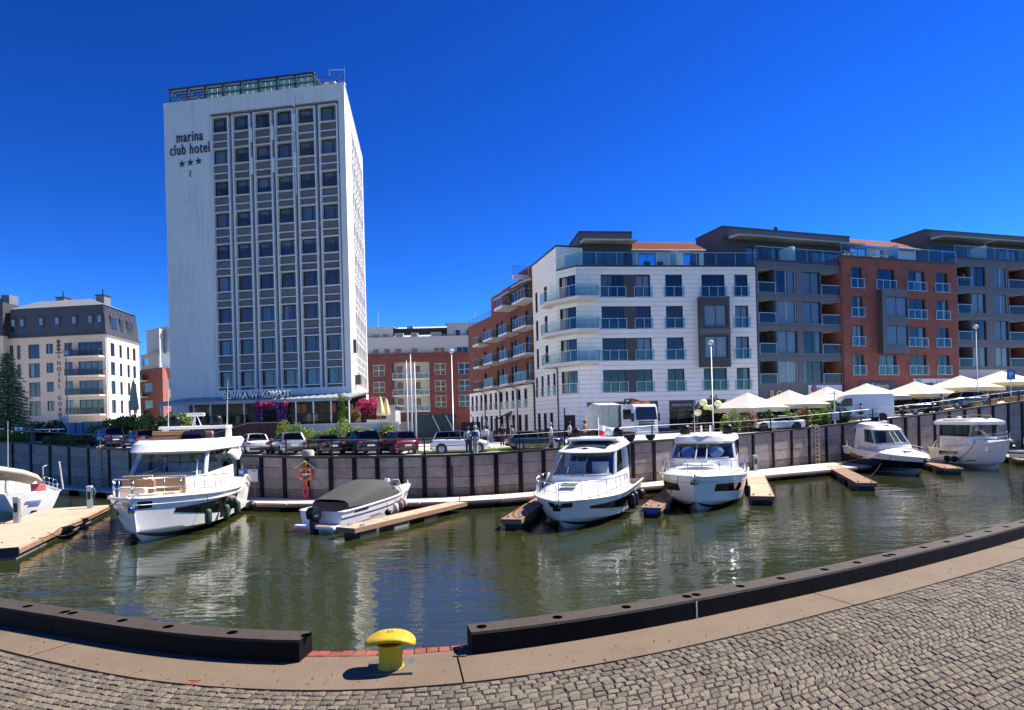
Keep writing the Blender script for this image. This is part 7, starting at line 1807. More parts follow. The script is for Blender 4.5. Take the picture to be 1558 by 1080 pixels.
# ================================================================== NEAR QUAY FURNITURE
M_YEL = pm('yellow_paint', (.52,.36,.008), .58, var=.14, sc_=14, bump=.18, bsc=45, stain=(.27,.15,.025), stain_sc=7)
M_PLATEST = pm('base_plate_steel', (.10,.095,.08), .75, var=.35, sc_=10, bump=.3, stain=(.19,.10,.045), stain_sc=4)
c = on_z(594, 1019, NZ)
bo = thing('mooring_bollard', 'yellow cast mooring bollard with mushroom cap on a steel base plate', 'bollard', (c.x, c.y+.02, NZ), math.radians(4)); bo.scale = (.93,.93,.77)
m = MB(); m.box(-.165,.165,-.13,.14,.001,.022); m.build('base_plate', M_PLATEST, bo, bevel=.006)
m = MB(); m.lathe([(.096,.02),(.090,.035),(.084,.06),(.083,.19),(.09,.215),(.10,.228)], 32); m.build('column', M_YEL, bo, smooth=math.radians(45))
# cap: a long saddle, drooping at both ends
rows = []; nx = 25
for i in range(nx):
    u = -1+2*i/(nx-1); x = .182*math.copysign(abs(u)**.85, u); w_ = .105*(max(0,1-abs(u)**3.2))**.5+.012; zc_ = .232+.062*(1-abs(u)**2.2); th = .040+.012*(1-u*u)
    r = []
    for k in range(16):
        a = 2*PI*k/16; cy, sz = math.cos(a), math.sin(a); r.append((x, w_*math.copysign(abs(cy)**.8, cy), zc_-.012+(th*.75 if sz > 0 else th*.6)*math.copysign(abs(sz)**.8, sz)))
    rows.append(r)
m = MB(); m.grid(rows, closed=True); m.poly(rows[0]); m.poly(list(reversed(rows[-1]))); m.build('cap', M_YEL, bo, smooth=math.radians(60))
text('cap_number', '20', .055, pm('number_grey', (.10,.08,.02), .7), bo, (-.002,-.012,.3225), rot=(0,0,0), ext=.0006, align='CENTER')
tag(MB().box(-.045,.045,-.02,.02,.001,.010).build('steel_tab', M_PLATEST, None, loc=tuple(on_z(700,998,NZ))), 'small flat steel tab on the concrete at the beam end', 'tab')
# grit, crumbs and dry leaf bits lying on the quay
rng = random.Random(77); m = MB()
for k in range(420):
    j = rng.randrange(len(INN)); p = INN[j]+INn[j]*abs(rng.gauss(0,.16)) if k % 3 else INN[j]-INn[j]*rng.uniform(0,1.6)
    s_ = rng.uniform(.003,.009); zz = NZ+.006; a = rng.uniform(0,6.28); i = len(m.v)
    for q in range(4): m.v.append((p[0]+s_*math.cos(a+q*1.57)*(1.6 if q % 2 else .7), p[1]+s_*math.sin(a+q*1.57)*(1.6 if q % 2 else .7), zz+rng.uniform(0,.004)))
    m.v.append((p[0],p[1],zz+s_*.6)); m.f += [(i,i+1,i+4),(i+1,i+2,i+4),(i+2,i+3,i+4),(i+3,i,i+4)]
struct(m.build('litter', pm('dry_bits', (.06,.045,.028), .9, var=.5, sc_=30), None), 'stuff')
# red spray mark on the concrete
c = on_z(289, 1040, NZ); m = MB(); m.bar((c.x-.03,c.y+.05,NZ+.0045),(c.x+.045,c.y+.045,NZ+.0045),.012,.001); m.bar((c.x+.045,c.y+.045,NZ+.0045),(c.x-.02,c.y-.01,NZ+.0045),.012,.001); m.bar((c.x-.02,c.y-.01,NZ+.0045),(c.x+.05,c.y-.02,NZ+.0045),.012,.001)
tag(m.build('spray_mark', pm('red_spray', (.38,.06,.04), .8), None), 'faint red sprayed mark on the concrete apron', 'paint mark')

# ================================================================== PLANTS
def leaves(m, c, r, n, s, rng, hollow=.45, tint=(0,1), flat=0.):
    for k in range(n):
        while True:
            p = Vector((rng.uniform(-1,1), rng.uniform(-1,1), rng.uniform(-1,1)))
            if hollow < p.length <= 1: break
        q = Vector((c[0]+p.x*r[0], c[1]+p.y*r[1], c[2]+p.z*r[2])); u = Vector((rng.gauss(0,1), rng.gauss(0,1), rng.gauss(0,1)*(1-flat)+.01)).normalized(); v = u.orthogonal().normalized()
        v.rotate(Matrix.Rotation(rng.uniform(0,6.28), 3, u)); a = s*rng.uniform(.6,1.3); i = len(m.v); tt = rng.uniform(*tint)
        m.v += [tuple(q-u*a), tuple(q+v*a*.5), tuple(q+u*a), tuple(q-v*a*.5)]; m.f.append((i,i+1,i+2,i+3)); m.t += [(tt,tt,tt,1)]*4
LG = leaf_mat('hedge_leaf', (.035,.075,.012), (.13,.20,.03)); LB_ = leaf_mat('bright_leaf', (.09,.17,.015), (.26,.36,.05)); LH = leaf_mat('vine_leaf', (.05,.10,.015), (.28,.38,.09)); LD = leaf_mat('dark_leaf', (.012,.03,.010), (.05,.085,.025)); LS = leaf_mat('spruce_needle', (.07,.15,.06), (.26,.38,.17), .25); LP = leaf_mat('magenta_bract', (.45,.02,.12), (.75,.10,.26)); LV = leaf_mat('violet_petal', (.10,.03,.22), (.40,.08,.35)); LO = leaf_mat('olive_leaf', (.07,.085,.025), (.22,.22,.06)); LBr = leaf_mat('dry_leaf', (.16,.10,.05), (.30,.22,.11))
M_BARK = pm('bark', (.09,.06,.04), .9, var=.3)
def hedge(name, label, cat, p, q, z0, h, w, mat, n, s, seed, group=None, bump_=.25, clump=1.2):
    """a hedge between two plan points, woody stems inside"""
    rng = random.Random(seed); p = Vector(p); q = Vector(q); L = (q-p).length; d = (q-p)/L; t = thing(name, label, cat, (p.x,p.y,z0), math.atan2(d.y,d.x), group)
    m = MB(); k = max(2, int(L/clump))
    for i in range(k):
        x = L*(i+.5)/k; hh = h*rng.uniform(1-bump_,1+bump_); t0 = rng.uniform(0,.55)
        leaves(m, (x, rng.uniform(-.15,.15)*w, hh*.5), (L/k*.75, w*.55, hh*.56), n//k, s, rng, .3, (t0, t0+.45))
    m.build('foliage', mat, t, fix=False)
    m = MB()
    for i in range(k): x = L*(i+.5)/k; m.tube([(x,0,-.05),(x+.1,0,h*.4),(x+rng.uniform(-.2,.2),rng.uniform(-.2,.2),h*.85)], [.05,.035,.012], 5)
    m.build('stems', M_BARK, t)
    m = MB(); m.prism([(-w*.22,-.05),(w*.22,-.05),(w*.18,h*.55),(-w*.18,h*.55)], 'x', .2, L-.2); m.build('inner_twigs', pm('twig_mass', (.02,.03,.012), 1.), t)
    return t
# spruce at the left edge
b = on_y(14, 655, 66); rng = random.Random(11); sp = thing('spruce_tree', 'blue-green spruce at the left edge in front of the mansard hotel', 'tree', (b.x, b.y, 3.9)); topz = on_y(14, 533, 66).z-3.9
MB().tube([(0,0,-.1),(0,0,topz*.5),(0,0,topz)], [.22,.12,.02], 8).build('trunk', M_BARK, sp); m = MB(); br = MB()
z = .5
while z < topz-.15:
    f = 1-z/topz; R = 2.9*f**.8+.12; nb = int(8+6*f); ph = rng.uniform(0,6)
    for k in range(nb):
        a = ph+2*PI*k/nb+rng.uniform(-.2,.2); r = R*rng.uniform(.75,1.1); dr = r*.28; t0 = rng.uniform(0,.7)
        d = Vector((math.cos(a),math.sin(a),0)); br.tube([(0,0,z),tuple(d*r*.5+Vector((0,0,z-dr*.3))),tuple(d*r+Vector((0,0,z-dr)))], [.03,.02,.006], 4)
        for j in range(int(10+r*16)):
            g = rng.uniform(.15,1.05); q = d*r*g+Vector((rng.gauss(0,.10+.1*r*g*.5),rng.gauss(0,.10+.1*r*g*.5),z-dr*g+rng.gauss(0,.06)))
            u = (d+Vector((rng.gauss(0,.5),rng.gauss(0,.5),rng.gauss(-.15,.3)))).normalized()*.17; v = u.orthogonal().normalized(); v.rotate(Matrix.Rotation(rng.uniform(0,6.28),3,u.normalized())); v *= .05; i = len(m.v)
            m.v += [tuple(q-u), tuple(q+v), tuple(q+u), tuple(q-v)]; m.f.append((i,i+1,i+2,i+3)); tt = t0+rng.uniform(0,.3); m.t += [(tt,tt,tt,1)]*4
    z += .26+.16*f
m.build('crown', LS, sp, fix=False); br.build('branches', M_BARK, sp)
def P3(px, D): a, _ = ray(px, 650); return (a*D, D)
hedge('hedge', 'tall leafy vine hedge beside the dark navy crossover', 'hedge', P3(158,57), P3(292,55.5), 4.0, 2.35, 1.5, LH, 9000, .15, 21, bump_=.12)
hedge('hedge', 'bright yellow-green hedge behind the parked row of cars', 'hedge', P3(425,48.5), P3(568,48.5), gz(-14), 1.95, 1.4, LB_, 6500, .10, 22, bump_=.25, clump=.9)
hedge('shrub', 'bright low shrub under the spruce at the left edge', 'shrub', P3(-25,62), P3(42,61), 4.0, 1.5, 1.6, LB_, 2200, .12, 23)
hedge('hedge', 'black-green clipped hedge behind the white barrier', 'hedge', P3(48,63), P3(96,63), 4.0, 2.1, 1.0, LD, 2600, .12, 24, bump_=.08)
hedge('grass_clump', 'yellowish grass clump along the quay left of the navy crossover', 'grass clump', P3(66,57.4), P3(140,55.0), gz(-40)+.1, .75, .8, LO, 2600, .12, 25, clump=.7)
hedge('shrub', 'small green shrub right of the blue fence', 'shrub', P3(140,60), P3(162,59), 3.9, 1.6, 1.2, LB_, 1400, .12, 26)
hedge('hedge', 'dark green clipped hedge at the foot of the brick street block', 'hedge', P3(752,60), P3(778,60), gz(0), 1.2, 1.0, LD, 1500, .1, 27, bump_=.08)
hedge('shrub', 'green shrub on the grey terrace wall in front of the dark brick block', 'shrub', P3(634,76), P3(660,76), 5.0, 1.3, 1.2, LG, 1200, .13, 28)
hedge('bougainvillea', 'magenta bougainvillea bush right of the restaurant pavilion', 'flowering bush', P3(545,60.), P3(577,60.), 5.6, 1.9, 1.4, LP, 2600, .11, 29)
hedge('shrub', 'dry brown shrub beside the magenta bougainvillea', 'shrub', P3(531,59.), P3(548,59.), 4.6, 2.4, 1.0, LBr, 1300, .10, 30)
hedge('shrub', 'green shrub below the closed yellow parasols', 'shrub', P3(562,54), P3(600,54), 3.2, 1.9, 1.2, LB_, 1600, .12, 31, bump_=.35)
# lawn tufts by the side-on cars
rng = random.Random(5); m = MB()
for k in range(5200):
    x = rng.uniform(-7.3,7.8); y = wall_y(x)+rng.uniform(2.65,6.4); h = rng.uniform(.05,.16); i = len(m.v); a = rng.uniform(0,6.28); dx, dy = .02*math.cos(a), .02*math.sin(a); g0 = gz(x)+.01; tt = rng.random()
    m.v += [(x-dx,y-dy,g0),(x+dx,y+dy,g0),(x+rng.uniform(-.05,.05),y+rng.uniform(-.05,.05),g0+h)]; m.f.append((i,i+1,i+2)); m.t += [(tt,tt,tt,1)]*3
struct(m.build('grass', LB_, None, fix=False), 'stuff')

# ================================================================== RESTAURANT PAVILION
r0, r1 = W2(243, 61.0), W2(531, 58.2)
rs = thing('restaurant_pavilion', 'glazed restaurant pavilion with metal roof at the foot of the white hotel', 'pavilion', (r0.x, r0.y, 0)); RF = PFace(rs, r0, r1); W = RF.W
ze = RF.z(390, 609); zf_ = RF.z(390, 647); M_RF = pm('pavilion_roof', (.16,.19,.19), .35, m=.5, var=.1)
RF.part('roof', MB().prism([(-.3,ze-.12),(-.3,ze),(4.2,ze+.62),(4.2,ze+.45)], 'x', -.2, W+.1), M_RF)
m = MB()
for x in np.arange(0, W, .62): m.bar((x,-.3,ze+.03),(x,4.2,ze+.65),.07,.10)
RF.part('roof_seam', m, pm('pale_seam', (.55,.57,.56), .4, m=.3))
RF.box('fascia', -.25, W+.15, -.38, -.31, ze-.28, ze+.02, pm('fascia_grey', (.35,.36,.36), .5)); RF.box('deck', -.3, W+.3, -.6, 4.3, 3.2, zf_, pm('terrace_wall_grey', (.30,.29,.28), .85, var=.15))
RF.box('back_wall', .1, W-.1, 3.9, 4.1, zf_, ze+.4, pm('dark_brown_wall', (.035,.025,.02), .8))
for k, x in enumerate(np.linspace(.1, W-.1, 12)): RF.box('post', x-.05, x+.05, -.3, -.2, zf_, ze-.12, M_WHITE2)
for k in range(11):
    xa, xb = .1+(W-.2)*k/11+.08, .1+(W-.2)*(k+1)/11-.08
    if k not in (6,): RF.part('glass_panel', MB().quad((xa,-.25,zf_+.1),(xb,-.25,zf_+.1),(xb,-.25,ze-.3),(xa,-.25,ze-.3)), MATS.get('pavilion_glass') or glass_mat('pavilion_glass', (.93,.95,.95), .25))
m = MB(); m.box(0, W, -.55, -.5, zf_+.95, zf_+1.0)
for x in np.linspace(.05, W-.05, 40): m.box(x-.012,x+.012,-.54,-.51,zf_,zf_+.95)
RF.part('terrace_railing', m, M_RAIL)
rng = random.Random(9)
MO = pm('orange_cloth', (.55,.12,.04), .8, var=.2); MBn = pm('brown_curtain', (.22,.09,.045), .9, var=.3); MW_ = pm('wicker', (.45,.30,.12), .8, var=.2)
for px in (301,320,372,455,463,507): x = RF.x(px,630,1.2); m = MB(); m.lathe([(.1,-.5),(.24,-.4),(.26,.3),(.1,.45),(.02,.45)], 10, (x,1.2,ze-.85)); RF.part('hanging_lantern', m, MO, smooth=True)
for px in (312,352,363,466,478,490,497): x = RF.x(px,630,2.5); m = MB(); m.grid([[(x-.4+.1*j,2.5+.06*math.sin(j*2.2),zf_+.1) for j in range(9)],[(x-.4+.1*j,2.5+.06*math.sin(j*2.2),ze-.3) for j in range(9)]]); RF.part('curtain', m, MBn, smooth=True)
for px in (247,273,285,310,335,362,480,470): x = RF.x(px,640,.3); m = MB(); m.lathe([(.30,-.02),(.31,.02)], 14, (x,.3,zf_+.62), 'y', sx=.8, sy=1.35); m.box(x-.25,x+.25,.3,.75,zf_+.32,zf_+.38); RF.part('wicker_chair', m, MW_)
m = MB()
for px in range(395,440,3):
    for yy in (rng.uniform(613,622), ): x, z = RF.at(px, yy); leaves(m, (x,-.5,z), (.35,.25,.3), 34, .10, rng, 0)
for px in (397,399,402,428,432,436,438):
    for yy in range(620,648,5): x, z = RF.at(px, yy); leaves(m, (x,-.5,z), (.3,.25,.35), 22, .10, rng, 0)
m2 = RF.part('flower_arch', m, LV)
m = MB()
for px in (404,412,420,396,438):
    x, z = RF.at(px, 616); leaves(m, (x,-.6,z), (.4,.25,.35), 60, .10, rng, 0)
RF.part('flower_arch', m, LP)
m = MB()
for yy in range(603,650,4): x, z = RF.at(524+rng.uniform(-2,3), yy); leaves(m, (x,-.5,z), (.35,.25,.35), 40, .11, rng, 0)
RF.part('climbing_vine', m, LB_)
text('sign_letters', 'ŚLIWKA  W  KOMPOT', .92, pm('white_letter', (.85,.85,.85), .4), rs, (RF.x(340,600), -.1, ze+.22), mtx=RF.m, ext=.05, sx=.74, bold=.012); text('sign_letter_outline', 'ŚLIWKA  W  KOMPOT', .92, M_FRAME, rs, (RF.x(340,600)+.03, .03, ze+.19), mtx=RF.m, ext=.03, sx=.74, bold=.05)  # second text: larger dark copy behind, the letters' own outline
m = MB()
for x in np.linspace(RF.x(342,600), RF.x(412,600), 7): m.bar((x,.2,ze+.05),(x,.2,ze+.4),.05,.05)
RF.part('sign_bracket', m, M_ALU)
# brown slat fence and low wall
q0_, q1_ = W2(290, 53.5), W2(427, 52.5); fn = thing('slat_fence', 'dark brown slatted fence below the restaurant terrace', 'fence', (q0_.x, q0_.y, 0)); SF_ = PFace(fn, q0_, q1_); z0, z1 = SF_.z(360, 676), SF_.z(360, 645)
me = MB().box(-.035,.035,0,.04,0,z1-z0).mesh('slat', pm('brown_slat', (.10,.035,.022), .7, var=.2, obj_rand=.25)); n = 90
for k in range(n): put('slat', me, fn, mtx=SF_.m @ Matrix.Translation((SF_.W*(k+.5)/n, 0, z0)))
SF_.box('top_rail', 0, SF_.W, -.03, .07, z1, z1+.06, MATS['brown_slat']); SF_.box('end_post', SF_.W-.28, SF_.W+.08, -.1, .1, z0, z1+.1, pm('rust_post', (.30,.09,.04), .7)); SF_.box('backing', 0, SF_.W, .05, .08, z0, z1, M_DARKIN)
SF_.part('handrail', MB().tube([(SF_.W*.2,-.1,z0+.9),(SF_.W*.62,-.1,z1+.05),(SF_.W*.95,-.1,z1+.05)], .03, 6), M_ALU)
q0_, q1_ = W2(428, 53), W2(603, 54.5); lw = thing('low_wall', 'low pale grey terrace wall right of the brown slat fence', 'wall', (q0_.x, q0_.y, 0)); LW_ = PFace(lw, q0_, q1_); LW_.box('wall_body', 0, LW_.W, 0, .5, 3.0, LW_.z(500,646), pm('pale_concrete', (.50,.48,.46), .85, var=.1)); LW_.box('wall_cap', -.05, LW_.W+.05, -.06, .56, LW_.z(500,646)+.002, LW_.z(500,645)+.05, M_SLAB)
q0_, q1_ = W2(590, 70), W2(668, 70); lw = thing('ramp_wall', 'grey concrete ramp wall in front of the dark brick block', 'wall', (q0_.x, q0_.y, 0)); LW_ = PFace(lw, q0_, q1_); LW_.box('wall_body', 0, LW_.W, 0, .4, 2.9, LW_.z(630,643), pm('grey_concrete', (.27,.27,.28), .85, var=.12)); LW_.box('wall_cap', -.05, LW_.W+.05, -.05, .45, LW_.z(630,643)+.002, LW_.z(630,643)+.12, M_LTG)
# small hut with sloped roof beside the hotel
q = W2(552, 66); ht = thing('kiosk', 'small pale kiosk with flat roof between hotel and closed parasols', 'kiosk', (q.x, q.y, 5.0)); MB().box(-.3,3.2,0,3,0,1.9).build('wall', M_LTG, ht); MB().box(-.5,3.5,-.4,3.2,1.9,2.05).build('roof', M_ALU, ht); MB().box(.8,2.2,-.03,-.002,.6,1.5).build('window', M_DARKIN, ht)
for k, px in enumerate((552,545)): pass
# ================================================================== PARASOLS
M_CANV = pm('cream_canvas', (.66,.61,.53), .85, var=.05); M_CANVY = pm('yellow_canvas', (.70,.58,.30), .85, var=.08); M_VAL = pm('cream_valance', (.62,.52,.34), .85, var=.1)
def parasol(label, px, py, D, w_, vm=None):
    tp = on_y(px, py, D); g0 = gz(tp.x); t = thing('cafe_parasol', label, 'parasol', (tp.x, tp.y, g0), math.radians(rng.uniform(14,26)), 'cafe parasols along the quay'); hz = tp.z-g0; h = w_/2*1.06; ez = hz-1.5
    m = MB(); c = [(-h,-h),(h,-h),(h,h),(-h,h)]
    for k in range(4):
        a, b = Vector(c[k]), Vector(c[(k+1)%4]); rows = []
        for i in range(6):
            f = i/5; zz = hz-(hz-ez)*(f**.92); rows.append([(a.lerp(b,j/6).x*f, a.lerp(b,j/6).y*f, zz-.10*f*math.sin(PI*j/6)*(-1)*.3) for j in range(7)])
        m.grid(rows)
    m.build('canopy', M_CANV, t, smooth=math.radians(20)); m = MB()
    for k in range(4):
        a, b = Vector(c[k]), Vector(c[(k+1)%4]); top = [(*a.lerp(b,j/12),ez) for j in range(13)]; bot = [(*(a.lerp(b,j/12)*1.005),ez-.42+.06*(j%2)) for j in range(13)]; m.grid([top,bot])
    m.build('valance', vm or M_VAL, t); MB().tube([(0,0,0),(0,0,hz)], .04, 8).build('pole', M_FRAMEW, t); MB().box(-.5,.5,-.5,.5,0,.12).build('base', M_GREYPAN, t)
    m = MB()
    for k in range(4): m.bar((0,0,hz-.12),(c[k][0]*.98,c[k][1]*.98,ez-.02),.04,.03)
    m.build('rib', M_TEAK, t); return t
rng = random.Random(2)
for px, py, D, w_, lab in ((1137,597,59.5,4.9,'cream parasol furthest left of the cafe row, above the convertible'),(1200,593,62.3,5.0,'second cream parasol from the left, below the gold letters'),(1258,588,64.8,5.0,'third cream parasol from the left, over the white shop sign'),(1318,583,67.3,5.4,'large cream parasol rising behind the white delivery van'),(1392,580,69.3,5.6,'cream parasol right of the van, in front of the cafe sign'),(1461,571,71.2,5.6,'cream parasol above the grey-green people carrier'),(1523,564,73.6,5.8,'cream parasol furthest right beside the blue parking sign')): parasol(lab, px, py, D, w_, M_CANVY if px > 1350 else None)
def closed_parasol(label, px, y0, y1, D, mat, r=.28):
    b = on_y(px, y1, D); tp = on_y(px, y0, D); t = thing('closed_parasol', label, 'parasol', (b.x, b.y, b.z-.9)); h = tp.z-b.z
    m = MB(); rows = []
    for f, q in ((0,.78),(.06,1.0),(.3,.86),(.6,.62),(.82,.42),(.94,.25),(1.,.06)): rows.append([(r*q*(1+.16*math.cos(6*a))*math.cos(a), r*q*(1+.16*math.cos(6*a))*math.sin(a), .9+h*f) for a in np.linspace(0,2*PI,24,endpoint=False)])
    m.grid(rows, closed=True); m.build('folded_canopy', mat, t, smooth=True); MB().tube([(0,0,-.3),(0,0,.9+h+.1)], .04, 8).build('pole', M_TEAK, t)
closed_parasol('closed yellow parasol left of its twin, beside the bougainvillea', 579, 603, 632, 58, M_CANVY, .36); closed_parasol('closed yellow parasol right of its twin, beside the bougainvillea', 588, 606, 632, 58.5, M_CANVY, .34)
closed_parasol('tall closed olive parasol in front of the mansard hotel', 204, 578, 624, 60, pm('olive_canvas', (.36,.36,.24), .9, var=.1), .42); closed_parasol('closed white parasol by the blue fence, left one', 92.5, 632, 645, 72, M_CANV, .3); closed_parasol('closed white parasol by the blue fence, right one', 98.5, 632, 643, 72, M_CANV, .28)
# cafe planters and furniture under the parasols
LFL = leaf_mat('planter_flower', (.10,.16,.03), (.55,.25,.18))
for k, (pa, pb, D, mt) in enumerate(((1098,1125,55,LB_),(1128,1150,56,LFL),(1152,1176,57,LG),(1180,1212,58,LB_),(1214,1232,58.5,LFL),(1234,1262,59.,LB_),(1262,1290,60.5,LG))):
    p, q = P3(pa,D), P3(pb,D); hedge('planter', ('leafy cafe planter left of the convertible bonnet','flower-speckled planter behind the convertible bonnet','leafy planter behind the convertible windscreen','bright leafy planter behind the convertible tail','flowering planter right of the convertible','bright bushy planter left of the white van','leafy planter hidden behind the van bonnet')[k], 'planter', p, q, gz(p[0]), 1.7, 1.0, mt, 900, .12, 40+k, 'cafe planters', bump_=.3, clump=.6)
gl_ = emis('lantern_globe', (.80,.74,.42), .15)
for k, (px, py) in enumerate(((1070,612.5),(1092,614.5),(1081,620),(1074,619.5),(1062,627.5))):
    c = on_y(px, py, 60.); tag(MB().lathe([(.02,-.34)]+[(.36*math.cos(a),.34*math.sin(a)) for a in np.linspace(-1.4,1.4,9)]+[(.02,.34)], 16).build('globe_lantern', gl_, None, smooth=True, loc=c, scale=(.8 if k in (2,3) else 1,)*3), ('yellow globe lantern, topmost left of the lamp post','yellow globe lantern right of the lamp post','small yellow globe lantern nearest the lamp post','small yellow globe lantern second from the lamp post','lowest yellow globe lantern, over the cafe chairs')[k], 'lantern', 'globe lanterns by the cafe')
hedge('lantern_tree', 'dark leafy potted tree carrying the yellow globe lanterns', 'tree', P3(1060,60.5), P3(1096,60.5), gz(18), 3.2, 1.2, LD, 1700, .14, 55, bump_=.1)
def cafe_chair(label, px, D, rz, mat):
    p = P3(px, D); t = thing('cafe_chair', label, 'chair', (p[0],p[1],gz(p[0])), rz, 'cafe chairs on the quay'); MB().box(-.24,.24,-.24,.24,.42,.48).build('seat', mat, t, bevel=.02); MB().box(-.24,-.2,-.24,.24,.48,.92).build('backrest', mat, t, bevel=.02)
    for x in (-.21,.21):
        for y in (-.21,.21): MB().bar((x,y,0),(x,y,.42),.035).build('leg', M_FRAME, t)
def cafe_table(label, px, D):
    p = P3(px, D); t = thing('cafe_table', label, 'table', (p[0],p[1],gz(p[0])), 0, 'cafe tables on the quay'); MB().lathe([(.40,.70),(.40,.74)], 18).build('tabletop', M_TEAK, t); MB().tube([(0,0,.02),(0,0,.7)], .03, 8).build('leg', M_FRAME, t); MB().lathe([(.25,.0),(.22,.03)], 14).build('base', M_FRAME, t)
MCO = pm('orange_chair', (.45,.14,.05), .7)
for px, D, rz, lab in ((1050,54,.3,'orange cafe chair furthest left by the shop window'),(1062,53.5,2.8,'orange cafe chair second from left by the shop window'),(1078,53.,.2,'dark cafe chair left of the lamp post'),(1366,64,0,'cafe chair left of the small black car'),(1378,64.5,3.,'cafe chair hidden behind the small black car'),(1490,68,.4,'cafe chair left of the seated person'),(1517,68.5,2.7,'cafe chair right of the seated person')): cafe_chair(lab, px, D, rz, MCO if px < 1070 or px > 1480 else M_FRAME)
for px, D, lab in ((1056,53.8,'small cafe table between the orange chairs'),(1372,64.2,'small cafe table right of the white van'),(1497,68.2,'small cafe table beside the seated person')): cafe_table(lab, px, D)
for k, px in enumerate((1486,1508,1540,1555)):
    p = far(px, 1.6); tag(MB().box(-.7,.7,-.3,.3,0,.55).build('flower_box', pm('orange_box', (.42,.24,.08), .8, var=.2), None, bevel=.03, loc=p, rot=(0,0,.4)), ('wooden flower box left of the seated person','wooden flower box below the seated person','wooden flower box right of the seated person','wooden flower box at the right picture edge')[k], 'planter box', 'wooden boxes on the quay')

# ================================================================== LAMPS, POLES, SIGNS
def lamp(label, px, y_base, y_top, D, head=True, r=.07, gz_=None):
    b = on_y(px, y_base, D); tp = on_y(px-(y_base-y_top)*ROLL*0, y_top, D); g0 = gz(b.x) if gz_ is None else gz_; h = tp.z-g0
    t = thing('street_lamp', label, 'street lamp', (b.x, b.y, g0), 0, 'street lamps'); MB().tube([(0,0,0),(0,0,.9),(0,0,.92),(0,0,h-.1)], [r*1.3,r*1.3,r*.8,r*.55], 10).build('pole', pm('lamp_pole', (.45,.47,.48), .4, m=.5), t, smooth=True)
    if head: MB().lathe([(.02,-.16),(.16,-.13),(.26,.0),(.24,.1),(.1,.2),(.02,.21)], 16, (0,0,h)).build('lamp_head', M_PALEROOF, t, smooth=True); MB().lathe([(.14,-.2),(.16,-.13)], 12, (0,0,h)).build('lens', M_WHITE2, t)
    return t
lamp('tall street lamp in front of the mansard hotel', 104, 680, 536, 57); lamp('tall street lamp right of the flagpoles before the brick blocks', 690, 662, 534, 60); lamp('street lamp before the white corner block, beside the globe lanterns', 1085, 655, 521, 55)
lt = lamp('street lamp with purple sign near the rightmost parasol', 1487, 590, 497, 64.6); MB().lathe([(.32,0),(.32,.04)], 18, (0,-.14,lt.children[0].dimensions.z*.30), 'y').build('round_sign', pm('purple_sign', (.25,.04,.35), .5), lt)
for px, yt, lab in ((621,551,'left of the three white flagpoles'),(627.5,541,'tallest middle one of the three white flagpoles'),(633.5,553,'right of the three white flagpoles')):
    b = far(px, 3.0); h = on_y(px, yt, b.y).z-b.z; tag(MB().tube([(0,0,0),(0,0,h*.5),(0,0,h)], [.065,.05,.03], 10).lathe([(.02,-.06),(.06,0),(.02,.06)], 10, (0,0,h+.05)).build('flagpole', M_WHITE2, None, smooth=True, loc=b), lab, 'flagpole', 'white flagpoles')
b = on_z(1272, 701, .5); h = on_y(1272, 594, b.y).z-.5; t = thing('pontoon_light', 'thin white pontoon light pole with grey box beside the black-hulled boat', 'light pole', (b.x, b.y, .5)); MB().tube([(0,0,0),(0,0,h)], [.09,.06], 10).build('pole', M_WHITE2, t); MB().box(-.32,.32,-.2,.1,h*.58,h*.58+.75).build('control_box', pm('grey_box', (.55,.56,.57), .6), t, bevel=.03); MB().tube([(-.5,0,h-.25),(.5,0,h-.25)], .05, 6).build('cross_arm', pm('beige_arm', (.6,.45,.35), .6), t)
b = on_z(689, 754, .5); h = on_y(689, 700, b.y).z-.5; t = thing('mooring_pile', 'dark navy steel mooring pile standing in the main pontoon', 'pile', (b.x, b.y, -1)); MB().tube([(0,0,0),(0,0,1.5+h)], .19, 18).build('tube', pm('navy_steel', (.014,.018,.035), .35), t, smooth=math.radians(40)); MB().lathe([(.2,0),(.2,.06),(.02,.10)], 18, (0,0,1.5+h)).build('cap', M_STEELG, t)
def pedestal(label, px, y0, y1, z=.5, hose=None):
    b = on_z(px, y1, z); h = on_y(px, y0, b.y).z-z; t = thing('service_pedestal', label, 'pedestal', (b.x, b.y, z), .2, 'service pedestals on the pontoons'); MB().box(-.13,.13,-.11,.11,0,h-.12).build('body', M_STEELG, t, bevel=.02); MB().box(-.15,.15,-.13,.13,h-.12,h).build('head', pm('pedestal_head', (.62,.64,.66), .4), t, bevel=.03); MB().box(-.09,.09,-.125,-.112,h*.4,h*.75).build('socket_panel', M_PLAS, t)
    if hose: 
        P = [(.16+.14*math.cos(a), -.02+.02*k*.1, h*.72+.24*math.sin(a)) for k, a in enumerate(np.linspace(0,12.5,34))]; MB().tube(P, .03, 6).build('hose', hose, t, smooth=True)
pedestal('service pedestal at the left edge in front of the sailing yacht', 26, 755, 795); pedestal('service pedestal with teal hose at the flybridge yacht bow', 137, 739, 773, hose=pm('teal_hose', (.02,.17,.18), .5)); pedestal('service pedestal with tan hose on the main pontoon, right of the dark pile', 721, 729, 752.5, hose=pm('tan_hose', (.42,.33,.2), .6)); pedestal('service pedestal with pale green hose right of the oval-hatch cruiser', 1149, 692, 716, hose=pm('mint_hose', (.35,.48,.42), .6))
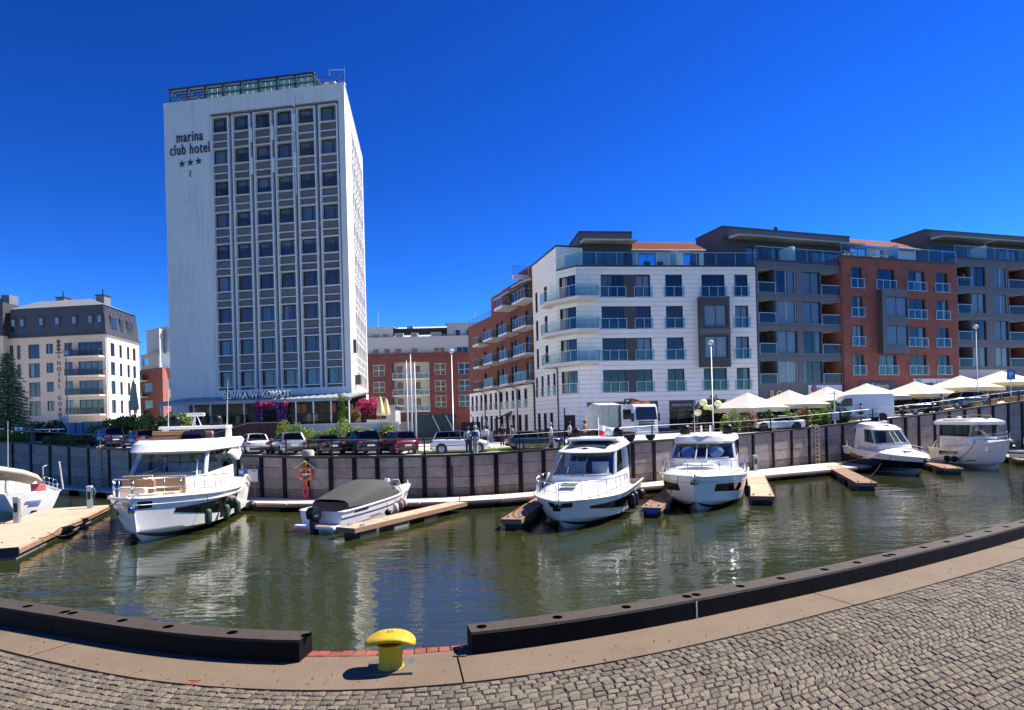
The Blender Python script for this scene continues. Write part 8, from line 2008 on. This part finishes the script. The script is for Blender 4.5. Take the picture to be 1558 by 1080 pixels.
# life ring station
b = on_z(467, 758, .5); t = thing('life_ring_station', 'orange life ring under a little white roof on the main pontoon', 'life ring', (b.x, b.y, .5)); hh = on_y(467,703,b.y).z-.5
MB().box(-.06,.06,-.04,.04,0,hh).build('post', pm('orange_post', (.75,.30,.02), .5), t); m = MB(); R_ = .38; rows = []
for i in range(28):
    a = 2*PI*i/28; rows.append([((R_+.095*math.cos(u))*math.cos(a), -.14+.07*math.sin(u), (R_+.095*math.cos(u))*math.sin(a)+hh-.75) for u in np.linspace(0,2*PI,10,endpoint=False)])
rows.append(rows[0]); m.grid(rows, closed=True); m.build('life_ring', pm('ring_orange', (.80,.10,.02), .5), t, smooth=True); m = MB()
for k in range(4):
    a = PI/4+k*PI/2; cx, cz = R_*math.cos(a), R_*math.sin(a)+hh-.75; m.lathe([(.105,-.06),(.105,.06)], 10, (cx,-.14,cz), 'y')
m.build('reflective_band', M_FRAMEW, t); MB().box(-.3,.3,-.06,-.02,hh-.83,hh-.72).build('holder_bar', M_WHITE2, t)
m = MB(); m.bar((-.66,-.1,hh-.40),(.0,-.1,hh+.08),.05,.36,up=(0,1,0)); m.bar((.66,-.1,hh-.40),(.0,-.1,hh+.08),.05,.36,up=(0,1,0)); m.build('gable_roof', M_CANVY, t); MB().box(-.2,.2,-.22,-.05,.05,.78).build('rope_box', pm('red_box', (.68,.05,.07), .5), t, bevel=.04); MB().box(-.06,.06,-.235,-.221,.3,.6).build('box_label', M_DARKIN, t)
# notice board
b = on_z(379, 757, .5); t = thing('notice_board', 'notice board with blue and white panels behind the flybridge yacht stern', 'sign', (b.x, b.y, .5)); hh = on_y(379,706,b.y).z-.5
for x in (-.42,.42): MB().box(x-.03,x+.03,-.03,.03,0,hh).build('post', M_TEAK, t)
MB().box(-.62,-.06,-.06,-.02,hh-1.0,hh-.3).build('blue_panel', pm('panel_blue', (.03,.20,.55), .4), t); MB().box(-.02,.62,-.06,-.02,hh-1.15,hh-.35).build('white_panel', M_WHITE2, t); MB().box(-.58,-.3,-.068,-.061,hh-.62,hh-.4).build('white_mark', M_WHITE2, t); MB().box(.25,.55,-.068,-.061,hh-.48,hh-.42).build('dark_print', M_FRAME, t)
# ladders on the wall
def ladder(label, px, off=.22):
    a = wall_at(px); t = thing('quay_ladder', label, 'ladder', (a.x, a.y-off, 0), math.atan2(wall_at(px+5).y-wall_at(px-5).y, wall_at(px+5).x-wall_at(px-5).x), 'ladders on the quay wall'); M_LD = pm('tan_ladder', (.50,.42,.30), .6, var=.15)
    for x in (-.24,.24): MB().tube([(x,0,.3),(x,0,a.z+.1),(x,.35,a.z+.25)], .04, 6).build('stile', M_LD, t)
    for z in np.arange(.5, a.z, .36): MB().box(-.22,.22,-.05,.05,z,z+.07).build('rung', M_LD, t)
ladder('yellowish ladder on the quay wall left of the flybridge yacht', 152); ladder('yellowish ladder on the quay wall below the white van', 1241)
# parking sign, blue fence, barrier, stone block, bins
b = far(1540, 3.5); t = thing('parking_sign', 'blue parking sign on a post at the right edge', 'sign', b); hh = on_y(1540,562,b.y).z-b.z; MB().tube([(0,0,0),(0,0,hh)], .04, 8).build('post', M_ALU, t); MB().box(-.45,.45,-.08,-.05,hh-1.1,hh).build('panel', pm('parking_blue', (.02,.16,.50), .4), t); text('letter', 'P', .85, M_WHITE2, t, (-.24,-.085,hh-.86), ext=.003)
p, q = P3(92,70), P3(162,69); fb = thing('blue_fence', 'pale blue metal fence in front of the mansard hotel', 'fence', (p[0],p[1],3.9), math.atan2(q[1]-p[1],q[0]-p[0])); Lf = math.hypot(q[0]-p[0],q[1]-p[1]); zz = on_y(120,643,70).z-3.9
for k in range(6): MB().box(Lf*k/6+.04, Lf*(k+1)/6-.04, 0, .05, .05, zz).build('panel', pm('pale_blue_sheet', (.22,.33,.45), .6, var=.12), fb); MB().box(Lf*k/6-.04, Lf*k/6+.04, -.03, .08, 0, zz+.05).build('post', M_FRAME, fb)
a = far(50.5, 2.2); t = thing('barrier', 'white barrier arm on a dark red post before the clipped hedge', 'barrier', a); MB().box(-.14,.14,-.14,.14,0,1.55).build('housing', pm('dark_red_post', (.12,.025,.025), .5), t, bevel=.03); MB().box(.14,3.0,-.04,.04,1.18,1.28).build('arm', M_WHITE2, t)
for k, px in enumerate((29,42)): a = far(px, 2.6); MB().box(0,0,0,0,0,0); t = thing('fence_post', ('thin dark green fence post left of the barrier','second thin dark green fence post beside the barrier')[k], 'post', a); MB().box(-.05,.05,-.05,.05,0,1.75).build('post_tube', pm('green_post', (.02,.05,.03), .5), t); MB().box(-.4,.4,-.04,.0,1.0,1.4).build('sign_plate', M_WHITE2 if k == 0 else M_GREYPAN, t)
a = far(468, 1.0); tag(MB().lathe([(.02,0),(.38,.02),(.40,.3),(.34,.42),(.02,.44)], 14).build('stone_block', pm('pale_stone', (.45,.42,.36), .9, var=.2, bump=.4), None, smooth=math.radians(45), loc=a), 'rounded pale stone block at the quay edge above the life ring', 'stone block')
p = P3(660, 66); t = thing('skip_container', 'dark green skip container with steel ramps before the brick blocks', 'container', (p[0],p[1],gz(p[0])), .1); m = MB(); m.prism([(-2.0,.3),(2.0,.3),(2.4,2.9),(-2.2,2.9)], 'y', -.9, .9); m.build('body', pm('dark_green_sheet', (.02,.06,.04), .5, var=.25), t, bevel=.04)
for x in (1.2,2.6,5.2,6.4): MB().bar((x,-1.1,0),(x-1.3,-1.1,2.8),.12,.12).build('ramp_beam', M_STEELG, t)
MB().box(2.9,4.9,-.8,.8,.1,2.0).build('dark_box', M_PLAS, t)
# dark awning at the far end of the brick street block
p = P3(752, 84); t = thing('market_awning', 'dark awning at the foot of the brick balcony block', 'awning', (p[0],p[1],gz(p[0]))); m = MB(); m.prism([(0,2.0),(0,2.2),(3,3.6),(3,3.4)], 'y', 0, 2.5); m.build('canopy', M_DKCLAD, t); 
for x in (.1,2.9): MB().box(x-.05,x+.05,.1,.2,0,2.1 if x < 1 else 3.4).build('post', M_FRAME, t)
a = far(940,2.0)
